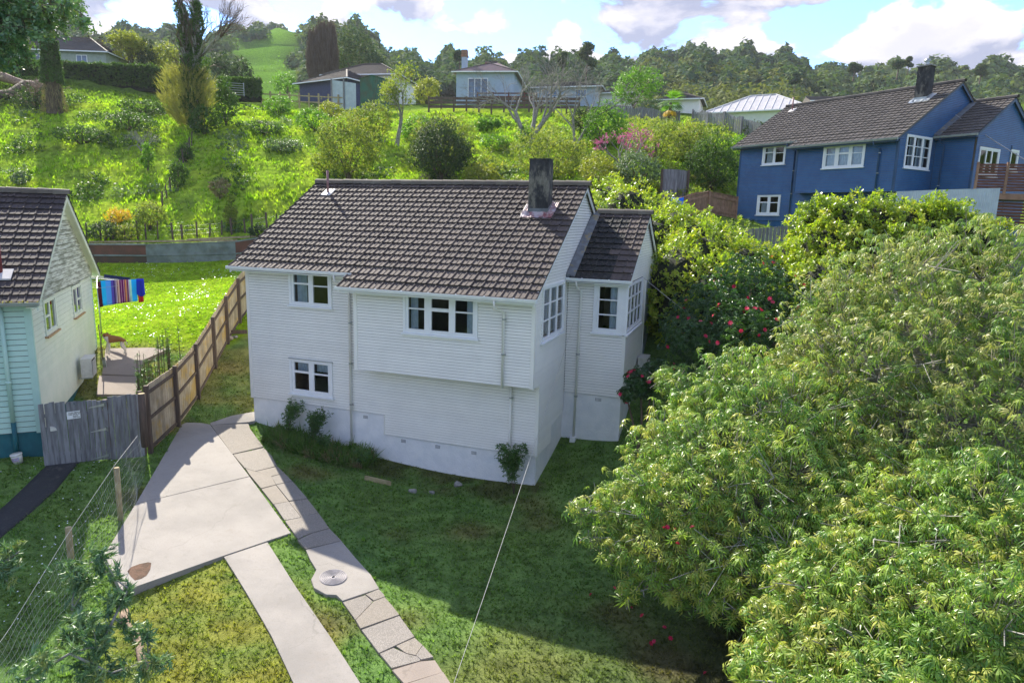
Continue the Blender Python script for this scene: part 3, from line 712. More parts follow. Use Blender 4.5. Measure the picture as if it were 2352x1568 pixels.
    corner_board(front, -t_, .09, -t_, .0, .41, 4.80, tm); corner_board(front, -t_, -.002, 0, .09, .41, 4.80, tm)
    corner_board(bx, BX - t_, BX + .09, -.627 - t_, -.627, zk - .01, zt - .02, tm); corner_board(bx, L_ - .075, L_ + t_, -.627 - t_, -.627, zk - .02, zt - .02, tm); corner_board(bx, L_ + .002, L_ + t_, -.627, -.54, zk - .02, zt - .02, tm)
    corner_board(front, L_ - .075, L_ + t_, -t_, 0, (zc if main else .43) - .02, zk - .01, tm); corner_board(front, L_ + .002, L_ + t_, 0, .05, (zc if main else .43) - .02, zk - .03, tm)
    corner_board(wf, WX - .075, WX + t_, 2.81 - t_, 2.81, 1.07, 3.10, tm); corner_board(wf, WX + .002, WX + t_, 2.81, 2.87, 1.07, 3.10, tm)
    corner_board(wr, WX + .002, WX + t_ + .01, 6.5, 6.6, 1.07, 4.6, tm)
    # windows
    g = lambda rects: rects
    window(root, PF, *w1, [(1.88,2.44,4.46,4.72),(1.88,2.44,3.84,4.40),(2.62,3.17,4.40,4.72),(2.62,3.17,3.84,4.36)], wm, [(1.9,2.30,3.8,4.75)], label='upper window of two sashes left of the projecting wall')
    window(root, PF, *w3, [(1.80,2.36,1.55,1.83),(1.80,2.36,.92,1.48),(2.56,3.10,1.52,1.83),(2.56,3.10,.92,1.47)], wm, [(1.82,2.3,1.5,1.85),(2.56,3.1,1.55,1.85)] if main else [(1.82,2.3,.9,1.5)], head=True, label='lower window of two sashes under the eave window')
    window(root, PB, *w2, [(6.37,6.89,4.02,4.33),(6.37,6.89,3.40,3.98),(7.12,7.67,4.06,4.33),(7.12,7.67,3.40,3.96),(7.87,8.42,4.01,4.33),(7.87,8.42,3.40,3.97)], wm, [(6.36,6.62,3.36,4.36),(8.18,8.44,3.36,4.36)] if main else [(6.36,8.44,3.36,4.36)], label='wide three light window in the projecting wall')
    pn = []
    for (a, b_) in ((.14, .70), (.86, 1.46), (1.62, 2.20)):
        for (c, d) in ((3.30, 3.76), (3.80, 4.24), (4.28, 4.68)): pn.append((a, b_, c, d))
    window(root, PR, *w4, pn, wm, [(.6,1.0,3.3,4.7),(1.3,2.1,3.3,4.7)], label='tall nine pane window in the gable wall')
    if main:
        window(root, PWF, *w5, [(11.30,11.87,3.30,3.72),(11.30,11.87,3.76,4.19),(11.30,11.87,4.23,4.65)], wm, [(11.62,11.86,3.3,4.65)], trim=.12, label='narrow three pane corner window of the wing')
        corner_board(wf, 12.02, WX + .045, 2.81 - .045, 2.81, 3.12, 4.74, wm); corner_board(wr, WX + .002, WX + .045, 2.81, 2.74 + .02, 3.12, 4.74, wm) if False else None
        pn = [(a, a + .56, c, d) for a in (2.86, 3.56, 4.26, 4.96) for (c, d) in ((3.30, 3.78), (3.82, 4.25), (4.29, 4.66))]
        window(root, PWR, *w6, pn, wm, [(5.0,5.6,3.3,4.6)], label='wide twelve pane side window of the wing')
    else:
        window(root, PWR, 3.2, 5.3, 2.9, 4.3, [(3.35,3.9,3.05,4.15),(4.0,4.5,3.05,3.5),(4.0,4.5,3.56,4.15),(4.6,5.15,3.05,4.15)], wm, label='three light window above the deck')
        window(root, PWR, 6.5, 7.4, 3.3, 4.4, [(6.65,7.25,3.45,4.25)], wm, label='small square window right of the deck window')
    # roof
    rf = empty('roof'); rf.parent = root
    me = tile_mesh('roof_tile', tile); me2 = tile_mesh('mossy_roof_tile', tile2)
    ch = (8.86, 9.50, 2.74, 3.22)
    ev = -.44; evb = -1.05
    inch = lambda x, y: ch[0] - .05 < x < ch[1] + .05 and ch[2] - .1 < y < ch[3] + .0
    tiled_slope(rf, -.32, L_ + .16, (RY, RZ_), ev, SL, tile, me, budget[0], cl, skip=inch)
    # the lower strip over the projecting wall
    eb = zroof(evb) if False else RZ_ - SL * (RY - evb)
    tiled_slope(rf, BX - .32, L_ + .16, (ev + .02, RZ_ - SL * (RY - ev - .02)), evb, SL, tile, me, budget[1], cl)
    tiled_slope(rf, -.32, L_ + .16, (RY, RZ_), DP + .44, SL, tile, me, 0, cl)
    tiled_slope(rf, L_ + .14, WX + .14, (WRY, WRZ), 2.81 - .34, SL, tile, me, 0 if not main else 70, cl, skip=lambda x, y: x < L_ + .22, mossy=lambda x, y: (x - L_) < 1.55 - .1 * (y - 2.4) + random.uniform(-.25, .2) and y < 5.6, me2=me2, mat2=tile2)
    tiled_slope(rf, L_ + .14, WX + .14, (WRY, WRZ), DP + .44, SL, tile, me, 0, cl)
    ridge_tiles(rf, -.32, L_ + .2, RY, RZ_ + .055, ridge_m); ridge_tiles(rf, L_ + .2, WX + .18, WRY, WRZ + .055, ridge_m)
    # valley flashing against the gable wall
    b = MB(); z0 = zwing(2.5)
    b.hexa([(L_ + .03, 2.47, z0 + .03), (L_ + .30, 2.47, z0 + .03), (L_ + .30, WRY, WRZ + .03), (L_ + .03, WRY, WRZ + .03), (L_ + .03, 2.47, z0 + .15), (L_ + .30, 2.47, z0 + .07), (L_ + .30, WRY, WRZ + .07), (L_ + .03, WRY, WRZ + .15)])
    b.build('valley_flashing', M['lead'], rf)
    # barge boards and soffits of the verges
    def barge(xa, xb, y0, z0_, y1, z1_, h=.17):
        b = MB(); b.hexa([(xa, y0, z0_ - h), (xb, y0, z0_ - h), (xb, y1, z1_ - h), (xa, y1, z1_ - h), (xa, y0, z0_ - .0), (xb, y0, z0_ - .0), (xb, y1, z1_ - .0), (xa, y1, z1_ - .0)]); b.build('barge_board', wm if main else tm, rf)
    for (xa, xb) in ((L_ + .09, L_ + .13), (-.29, -.25)):
        y0 = evb if xa > 1 else ev
        barge(xa, xb, y0, zroof(y0), RY, RZ_); barge(xa, xb, RY, RZ_, DP + .44, zroof(DP + .44))
    barge(WX + .08, WX + .12, 2.47, zwing(2.47), WRY, WRZ); barge(WX + .08, WX + .12, WRY, WRZ, DP + .44, zwing(DP + .44), .2)
    # gutters
    gutter(rf, ((-.36, ev + .02, zroof(ev) + .035), (BX - .2, ev + .02, zroof(ev) + .035)), gm); gutter(rf, ((BX - .36, evb + .02, zroof(evb) + .035), (L_ + .18, evb + .02, zroof(evb) + .035)), gm)
    gutter(rf, ((L_ + .04, 2.49, zwing(2.47) + .035), (WX + .18, 2.49, zwing(2.47) + .035)), gm)
    for q in ((-.25, BX - .2, ev, 0, zroof(ev) - .12, zroof(ev) - .09), (BX - .3, L_ + .09, evb, -.63, zroof(evb) - .11, zroof(evb) - .09), (L_ + .04, WX + .08, 2.47, 2.81, zwing(2.47) - .12, zwing(2.47) - .09)):
        b = MB(); b.box(*q); b.build('eave_soffit', wm if main else tm, rf)
    b = MB(); b.box(BX - .3, L_ + .09, evb + .03, evb + .05, zroof(evb) - .14, zroof(evb) - .02); b.build('fascia', wm if main else tm, rf)
    # chimney, its flashing
    zc_ = zroof(ch[2]); c = chimney(root, *ch, zc_ - .3, 8.5, M['chimney'], zc_, not main)
    b = MB(); zz = lambda y: zroof(y) + .075
    x0, x1, y0, y1 = ch
    n = 9
    for (xa, xb, ya, yb) in ((x0 - .22, x0, y0 - .12, y1), (x1, x1 + .22, y0 - .12, y1 + .1), (x0 - .2, x1 + .2, y0 - .24, y0)):
        vs_ = []
        for i in range(n + 1):
            for j in range(3):
                x = xa + (xb - xa) * i / n; y = ya + (yb - ya) * j / 2; vs_.append((x, y, zz(y) + .012 * math.sin(i * 2.4) + (.06 if (j == 2 and ya < y0 - .2) or (xb == x0 and i == n) or (xa == x1 and i == 0) else 0)))
        b.add(vs_, [(3*i+j, 3*i+3+j, 3*i+4+j, 3*i+1+j) for i in range(n) for j in range(2)])
    fl = b.build('chimney_flashing', M['flashing'] if main else M['metal'], c); 
    b = MB(); b.hexa([(x0 - .015, y0 - .02, zz(y0) - .1), (x1 + .015, y0 - .02, zz(y0) - .1), (x1 + .015, y1, zz(y1)), (x0 - .015, y1, zz(y1)), (x0 - .015, y0 - .02, zz(y0) + .14), (x1 + .015, y0 - .02, zz(y0) + .14), (x1 + .015, y1, zz(y1) + .08), (x0 - .015, y1, zz(y1) + .08)]); b.build('flashing_skirt', M['lead'] if main else M['metal'], c)
    # vent pipe near the left end of the ridge
    vp = MB(); vp.tube([(.65, 3.75, zroof(3.75)), (.65, 3.75, zroof(3.75) + .85)], .045, 8); v = vp.build('vent_pipe', M['pink_pipe'], rf, True)
    b = MB(); b.hexa([(.45, 3.55, zroof(3.55) + .06), (.87, 3.55, zroof(3.55) + .06), (.87, 3.95, zroof(3.95) + .06), (.45, 3.95, zroof(3.95) + .06), (.47, 3.57, zroof(3.57) + .085), (.85, 3.57, zroof(3.57) + .085), (.85, 3.93, zroof(3.93) + .085), (.47, 3.93, zroof(3.93) + .085)]); b.build('pipe_flashing', M['roof_white'], v)
    # downpipes
    zg = zroof(ev) - .06; zgb = zroof(evb) - .06
    pipe(root, [(3.72, ev - .04, zg), (3.72, ev - .04, zg - .22), (3.98, -.08, zg - .42), (3.98, -.08, -.95)], .038, tm if not main else M['white_board'], [(3.98, -.08, 3.3), (3.98, -.08, 2.0), (3.98, -.08, .65)])
    pipe(root, [(9.22, evb - .04, zgb), (9.22, evb - .04, zgb - .22), (9.37, -.71, zgb - .36), (9.37, -.71, zk - .05)], .038, tm if not main else M['white_board'], [(9.37, -.71, 3.9), (9.37, -.71, 2.9)])
    pipe(root, [(9.42, -.08, zk - .02), (9.42, -.08, -1.15)], .038, tm if not main else M['white_board'], [(9.42, -.08, 1.5), (9.42, -.08, -.2)])
    pipe(root, [(10.62, 2.42, zwing(2.47) - .06), (10.62, 2.42, zwing(2.47) - .25), (10.72, 2.72, zwing(2.47) - .4), (10.66, 2.72, -.42)], .038, pipe_m if not main else M['white_board'], [(10.68, 2.72, 2.4), (10.67, 2.72, 1.0)])
    return root
def vent(parent, pl, u, z, w=.2, h=.13, mat=None):
    b = MB(); pl.cube(b, u, u + w, z, z + h, -.04, .012)
    f = b.build('air_vent', mat or M['plaster'], parent)
    b = MB(); n = 5
    for i in range(n):
        for j in range(3): pl.cube(b, u + .02 + i * (w - .03) / n, u + .02 + i * (w - .03) / n + .022, z + .015 + j * .037, z + .015 + j * .037 + .024, .0121, .0135)
    b.build('vent_hole', M['dark'], f)
house = state_house(Matrix.Identity(4), 'weatherboard_house', 'white weatherboard house with brown tile roof and white plaster base, beside the drive', 'state houses of the same plan', M['white_board'], M['white_board'], M['white'], M['plaster'], M['white'], M['tile'], M['tile_moss'], M['tile_ridge'], simple('grey blue porch panel', (.35,.4,.46), None, 3, .5), True)
PF_ = Plane((0, .03, 0), (1, 0, 0), (0, -1, 0))
for u, z in ((4.35, .2), (5.72, -.42), (6.92, -.44), (8.14, -.46)): vent(house, PF_, u, z)
vent(house, Plane((0, 2.84, 0), (1, 0, 0), (0, -1, 0)), 11.3, .88, .24)
b = MB(); b.box(10.57, 10.75, 2.6, 2.8, -.6, -.38); b.build('gully_trap', M['plaster'], house)
# blue house, the same plan, up the slope
p0 = Vector(at(2065, 322, 33)); az = R(39)
Rb = Matrix.Rotation(-az, 4, 'Z'); T = Matrix.Translation(p0 - (Rb @ Vector((L_, -.627, 4.46)))) @ Rb
blue = state_house(T, 'weatherboard_house', 'dark blue weatherboard house with white windows on the slope at the right', 'state houses of the same plan', M['blue_board'], M['blue_trim'], M['white'], M['blue_board'], M['gutter_old'], M['tile_grey'], M['tile_grey'], M['tile_grey'], M['blue_trim'], False, (220, 60))
TB = T.copy()
print('houses', len(bpy.data.objects))
# ------------------------------------------------------------------ left neighbour
def left_house():
    hb = 4.21; D = 8.9; LH = 9.; slope = .60; EV = .35
    p0 = Vector(at(66, 694, 17.6)); rz = R(42.6)
    Rb = Matrix.Rotation(rz, 4, 'Z'); T = Matrix.Translation(Vector((p0.x, p0.y, 0)) - (Rb @ Vector((LH, 0, 0)))) @ Rb
    root = empty('weatherboard_house', label='pale mint and cream weatherboard house with mouldy gable at the left edge', cat='house'); root.matrix_world = T
    cl = T.inverted() @ Vector(C0); z0 = .62; ze = hb; ry = D / 2; rzz = ze + .17 + slope * ry; zf = lambda y: rzz - slope * abs(y - ry)
    b = MB(); b.box(0.03, LH - .03, .03, D, -1.5, z0 - .003); F = b.build('foundation', M['teal'], root)
    vent(F, Plane((0, .03, 0), (1, 0, 0), (0, -1, 0)), LH - 1.25, .28, .26, .14, M['teal'])
    PFr = Plane((0, 0, 0), (1, 0, 0), (0, -1, 0)); PG = Plane((LH, 0, 0), (0, 1, 0), (1, 0, 0))
    wins = [(1.28, 2.75, 3.02, 4.06), (5.2, 6.75, 2.98, 4.04)]
    b = MB()
    for a in cells(.09, LH - .1, z0, ze, [(LH - 2.6, LH - 1.5, 2.5, 3.75)]): PFr.cube(b, *a, -.09, -.002)
    fw = b.build('front_wall', M['backing'], root)
    boards(fw, PFr, z0, ze - .02, lambda z: (.1, LH - .13), M['mint_board'], [(LH - 2.65, LH - 1.45, 2.45, 3.8)], cover=.15)
    b = MB()
    for a in cells(.0, D, z0, ze, [(w[0] + .06, w[1] - .06, w[2] + .06, w[3] - .06) for w in wins]): PG.cube(b, *a, -.09, -.002)
    b.add([PG.p(0, ze, -.002), PG.p(D, ze, -.002), PG.p(ry, rzz - .1, -.002)], [(0, 1, 2)]); gw = b.build('gable_wall', M['backing'], root)
    zb = ze - .12
    boards(gw, PG, z0, zb, lambda z: (.03, D), M['cream_board'], wins, cover=.15)
    PG2 = Plane((LH + .05, 0, 0), (0, 1, 0), (1, 0, 0))
    b = MB(); PG.cube(b, 0, D, zb, zb + .03, .0, .075); b.build('belt_board', M['mould_board'], gw)
    boards(gw, PG2, zb + .03, rzz - .2, lambda z: (max(.0, ry - (rzz - .12 - z) / slope), min(D, ry + (rzz - .12 - z) / slope)), M['mould_board'], [(w[0], w[1], w[2], w[3]) for w in wins], cover=.15, matf=lambda z: M['mould_board'] if z < rzz - .9 else M['cream_board'])
    corner_board(fw, LH - .13, LH + .03, -.03, 0, z0 - .03, ze, M['mint_board']); corner_board(gw, LH + .002, LH + .03, 0, .07, z0 - .03, ze, M['mint_board']); corner_board(gw, LH + .002, LH + .03, D - .08, D + .03, z0 - .03, ze, M['mint_board'])
    b = MB(); b.box(0, LH - .02, D - .1, D, z0, ze); b.box(.1, LH - .1, 3.8, 3.9, z0, ze); b.build('back_wall', M['mint_board'], root)
    for i, w in enumerate(wins):
        u0, u1, a, c = w; mid = (u0 + u1) / 2
        window(root, PG, *w, [(u0 + .14, mid - .07, a + .13, a + .50), (u0 + .14, mid - .07, a + .56, c - .13), (mid + .07, u1 - .14, a + .13, c - .13)] if i == 0 else [(u0 + .14, mid - .07, a + .13, c - .13), (mid + .07, u1 - .14, a + .13, a + .5), (mid + .07, u1 - .14, a + .56, c - .13)], M['cream_board'], [], sill=.08, sillmat=M['orange_sill'], label=('near window in the cream gable wall', 'far window in the cream gable wall')[i])
    window(root, PFr, LH - 2.65, LH - 1.45, 2.45, 3.8, [(LH - 2.5, LH - 2.1, 2.6, 3.65), (LH - 2.0, LH - 1.6, 2.6, 3.65)], M['cream_board'], [], sillmat=M['orange_sill'])
    rf = empty('roof'); rf.parent = root; me = tile_mesh('roof_tile', M['tile_dark'])
    tiled_slope(rf, 0., LH + .30, (ry, rzz), -EV, slope, M['tile_dark'], me, 200, cl); tiled_slope(rf, 0., LH + .3, (ry, rzz), D + EV, slope, M['tile_dark'], me, 0, cl)
    ridge_tiles(rf, 0., LH + .34, ry, rzz + .06, M['tile_ridge'])
    for (ya, yb) in ((-EV, ry), (ry, D + EV)):
        b = MB(); za, zb_ = zf(ya), zf(yb)
        b.hexa([(LH + .24, ya, za - .2), (LH + .28, ya, za - .2), (LH + .28, yb, zb_ - .2), (LH + .24, yb, zb_ - .2), (LH + .24, ya, za), (LH + .28, ya, za), (LH + .28, yb, zb_), (LH + .24, yb, zb_)]); b.build('barge_board', M['cream_board'], rf)
        b = MB(); b.hexa([(LH, ya, za - .13), (LH + .24, ya, za - .13), (LH + .24, yb, zb_ - .13), (LH, yb, zb_ - .13), (LH, ya, za - .10), (LH + .24, ya, za - .10), (LH + .24, yb, zb_ - .10), (LH, yb, zb_ - .10)]); b.build('verge_soffit', M['cream_board'], rf)
    gutter(rf, ((0, -EV + .02, zf(-EV) + .035), (LH + .3, -EV + .02, zf(-EV) + .035)), M['gutter_old'])
    # grass growing in the gutter
    n = 260; P = np.stack([rng.uniform(LH - 2.4, LH + .28, n), np.full(n, -EV - .03) + rng.normal(0, .02, n), np.full(n, zf(-EV))], 1)
    scatter('gutter_moss', [(0, -.012, 0), (0, .012, 0), (.01, 0, .10)], [(0, 1, 2)], P, rots(n, np.array([[0, 0, 1.]])), rng.uniform(.5, 1.2, n), M['grass'], rf, rnd=rng.random(n), col=np.tile([.25, .24, .02], (n, 1)))
    # flue
    yf = .75; zz = zf(yf); v = MB(); v.tube([(LH - .75, yf, zz - .1), (LH - .75, yf, zz + 1.0)], .075, 10); v = v.build('flue_pipe', M['red_pipe'], rf, True)
    b = MB(); b.tube([(LH - .75, yf, zz + 1.0), (LH - .75, yf, zz + 1.04)], .12, 10); b.tube([(LH - .75, yf, zz + 1.04), (LH - .75, yf, zz + 1.14)], [.10, .03], 10); b.build('flue_cowl', M['lead'], v, True)
    b = MB(); b.hexa([(LH - 1.05, yf - .3, zf(yf - .3) + .06), (LH - .45, yf - .3, zf(yf - .3) + .06), (LH - .45, yf + .1, zf(yf + .1) + .06), (LH - 1.05, yf + .1, zf(yf + .1) + .06), (LH - 1.05, yf - .3, zf(yf - .3) + .1), (LH - .45, yf - .3, zf(yf - .3) + .1), (LH - .45, yf + .1, zf(yf + .1) + .09), (LH - 1.05, yf + .1, zf(yf + .1) + .09)]); b.build('pipe_flashing', M['roof_white'], v)
    pipe(root, [(LH - .62, -.07, ze - .05), (LH - .62, -.07, .95)], .055, M['mint_board'], [], ); pipe(root, [(LH - .62, -.07, 2.0), (LH - .62, -.07, 2.08)], .075, M['mint_board'], [], 'pipe_collar'); pipe(root, [(LH - .62, -.05, .95), (LH - .62, -.05, .02)], .06, M['teal'])
    return T, LH, D
TL, LH, LD = left_house()
def heat_pump(T, loc, rz, label, slats=14, w=.78, h=.56, d=.32):
    e = empty('heat_pump', label=label, cat='heat pump'); e.matrix_world = T @ Matrix.Translation(loc) @ Matrix.Rotation(rz, 4, 'Z')
    b = MB(); b.box(-w/2, w/2, .0, d, 0, h); b.box(-w/2 - .01, w/2 + .01, -.01, d + .01, h, h + .03); b.build('casing', M['plastic_white'], e)
    b = MB(); b.box(-w/2 + .03, w/2 - .20, -.006, -.001, .03, h - .03); b.build('fan_recess', M['dark'], e)
    b = MB()
    for i in range(slats): z = .06 + i * (h - .12) / slats; b.box(-w/2 + .04, w/2 - .24, -.022, -.007, z, z + .014)
    for x in (-w/2 + .04, -w/2 + .21, -w/2 + .38, w/2 - .25): b.box(x, x + .012, -.03, -.0225, .05, h - .05)
    b.build('fan_grille', M['plastic_white'], e)
    b = MB(); b.box(-w/2 + .06, -w/2 + .09, .02, d + .1, -.05, -.002); b.box(w/2 - .09, w/2 - .06, .02, d + .1, -.05, -.002); b.build('bracket', M['metal'], e)
    return e
heat_pump(TL, (LH + .48, 5.2, .98), R(90), 'off white heat pump fixed to the cream gable wall of the left house', w=.80, h=.62)
heat_pump(Matrix.Identity(4), (WX + .40, 5.7, 1.35), R(90), 'white heat pump low on the far side wall of the white house')
# ------------------------------------------------------------------ fences
def paling_fence(A, B, htop, name, label, mat, post_mat, w=.10, gap=.02, post_px=None, posts=None, rails=True, side=1, thick=.02, group=None, cap=None, lean=.004, base=-.04, budget=300, railh=(.25, 1.45)):
    """palings between two ground points; htop(s) gives the height of the top above ground"""
    A = Vector(A); B = Vector(B); d = Vector((B.x - A.x, B.y - A.y, 0)); Ln = d.length; d.normalize(); nrm = Vector((-d.y, d.x, 0)) * side
    e = empty(name, (A.x, A.y, tz(A.x, A.y)), label=label, cat='fence', group=group); inv = Matrix.Translation(-e.location)
    n = int(Ln / (w + gap)); xs = np.array([A.x + d.x * (i + .5) * Ln / n for i in range(n)]); ys = np.array([A.y + d.y * (i + .5) * Ln / n for i in range(n)]); zs = terr(xs, ys)
    for i in range(n):
        s = (i + .5) / n; h = htop(s) + random.uniform(-.015, .015); ww = w / 2 * random.uniform(.93, 1.04); k = random.gauss(0, lean)
        c = Vector((xs[i], ys[i], zs[i])) - e.location; mb = MB(); o1 = -d * ww; o2 = d * ww; tn = nrm * thick; lo = Vector((0, 0, base)); hi = Vector((0, 0, h)) + d * k
        mb.hexa([c + o1 + lo, c + o2 + lo, c + o2 + tn + lo, c + o1 + tn + lo, c + o1 + hi, c + o2 + hi + Vector((0, 0, random.uniform(-.006, .006))), c + o2 + tn + hi, c + o1 + tn + hi]); mb.build('paling', mat, e)
    ps = posts if posts is not None else [i / max(1, round(Ln / 2.4)) for i in range(round(Ln / 2.4) + 1)]
    pz = []
    for s in ps:
        c = A + d * Ln * s; z = tz(c.x, c.y); c = Vector((c.x, c.y, z)) - e.location; pz.append(c); h = htop(s) + .05
        mb = MB(); f = -nrm * .12; q = [c + d * a * .055 + f * b_ for a, b_ in ((-1, 1), (1, 1), (1, 0.03), (-1, 0.03))]; lo = Vector((0, 0, -.1)); hi = Vector((0, 0, h))
        mb.hexa([v + lo for v in q] + [v + hi for v in q]); mb.build('post', post_mat, e)
    if rails:
        for (c0, c1), (s0, s1) in zip(zip(pz, pz[1:]), zip(ps, ps[1:])):
            for rh in railh:
                h0 = rh if rh < 1 else htop(s0) - .22; h1 = rh if rh < 1 else htop(s1) - .22
                if rh < 1 and rh > .5: h0 = htop(s0) * .5; h1 = htop(s1) * .5
                mb = MB(); mb.bar(c0 + Vector((0, 0, h0)) - nrm * .025, c1 + Vector((0, 0, h1)) - nrm * .025, .045, .09); mb.build('rail', post_mat, e)
            if cap: mb = MB(); mb.bar(c0 + Vector((0, 0, htop(s0) + .03)), c1 + Vector((0, 0, htop(s1) + .03)), .09, .03); mb.build('capping', cap, e)
    return e
A1 = at(340, 1015, 19.7); B1 = at(565, 715, 30); B1 = B1 + (B1 - A1) * .22
dA = B1 - A1; Ln1 = float(np.hypot(dA[0], dA[1]))
def s_for_px(x, A=A1, B=B1):
    best = min(np.linspace(0, 1, 801), key=lambda s: abs((lambda p: 1176 + FPX * ((p - C0) @ RT) / ((p - C0) @ FW))(A + (B - A) * s) - x)); return float(best)
posts1 = [0.0] + [s_for_px(x) for x in (403, 450, 490, 520, 548)] + [1.0]
side_fence = paling_fence(A1, B1, lambda s: 2.0 - .15 * s, 'paling_fence', 'long lichened timber paling fence between the left house and the white house', M['wood_fence'], M['wood_post'], w=.15, gap=.012, posts=posts1, side=1, railh=(.12, .75, 1.45))
A2 = at(99, 1040, 17.9); B2 = at(331, 1012, 19.45)
# gate and short fence by the left house
def gate_fence():
    A = Vector(A2); B = Vector(B2); A.z = B.z = 0; d = (B - A); Ln = d.length; d.normalize(); nrm = Vector((-d.y, d.x, 0)); n = 20
    e = empty('paling_fence', (A.x, A.y, tz(A.x, A.y)), label='short grey timber fence and gate beside the corner of the left house', cat='fence')
    g = empty('gate'); g.parent = e
    s0 = .63
    def fr(s): p = A + d * Ln * s; return Vector((p.x, p.y, tz(p.x, p.y))) - e.location
    for i in range(n):
        s = (i + .5) / n; par = g if s < s0 else e
        c = fr(s); h = 1.72 + .02 * math.sin(s * 9) + (.13 if s > s0 else .10 * s) + random.uniform(-.02, .02); ww = Ln / n / 2 * random.uniform(.9, .985); k = d * random.gauss(0, .008)
        zt_ = [random.uniform(-.012, .012) for _ in range(2)]; mb = MB(); lo = Vector((0, 0, -.03 if s > s0 else .02)); hi = Vector((0, 0, h)) + k; tn = -nrm * .02 * (1 + .25 * (i % 2))
        mb.hexa([c - d * ww + lo, c + d * ww + lo, c + d * ww + tn + lo, c - d * ww + tn + lo, c - d * ww + hi + Vector((0, 0, zt_[0])), c + d * ww + hi + Vector((0, 0, zt_[1])), c + d * ww + tn + hi + Vector((0, 0, zt_[1])), c - d * ww + tn + hi + Vector((0, 0, zt_[0]))])
        mb.build('board', M['wood_grey'], par)
    for s, hh in ((.995, 1.95), (.635, 1.75)):
        c = fr(s) + nrm * .06; mb = MB(); mb.box(c.x - .05, c.x + .05, c.y - .05, c.y + .05, c.z - .1, c.z + hh); mb.build('post', M['wood_post'], e)
    for rh in (.3, 1.4):
        mb = MB(); mb.bar(fr(.02) + Vector((0, 0, rh)) + nrm * .03, fr(s0 - .02) + Vector((0, 0, rh)) + nrm * .03, .05, .09); mb.build('rail', M['wood_grey'], g)
        mb = MB(); mb.bar(fr(s0 + .01) + Vector((0, 0, rh)) + nrm * .03, fr(1.) + Vector((0, 0, rh)) + nrm * .03, .05, .09); mb.build('rail', M['wood_grey'], e)
    for rh in (1.62, .92, .14):   # strap hinges
        c = fr(s0 - .01) + Vector((0, 0, rh)) - nrm * .034; a = c - d * .38 - Vector((0, 0, .03)); mb = MB()
        mb.hexa([a + v for v in (Vector((0, 0, -.006)), -nrm * .006 - Vector((0, 0, .006)), -nrm * .006 + Vector((0, 0, .006)), Vector((0, 0, .006)))] + [c + v for v in (Vector((0, 0, -.04)), -nrm * .006 - Vector((0, 0, .04)), -nrm * .006 + Vector((0, 0, .04)), Vector((0, 0, .04)))])
        mb.bar(c - Vector((0, 0, .07)) + d * .02, c + Vector((0, 0, .07)) + d * .02, .05, .012); mb.build('hinge', M['metal'], g)
    # sign
    c = fr(.315) + Vector((0, 0, 1.38)) - nrm * .034
    sg = MB(); w_, h_ = .155, .105; tn = -nrm * .008
    sg.hexa([c - d * w_ - Vector((0, 0, h_)), c + d * w_ - Vector((0, 0, h_)), c + d * w_ + tn - Vector((0, 0, h_)), c - d * w_ + tn - Vector((0, 0, h_)), c - d * w_ + Vector((0, 0, h_)), c + d * w_ + Vector((0, 0, h_)), c + d * w_ + tn + Vector((0, 0, h_)), c - d * w_ + tn + Vector((0, 0, h_))])
    s = sg.build('sign', M['white'], e); s['label'] = 'small white sign with dark lettering on the gate'
    rot = Matrix((d, Vector((0, 0, 1)), -nrm)).transposed()
    for txt, sz, dx, dz in (('I CAN REACH', .045, -.12, .05), ('THE GATE IN', .045, -.12, .005), ('2.8 SECS', .034, -.02, -.04), ('CAN YOU?', .034, -.02, -.08)):
        f = bpy.data.curves.new('lettering', 'FONT'); f.body = txt; f.size = sz; f.extrude = .001; f.offset = .0012
        tmp = bpy.data.objects.new('tmp', f); COL.objects.link(tmp); me = bpy.data.meshes.new_from_object(tmp.evaluated_get(bpy.context.evaluated_depsgraph_get())); bpy.data.objects.remove(tmp)
        me.materials.clear(); me.materials.append(M['dark']); o = bpy.data.objects.new('lettering', me); COL.objects.link(o); o.parent = s
        o.matrix_local = Matrix.Translation(c - nrm * .0105 + d * dx + Vector((0, 0, dz))) @ rot.to_4x4()
    # curved scrap of plastic cap lower on the gate
    c = fr(.085) + Vector((0, 0, .98)) - nrm * .03; mb = MB(); vs_ = [c, c + Vector((0, 0, .13))] + [c + d * .15 * math.sin(a) + Vector((0, 0, .13 * math.cos(a))) for a in (.4, .8, 1.2, 1.57)]
    mb.add(vs_ + [v - nrm * .05 for v in vs_], [(0, 1, 2, 3, 4, 5), (6, 11, 10, 9, 8, 7), (1, 7, 8, 2), (2, 8, 9, 3), (3, 9, 10, 4), (4, 10, 11, 5), (5, 11, 6, 0), (0, 6, 7, 1)]); mb.build('catch_cover', M['plastic_white'], g)
    c = fr(.34) + Vector((0, 0, 1.70)) - nrm * .04; mb = MB(); mb.box(c.x - .03, c.x + .03, c.y - .03, c.y + .02, c.z - .03, c.z + .03); mb.build('latch', M['lead'], g)
gate_fence()
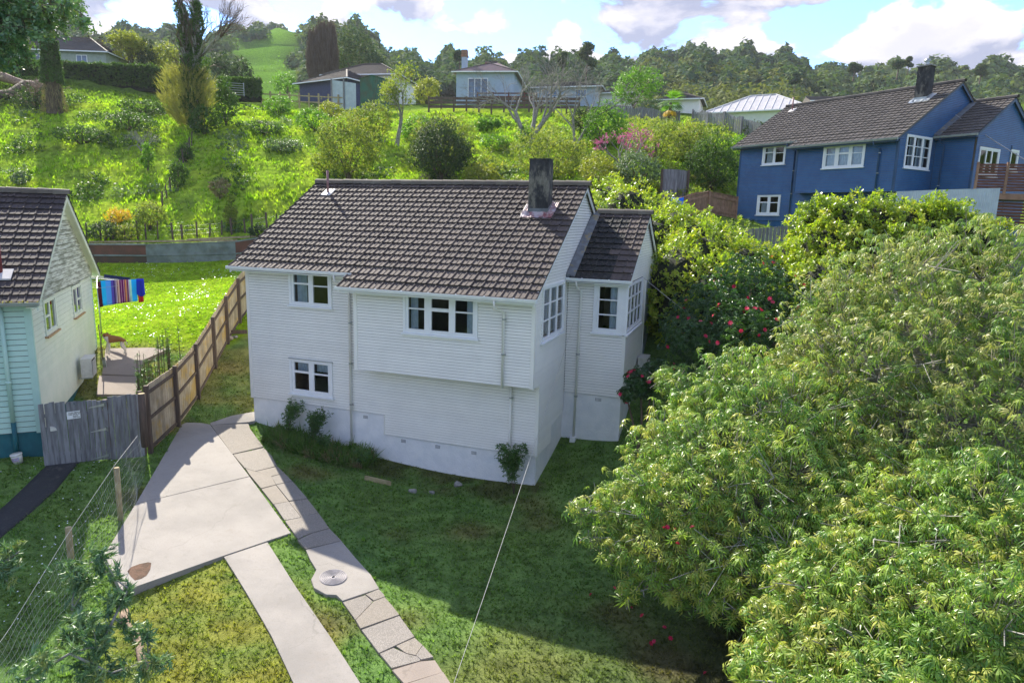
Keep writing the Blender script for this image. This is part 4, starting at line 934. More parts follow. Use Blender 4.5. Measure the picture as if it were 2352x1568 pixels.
# round post carrying the end of the netting
def post(px, py, h, r, mat, label, group=None, t=None, cut=False):
    p = hit(px, py) if t is None else at(px, py, t)
    e = empty('fence_post', (p[0], p[1], tz(p[0], p[1]) if t is None else p[2]), label=label, cat='fence post', group=group)
    mb = MB(); mb.tube([(0, 0, -.2), (0, 0, h * .5), (.01, 0, h)], [r, r, r * .96], 9); o = mb.build('post_shaft', mat, e, True)
    mb = MB(); mb.tube([(.01, 0, h + .001), (.01, 0, h + .012)], r * .9, 9); mb.build('post_end', M['wood_treated'], e)
    return np.array(e.location)
WP = [post(332, 1010, 1.35, .10, M['wood_post'], 'dark round post at the netting fence end by the gate', t=18.9),
      post(277, 1192, 1.33, .065, M['wood_treated'], 'upright timber post in the netting fence, farther of the two'),
      post(166, 1310, 1.0, .065, M['wood_treated'], 'upright timber post in the netting fence, nearer of the two')]
# netting: sagging wire mesh running down the slope between the two front yards
def wire_net():
    tops = [np.array(at(x, y, t)) for x, y, t in ((316, 1000, 17.9), (263, 1068, 15.3), (150, 1235, 13.2), (25, 1438, 11.4), (-60, 1560, 10.4))]
    e = empty('wire_fence', (tops[1][0], tops[1][1], tz(tops[1][0], tops[1][1])), label='sagging wire netting fence beside the concrete pad', cat='fence'); o = np.array(e.location)
    pts = []
    for a, b in zip(tops, tops[1:]):
        n = max(2, int(np.linalg.norm(b - a) / .10))
        for i in range(n): pts.append(a + (b - a) * i / n)
    pts.append(tops[-1]); n = len(pts); m_ = 9; G = np.empty((n, m_, 3))
    dirh = (tops[3] - tops[0]); dirh[2] = 0; dirh /= np.linalg.norm(dirh); nr = np.array([-dirh[1], dirh[0], 0])
    if (nr @ np.array([1., 0, 0])) < 0: nr = -nr
    for i, p in enumerate(pts):
        zg = tz(p[0], p[1]) + .03; H = p[2] - zg
        for j in range(m_):
            f = j / (m_ - 1); q = p - np.array([0, 0, H * f]) + nr * (.10 * math.sin(f * 2.6) + .04 * math.sin(i * .35 + f * 3)) * (1 if j else 0); q[2] += .015 * math.sin(i * .9 + j) * (j > 0); G[i, j] = q - o
    S = []
    for i in range(n - 1): S.append((G[i, 0], G[i+1, 0], .0045, .0045))
    link_ = segs_mesh('top_wire', S, M['pale_wire'], e, 4); S = []
    for i in range(n):
        for j in range(m_):
            if i < n - 1 and j: S.append((G[i, j], G[i+1, j], .0016, .0016))
            if j < m_ - 1: S.append((G[i, j], G[i, j+1], .0016, .0016))
    segs_mesh('netting', S, M['pale_wire'], e, 3, 'stuff')
M['pale_wire'] = simple('galvanised wire', (.42, .44, .45), None, 5, .5)
M['cable'] = simple('pale cable sheath', (.45, .44, .42), None, 5, .5)
wire_net()
# ------------------------------------------------------------------ corrugated fence across the back of the left lawn
def corr_sheet(mb_name, a, b, z0a, z1a, z0b, z1b, mat, parent, horiz=True, pitch=.076, amp=.012, n=(2, 2)):
    """sheet between ground points a and b (Vector xy0), ribs along the sheet (horiz) or upright"""
    a = Vector(a); b = Vector(b); d = (b - a); Ln = d.length; dn = d.normalized(); nr = Vector((-dn.y, dn.x, 0)); mb = MB()
    H = max(z1a - z0a, z1b - z0b)
    if horiz:
        rows = max(6, int(H / pitch * 4)); cols = 3
    else: rows = 1; cols = max(8, int(Ln / pitch * 4))
    for i in range(cols + 1):
        for j in range(rows + 1):
            u = i / cols; v = j / rows; k = math.sin(2 * math.pi * (v * H if horiz else u * Ln) / pitch) * amp
            lo = z0a + (z0b - z0a) * u; hi = z1a + (z1b - z1a) * u; p = a + d * u + nr * k; mb.v.append((p.x, p.y, lo + (hi - lo) * v))
    for i in range(cols):
        for j in range(rows): q = i * (rows + 1) + j; mb.f.append((q, q + rows + 1, q + rows + 2, q + 1))
    return mb.build(mb_name, mat, parent, True)
def back_fence():
    X = [(150, 607, 41.0), (338, 609, 41.6), (543, 607, 42.2), (640, 596, 43.)]; top = [(150, 561), (338, 562), (543, 555), (640, 540)]
    P = [Vector(at(*x)) for x in X]; Hh = []
    for p, (tx, ty), x in zip(P, top, X): Hh.append(Vector(at(tx, ty, x[2])).z)
    e = empty('corrugated_fence', (P[1].x, P[1].y, P[1].z), label='low corrugated iron fence of rusty and grey sheets behind the sunny lawn', cat='fence'); o = e.location.copy()
    mats = [(M['corr_rust'], M['corr_brown']), (M['corr_grey'], M['corr_grey']), (M['corr_rust'], M['corr_rust'])]
    for i in range(3):
        a, b = P[i] - o, P[i+1] - o; g0 = min(a.z, tz(P[i].x, P[i].y) - o.z) - .15; g1 = min(b.z, tz(P[i+1].x, P[i+1].y) - o.z) - .15; t0, t1 = Hh[i] - o.z, Hh[i+1] - o.z
        a.z = b.z = 0; m0, m1 = (g0 + t0) / 2, (g1 + t1) / 2; nr = Vector((-(b - a).normalized().y, (b - a).normalized().x, 0))
        corr_sheet('iron_sheet', a, b, g0, m0 + .06, g1, m1 + .06, mats[i][1], e); corr_sheet('iron_sheet', a - nr * .03, b - nr * .03, m0, t0, m1, t1, mats[i][0], e)
        for zz in ((t0 + .02, t1 + .02), (m0 + .04, m1 + .04)):
            mb = MB(); mb.bar(a - nr * .04 + Vector((0, 0, zz[0])), b - nr * .04 + Vector((0, 0, zz[1])), .05, .09 if i != 1 else .04); mb.build('rail', M['corr_grey'], e)
        for k in range(3):
            c = a + (b - a) * (k / 3); mb = MB(); mb.box(c.x - .05, c.x + .05, c.y + .03, c.y + .13, g0 - .1, t0 + .02); mb.build('post', M['wood_post'], e)
back_fence()
# wire fence on wooden posts above it
def bank_fence(pts, n, h, label, r=.05, rail=True, lean=.05, jit=.25):
    P = [np.array(at(*p)) for p in pts]; cum = [0]
    for a, b in zip(P, P[1:]): cum.append(cum[-1] + np.linalg.norm(b - a))
    e = empty('post_and_wire_fence', (P[0][0], P[0][1], tz(P[0][0], P[0][1])), label=label, cat='fence'); o = np.array(e.location); Q = []
    for i in range(n):
        s = cum[-1] * min(1, max(0, (i + random.uniform(-jit, jit)) / (n - 1))); k = max(0, min(len(P) - 2, int(np.searchsorted(cum, s)) - 1)); f = (s - cum[k]) / (cum[k+1] - cum[k]); p = P[k] + (P[k+1] - P[k]) * f; p[2] = tz(p[0], p[1]); p = p - o; Q.append(p)
        mb = MB(); hh = h * random.uniform(.75, 1.15); mb.tube([tuple(p - [0, 0, .2]), tuple(p + [random.gauss(0, lean), random.gauss(0, lean), hh])], r * random.uniform(.8, 1.4), 6); mb.build('post', M['wood_post'], e)
    S = []
    for a, b in zip(Q, Q[1:]):
        for z in ((.25, .5, .75) if rail else (.4, .8)): S.append((a + [0, 0, h * z], b + [0, 0, h * z], .004, .004))
    segs_mesh('wire', S, M['lead'], e, 3)
    return e
bank_fence([(200, 548, 43.4), (420, 548, 44.0), (640, 535, 45.)], 17, 1.1, 'row of old posts and wire along the foot of the grass bank')
bank_fence([(372, 470, 47.5), (400, 430, 50), (420, 380, 53), (440, 335, 57)], 11, 1.3, 'old post and wire fence climbing the bank below the poplar', r=.06)
# long rail laid in front of them
def rails():
    e = None
    for i, (x0, y0, t0, x1, y1, t1) in enumerate(((190, 556, 42.9, 545, 552, 43.4), (430, 551, 43.1, 620, 541, 43.9))):
        a = Vector(at(x0, y0, t0)); b = Vector(at(x1, y1, t1)); mb = MB(); mb.bar((0, 0, 0), b - a, .12, .12)
        o = mb.build('timber_rail', M['wood_treated'], None); o.location = a
        tag(o, ('long pale timber rail along the top of the corrugated fence, left piece', 'pale timber rail behind the corrugated fence, right piece by the roof')[i], 'timber rail', 'timber rails above the corrugated fence')
rails()
# ------------------------------------------------------------------ concrete pad, strip and broken path
def Z2(x, y): return ((250 + x / 2.108) * .82788, (1150 + y / 2.108) * .82788)
def lift(px, dz):
    p = hit(*px); return Vector(on_z(px[0], px[1], p[2] + dz))
EXCL = []
def slab(name, poly, th, mat, parent=None, origin=Vector((0, 0, 0)), bevel=.0):
    """poly: world points of the upper face; solid slab below it"""
    EXCL.append(np.array([[p[0], p[1]] for p in poly]))
    n = len(poly); mb = MB(); c = sum((Vector(p) for p in poly), Vector()) / n
    top = [Vector(p) - origin for p in poly]; top = [p - (c - origin - p).normalized() * .010 for p in top]; ins = [p + (c - origin - p).normalized() * .006 for p in top]
    mb.v = [tuple(p + Vector((0, 0, 0))) for p in ins] + [tuple(p - Vector((0, 0, .012))) for p in top] + [tuple(p - Vector((0, 0, th))) for p in top]
    mb.f.append(tuple(range(n)))
    for i in range(n):
        j = (i + 1) % n; mb.f.append((i, i + n, j + n, j)); mb.f.append((i + n, i + 2*n, j + 2*n, j + n))
    o = mb.build(name, mat, parent)
    if o.data.polygons[0].normal.z < 0:
        o.data.flip_normals()
    return o
def planar(pts):
    A = np.array([[p.x, p.y, 1] for p in pts]); z = np.array([p.z for p in pts]); return np.linalg.lstsq(A, z, rcond=None)[0]
def pad():
    key = [(Z2(545, 45), .03), (Z2(700, 55), .03), (Z2(1172, 692), .05), (Z2(200, 1028), .20), (Z2(85, 812), .12), (Z2(932, 360), .03), (Z2(268, 520), .06)]
    k = planar([lift(p, d) for p, d in key])
    def on(px):
        d = ray(*px); A, B, Cc = k; t = (A * C0[0] + B * C0[1] + Cc - C0[2]) / (d[2] - A * d[0] - B * d[1]); return Vector(C0 + t * d)
    o = on(Z2(600, 500)); e = empty('concrete_pad', o, kind='structure'); o = e.location.copy()
    slab('slab', [on(Z2(*p)) for p in ((545,45),(640,47),(700,57),(930,358),(268,519))], .25, M['conc'], e, o)
    slab('slab', [on(Z2(*p)) for p in ((266,523),(932,362),(1172,690),(780,822),(200,1026),(180,1015),(85,815))], .45, M['conc'], e, o)
    # strip running down to the street, following the ground
    L = [(783,827),(840,918),(900,1015),(980,1150),(1060,1290),(1125,1428),(1190,1568),(1345,1860)]; Rr = [(1037,742),(1118,870),(1200,1000),(1300,1145),(1400,1290),(1490,1428),(1580,1568),(1770,1860)]
    a = [lift(Z2(*p), .045) - o for p in L]; b = [lift(Z2(*p), .045) - o for p in Rr]; a[0] = on(Z2(*L[0])) - o - Vector((0, 0, .012)); b[0] = on(Z2(*Rr[0])) - o - Vector((0, 0, .012)); n = len(a); mb = MB(); dn = Vector((0, 0, .14))
    EXCL.append(np.array([[(p + o).x, (p + o).y] for p in a] + [[(p + o).x, (p + o).y] for p in b[::-1]]))
    for p, q in zip(a, b): mb.v += [tuple(p), tuple(q), tuple(q - dn), tuple(p - dn)]
    for k_ in range(n - 1):
        for c_ in range(4): d_ = (c_ + 1) % 4; mb.f.append((4*k_+c_, 4*k_+4+c_, 4*k_+4+d_, 4*k_+d_))
    mb.f += [(0, 1, 2, 3), (4*n-1, 4*n-2, 4*n-3, 4*n-4)]; q = mb.build('strip_slab', M['conc'], e)
    if q.data.polygons[0].normal.z < 0: q.data.flip_normals()
    P = [on(Z2(*p)) + Vector((0, 0, .004)) for p in ((218,915),(240,890),(290,872),(340,862),(358,866),(352,905),(330,940),(300,958),(262,968),(238,945))]
    mb = MB(); mb.add([p - o for p in P], [tuple(range(len(P)))]); q = mb.build('broken_patch', M['soil'], e)
    if q.data.polygons[0].normal.z < 0: q.data.flip_normals()
    return e
pad()
def path():
    polys = [([(705,48),(830,10),(962,-20),(962,36),(925,44),(705,58)], 'conc'), ([(707,62),(925,48),(935,85),(1012,188),(832,226)], 'conc_old'),
      ([(838,232),(1015,193),(1062,240),(1092,297),(965,328),(905,308)], 'conc_old'), ([(910,315),(967,333),(1058,360),(1085,408),(1000,430),(935,352)], 'conc_old'), ([(970,331),(1096,302),(1132,338),(1060,358)], 'conc_old'),
      ([(1062,364),(1136,343),(1180,388),(1088,408)], 'conc_old'), ([(1003,434),(1086,412),(1160,505),(1072,521)], 'conc_old'), ([(1090,411),(1184,392),(1268,488),(1164,503)], 'conc_old'),
      ([(1076,525),(1161,509),(1232,600),(1138,617)], 'conc_old'), ([(1165,508),(1271,492),(1332,570),(1236,598)], 'conc_old'), ([(1141,621),(1335,575),(1396,662),(1290,690),(1217,722)], 'conc_old'),
      ([(1217,733),(1295,695),(1399,667),(1468,736),(1262,783)], 'conc_old'),
      ([(1263,788),(1469,741),(1550,838),(1640,935),(1688,1012),(1476,1086),(1440,1052),(1380,1050),(1312,1012),(1295,962),(1325,905),(1288,845)], 'conc'),
      ([(1480,1092),(1608,1052),(1652,1088),(1552,1193)], 'conc_old'), ([(1614,1050),(1688,1020),(1716,1050),(1722,1062),(1660,1084)], 'conc_old'), ([(1556,1199),(1658,1092),(1722,1068),(1760,1110),(1806,1168),(1583,1248)], 'conc_old'),
      ([(1590,1254),(1808,1174),(1895,1292),(1780,1345),(1690,1388)], 'conc_old'), ([(1696,1393),(1775,1360),(1850,1395),(1922,1412),(1930,1432),(1765,1475)], 'conc_old'), ([(1792,1348),(1897,1301),(1942,1342),(1903,1400),(1850,1388)], 'conc_old'),
      ([(1908,1403),(1946,1348),(2005,1413),(1936,1428)], 'conc_old'), ([(1768,1488),(1930,1440),(2015,1432),(2060,1500),(1840,1568)], 'conc_brown'), ([(1846,1576),(2064,1506),(2190,1700),(1980,1800)], 'conc_brown')]
    o = lift(Z2(1200, 600), 0); e = empty('garden_path', o, kind='structure')
    for pl, mt in polys:
        dz = .05 if mt != 'conc' else .055; P = [lift(Z2(*p), dz) for p in pl]; k = planar(P); j = random.uniform(-.010, .012)
        P = [Vector((p.x, p.y, k[0] * p.x + k[1] * p.y + k[2] + j)) for p in P]
        slab('slab', P, .13, M[mt], e, o)
    # manhole lid with its rings
    c = lift(Z2(1422, 948), .065); m_ = empty('manhole_cover', c, label='round ribbed manhole lid in the widened concrete of the path', cat='manhole cover')
    k = planar([lift(Z2(*p), .05) for p in ((1300,960),(1476,1086),(1550,838),(1640,935),(1325,905))]); n = Vector((-k[0], -k[1], 1)).normalized(); m_.rotation_euler = n.to_track_quat('Z', 'Y').to_euler()
    b = MB(); b.tube([(0, 0, -.05), (0, 0, .004)], .30, 28); b.build('lid', M['cast'], m_)
    for r in (.28, .24, .20, .16, .12, .08):
        b = MB(); N = 28
        for i in range(N):
            t = 2 * math.pi * i / N
            for rr, zz in ((r - .012, .0045), (r - .006, .013), (r + .004, .013), (r + .01, .0045)): b.v.append((rr * math.cos(t), rr * math.sin(t), zz))
        for i in range(N):
            for q in range(3): a = i * 4 + q; d = ((i + 1) % N) * 4 + q; b.f.append((a, d, d + 1, a + 1))
        b.build('ring', M['cast'], m_)
    b = MB(); b.box(-.03, .03, -.012, .012, .0045, .02); b.build('keyhole', M['dark'], m_)
path()
def asphalt():
    pts = [(175,1033),(150,1036),(95,1070),(30,1140),(-40,1195),(-60,1300),(60,1190),(100,1135),(150,1075),(215,1035)]
    P = [lift(p, .03) for p in pts]; o = P[0].copy(); mb = MB()
    # quads following the ground
    A_ = [(172,1034),(110,1064),(60,1112),(20,1150),(-50,1210),(-150,1290)]; B_ = [(218,1036),(178,1062),(130,1120),(72,1172),(0,1232),(-90,1330)]
    rows = []
    for a, b_ in zip(A_, B_):
        pa, pb = lift(a, .03), lift(b_, .03); rows.append([pa + (pb - pa) * k / 4 for k in range(5)])
    R2 = []
    for r0, r1 in zip(rows, rows[1:]):
        for s in range(4): R2.append([p + (q - p) * s / 4 for p, q in zip(r0, r1)])
    R2.append(rows[-1])
    for r in R2:
        for p in r: mb.v.append((p.x - o.x, p.y - o.y, tz(p.x, p.y) + .03 - o.z))
    n = len(R2); EXCL.append(np.array([[r[0].x, r[0].y] for r in R2] + [[r[-1].x, r[-1].y] for r in R2[::-1]]))
    for i in range(n - 1):
        for j in range(4): q = i * 5 + j; mb.f.append((q, q + 1, q + 6, q + 5))
    ob = mb.build('asphalt_path', M['asphalt'], None, True, 'structure'); ob.location = o
    if ob.data.polygons[0].normal.z < 0: ob.data.flip_normals()
    md = ob.modifiers.new('thick', 'SOLIDIFY'); md.thickness = .08; md.offset = -1
asphalt()
def concrete_at_dog():
    e = empty('back_path', at(250, 850, 24.), kind='structure'); o = e.location.copy()
    for pl in ([(243,800),(345,798),(388,800),(330,826),(318,862),(235,858)], [(228,862),(318,864),(312,905),(222,905)]):
        slab('slab', [lift(p, .05) for p in pl], .15, M['conc_brown'], e, o)
concrete_at_dog()
# ------------------------------------------------------------------ small things
def log(name, a, b, r, mat, label, cat='log', group=None):
    a = Vector(a); b = Vector(b); n = 7; d = b - a; sd = d.cross(Vector((0, 0, 1))).normalized()
    pts = [d * (i / n) + sd * math.sin(i * 1.3) * r * .5 + Vector((0, 0, r * .1 * random.uniform(-1, 1))) for i in range(n + 1)]
    mb = MB(); mb.tube(pts, [r * random.uniform(.75, 1.1) * (1 - .25 * i / n) for i in range(n + 1)], 8); o = mb.build(name, mat, None, True); o.location = a
    return tag(o, label, cat, group)
log('fallen_log', lift((285, 1405), .07), lift((340, 1535), .07), .085, M['dead_wood'], 'weathered split log lying on the mossy lawn near the pad')
def plank(px0, px1, h, label, mat=M['wood_treated']):
    a, b = lift(px0, .04), lift(px1, .04); mb = MB(); mb.bar((0, 0, h / 2 - .04), b - a + Vector((0, 0, h / 2 - .04)), .04, h); o = mb.build('edging_board', mat, None); o.location = a; tag(o, label, 'timber board')
plank((838, 1098), (898, 1112), .13, 'short timber edging board in the grass before the house')
plank((508, 765), (568, 764), .16, 'timber edging board between fence and house wall', M['wood_post'])
def rock(px, s, label, mat=M['stone'], group='loose stones'):
    p = lift(px, s * .3); import bmesh as bm_
    b = bm_.new(); bm_.ops.create_icosphere(b, subdivisions=2, radius=s)
    for v in b.verts:
        k = 1 + .18 * math.sin(v.co.x * 9 / s * .4 + px[0]) + random.uniform(-.07, .07); v.co = Vector((v.co.x * k * 1.2, v.co.y * k, v.co.z * k * .7))
    me = bpy.data.meshes.new('rock'); b.to_mesh(me); b.free(); me.materials.append(mat); o = link('rock', me); o.location = p; tag(o, label, 'stone', group)
rock((948, 1127), .10, 'grey stone at the right end of the edging board'); rock((992, 1130), .07, 'dark stone to the right of the grey stone'); rock((1052, 1112), .12, 'flat pale stone half buried near the plaster wall')
rock((512, 778), .13, 'pale round stone by the fence, left one of three', group='round stones by the fence'); rock((528, 776), .12, 'orange round stone by the fence, middle of three', M['conc_brown'], 'round stones by the fence'); rock((540, 773), .09, 'pale small stone by the fence, right one of three', group='round stones by the fence')
def bucket():
    p = lift((43, 1062), .0); e = empty('bucket', p, label='white plastic bucket with faded print by the teal foundation', cat='bucket'); e.rotation_euler = (R(8), R(-6), .4)
    b = MB(); b.tube([(0, 0, 0), (0, 0, .26)], [.105, .135], 16); b.tube([(0, 0, .235), (0, 0, .262)], .142, 16); b.build('tub', M['plastic_white'], e, True)
    b = MB(); N = 8
    for i in range(N + 1):
        t = -2.6 + i * 1.9 / N
        for z in (.08, .19): b.v.append(((.117 + z * .095) * math.cos(t), (.117 + z * .095) * math.sin(t), z))
    b.f = [(2*i, 2*i+2, 2*i+3, 2*i+1) for i in range(N)]; b.build('print', simple('faded blue red print', (.35,.5,.75), (.6,.25,.3), 30, .5), e, True)
bucket()
def spade():
    a = lift((238, 842), .02); b = Vector(at(226, 745, 23.6)); e = empty('shovel', a, label='long handled shovel leaning against the cream wall corner', cat='shovel')
    mb = MB(); mb.tube([Vector((0, 0, .25)), b - a], .018, 6); mb.build('handle', M['dead_wood'], e, True)
    mb = MB(); mb.hexa([(-.02,-.01,0),(.22,-.06,0),(.22,-.05,.01),(-.02,0,.01),(-.06,.0,.34),(.12,-.02,.36),(.12,0,.37),(-.06,.02,.35)]); mb.build('blade', M['metal'], e)
spade()
# clothes line with washing
def washing():
    base = hit(250, 765, 20); pc = Vector(at(222, 640, 27.5)); bz = tz(pc.x, pc.y)
    e = empty('clothes_line', (pc.x, pc.y, bz), label='rotary clothes line behind the left house', cat='clothes line'); o = e.location.copy()
    mb = MB(); mb.tube([(0, 0, 0), (0, 0, pc.z - bz)], .03, 8); mb.build('pole', M['metal'], e, True)
    arms = [Vector(at(x, y, t)) for x, y, t in ((223, 662, 26.4), (325, 650, 27.2), (226, 633, 28.6), (150, 640, 27.5))]
    mb = MB()
    for a in arms: mb.tube([Vector((0, 0, pc.z - bz)), a - o], .014, 6)
    mb.build('arm', M['metal'], e)
    S = []
    for f in (1, .8, .6, .4):
        q = [np.array(pc - o + (a - pc) * f) for a in arms]
        for a, b in ((0, 1), (1, 2), (2, 3), (3, 0)): S.append((q[a], q[b], .006, .006))
    segs_mesh('line', S, M['pale_wire'], e, 4)
    def cloth(a, b, drop, mat, name, label, cat, fold=.02, th=None, taper=0):
        a = Vector(a); b = Vector(b); n, m_ = 22, 10; mb = MB(); d = (b - a); nr = d.cross(Vector((0, 0, 1))).normalized()
        for i in range(n + 1):
            for j in range(m_ + 1):
                u, v = i / n, j / m_; p = d * u * (1 - taper * v) + d * taper * v * .5 + nr * (math.sin(u * 9 + 1) * fold * v + .06 * v) + Vector((0, 0, -drop(u) * v)); mb.v.append(tuple(p))
        for i in range(n):
            for j in range(m_): q = i * (m_ + 1) + j; mb.f.append((q, q + m_ + 1, q + m_ + 2, q + 1))
        me = mb.mesh(name, True); uv = me.uv_layers.new(name='UVMap')
        for lp in me.loops: vi = lp.vertex_index; uv.data[lp.index].uv = ((vi // (m_ + 1)) / n, (vi % (m_ + 1)) / m_)
        ob = link(name, me, mat); ob.location = a; md = ob.modifiers.new('thick', 'SOLIDIFY'); md.thickness = .006; tag(ob, label, cat); return ob
    mt, t = newmat('striped towel cloth'); uvn = nd(t, 'ShaderNodeUVMap'); sx = nd(t, 'ShaderNodeSeparateXYZ'); t.links.new(uvn.outputs[0], sx.inputs[0]); cr = nd(t, 'ShaderNodeValToRGB'); cr.color_ramp.interpolation = 'CONSTANT'; t.links.new(sx.outputs[0], cr.inputs[0])
    st = [(0,(.02,.42,.72)),(.15,(.12,.35,.70)),(.29,(.13,.09,.42)),(.36,(.07,.03,.18)),(.395,(.25,.2,.4)),(.43,(.5,.42,.45)),(.455,(.16,.06,.1)),(.475,(.55,.4,.38)),(.52,(.16,.01,.16)),(.565,(.5,.3,.42)),(.58,(.17,.01,.16)),(.635,(.6,.4,.45)),(.65,(.16,.01,.15)),(.675,(.6,.3,.12)),(.71,(.3,.2,.25)),(.735,(.2,.01,.12)),(.765,(.45,.4,.55)),(.80,(.45,.65,.6)),(.855,(.03,.45,.75))]
    el = cr.color_ramp.elements
    while len(el) < len(st): el.new(.5)
    for q, (a, c) in zip(el, st): q.position = a; q.color = (*c, 1)
    p = principled(t, cr.outputs[0], .9); tr = nd(t, 'ShaderNodeBsdfTranslucent'); t.links.new(cr.outputs[0], tr.inputs[0]); mx = nd(t, 'ShaderNodeMixShader'); mx.inputs[0].default_value = .45; t.links.new(p.outputs[0], mx.inputs[1]); t.links.new(tr.outputs[0], mx.inputs[2]); finish(t, mx.outputs[0])
    def pl(name, c):
        mt2, t2 = newmat(name); p = principled(t2, c, .9); tr = nd(t2, 'ShaderNodeBsdfTranslucent'); tr.inputs[0].default_value = (*c, 1); mx = nd(t2, 'ShaderNodeMixShader'); mx.inputs[0].default_value = .4; t2.links.new(p.outputs[0], mx.inputs[1]); t2.links.new(tr.outputs[0], mx.inputs[2]); finish(t2, mx.outputs[0]); return mt2
    cloth(at(229, 645, 26.5), at(313, 641, 27.0), lambda u: 1.0 - .12 * u, mt, 'striped_towel', 'large towel striped in turquoise, purple and orange on the clothes line', 'towel')
    cloth(at(222, 648, 26.4), at(231, 646, 26.5), lambda u: 1.0, pl('maroon cloth', (.10, .01, .03)), 'maroon_towel', 'narrow dark maroon towel left of the striped towel', 'towel')
    cloth(at(314, 641, 27.0), at(326, 639, 27.1), lambda u: .95, pl('red cloth', (.45, .03, .03)), 'red_trousers', 'red garment hanging behind the blue shirt', 'clothing')
    cloth(at(313, 640, 26.9), at(330, 640, 27.0), lambda u: .62 + .1 * math.sin(u * 3), pl('royal blue cloth', (.02, .05, .55)), 'blue_shirt', 'royal blue shirt right of the striped towel', 'clothing', taper=-.15)
    cloth(at(240, 630, 28.2), at(300, 638, 27.6), lambda u: .22, pl('navy cloth', (.02, .03, .12)), 'navy_clothes', 'navy garment on the farther line behind the striped towel', 'clothing')
washing()
# ------------------------------------------------------------------ the dog
def skin_body(name, verts, edges, radii, mat, parent, sub=2):
    me = bpy.data.meshes.new(name); me.from_pydata(verts, edges, []); o = link(name, me, mat, parent)
    md = o.modifiers.new('skin', 'SKIN'); sk = me.skin_vertices[0].data
    for i, r in enumerate(radii): sk[i].radius = (r, r) if not isinstance(r, tuple) else r
    sk[0].use_root = True; s = o.modifiers.new('sub', 'SUBSURF'); s.levels = sub; s.render_levels = sub; md.use_smooth_shade = True
    return o
def dog():
    p = lift((268, 813), .05); e = empty('dog', p, label='tan and white short haired dog standing on the path, looking at the camera', cat='dog')
    # local frame: x towards its head; built facing -x in the picture (left)
    rd = Vector(ray(262, 800)); rd.z = 0; rd.normalize(); right = Vector((rd.y, -rd.x, 0)); e.rotation_euler = (0, 0, math.atan2(right.y, right.x)); e.scale = (1.16, 1.25, 1.2)
    mt, t = newmat('tan and white dog coat'); tc = nd(t, 'ShaderNodeTexCoord'); sx = nd(t, 'ShaderNodeSeparateXYZ'); t.links.new(tc.outputs['Object'], sx.inputs[0])
    nz = noise(t, 14, 3, .5, tc.outputs['Object']); zz = mth(t, 'ADD', sx.outputs[2], mth(t, 'MULTIPLY', mth(t, 'SUBTRACT', nz, .5), .12))
    back = smooth(t, zz, .36, .42); chest = smooth(t, mth(t, 'ADD', sx.outputs[0], mth(t, 'MULTIPLY', nz, .05)), -.20, -.16); hd = smooth(t, zz, .60, .62)
    f = mth(t, 'MAXIMUM', mth(t, 'MULTIPLY', back, chest), hd)
    col = mixc(t, f, (.72, .66, .58), (.30, .14, .05)); finish(t, principled(t, col, .8, noise(t, 60, 2), .002, .2).outputs[0])
    V = [(.18,0,.50),(.05,0,.50),(-.10,0,.49),(-.20,0,.50),(-.26,0,.58),(-.29,-.02,.66),  # hips, belly, chest, shoulder, neck, skull
         (-.30,-.11,.635),(-.302,-.17,.625),     # muzzle towards the viewer (-y)
         (.24,0,.46),(.30,0,.38),(.32,0,.28),     # tail
         (-.20,-.07,.42),(-.19,-.075,.25),(-.20,-.075,.10),(-.22,-.09,.02),
         (-.20,.07,.42),(-.25,.075,.25),(-.26,.075,.10),(-.28,.06,.02),
         (.20,-.07,.42),(.15,-.08,.28),(.24,-.08,.15),(.22,-.09,.02),(.19,-.11,.012),
         (.20,.07,.42),(.19,.08,.28),(.27,.08,.15),(.26,.08,.02),(.23,.06,.012)]
    Ed = [(0,1),(1,2),(2,3),(3,4),(4,5),(5,6),(6,7),(0,8),(8,9),(9,10),(3,11),(11,12),(12,13),(13,14),(3,15),(15,16),(16,17),(17,18),(0,19),(19,20),(20,21),(21,22),(22,23),(0,24),(24,25),(25,26),(26,27),(27,28)]
    Rr = [(.12,.12),(.11,.11),(.14,.145),(.13,.135),.10,.092,.05,.035,.03,.018,.01,.055,.034,.026,.03,.055,.034,.026,.03,.07,.048,.026,.022,.024,.07,.048,.026,.022,.024]
    skin_body('body', V, Ed, Rr, mt, e)
    brown = simple('brown dog ear', (.22,.09,.035), None, 9, .8)
    for s in (-1, 1):
        b = MB(); b.add([(-.29+s*.05,-.01,.73),(-.29+s*.10,-.03,.715),(-.29+s*.12,-.07,.67),(-.29+s*.06,-.05,.70),(-.29+s*.06,.0,.72)], [(0,1,3),(1,2,3),(0,4,1),(4,2,1),(0,3,2,4)]); b.build('ear', brown, e)
    import bmesh as bm_
    for nm, loc, r in (('nose', (-.302,-.205,.635), .018), ('eye', (-.335,-.085,.68), .011), ('eye', (-.262,-.085,.68), .011)):
        b = bm_.new(); bm_.ops.create_icosphere(b, subdivisions=2, radius=r); me = bpy.data.meshes.new(nm); b.to_mesh(me); b.free(); o = link(nm, me, M['dark'], e); o.location = loc
dog()
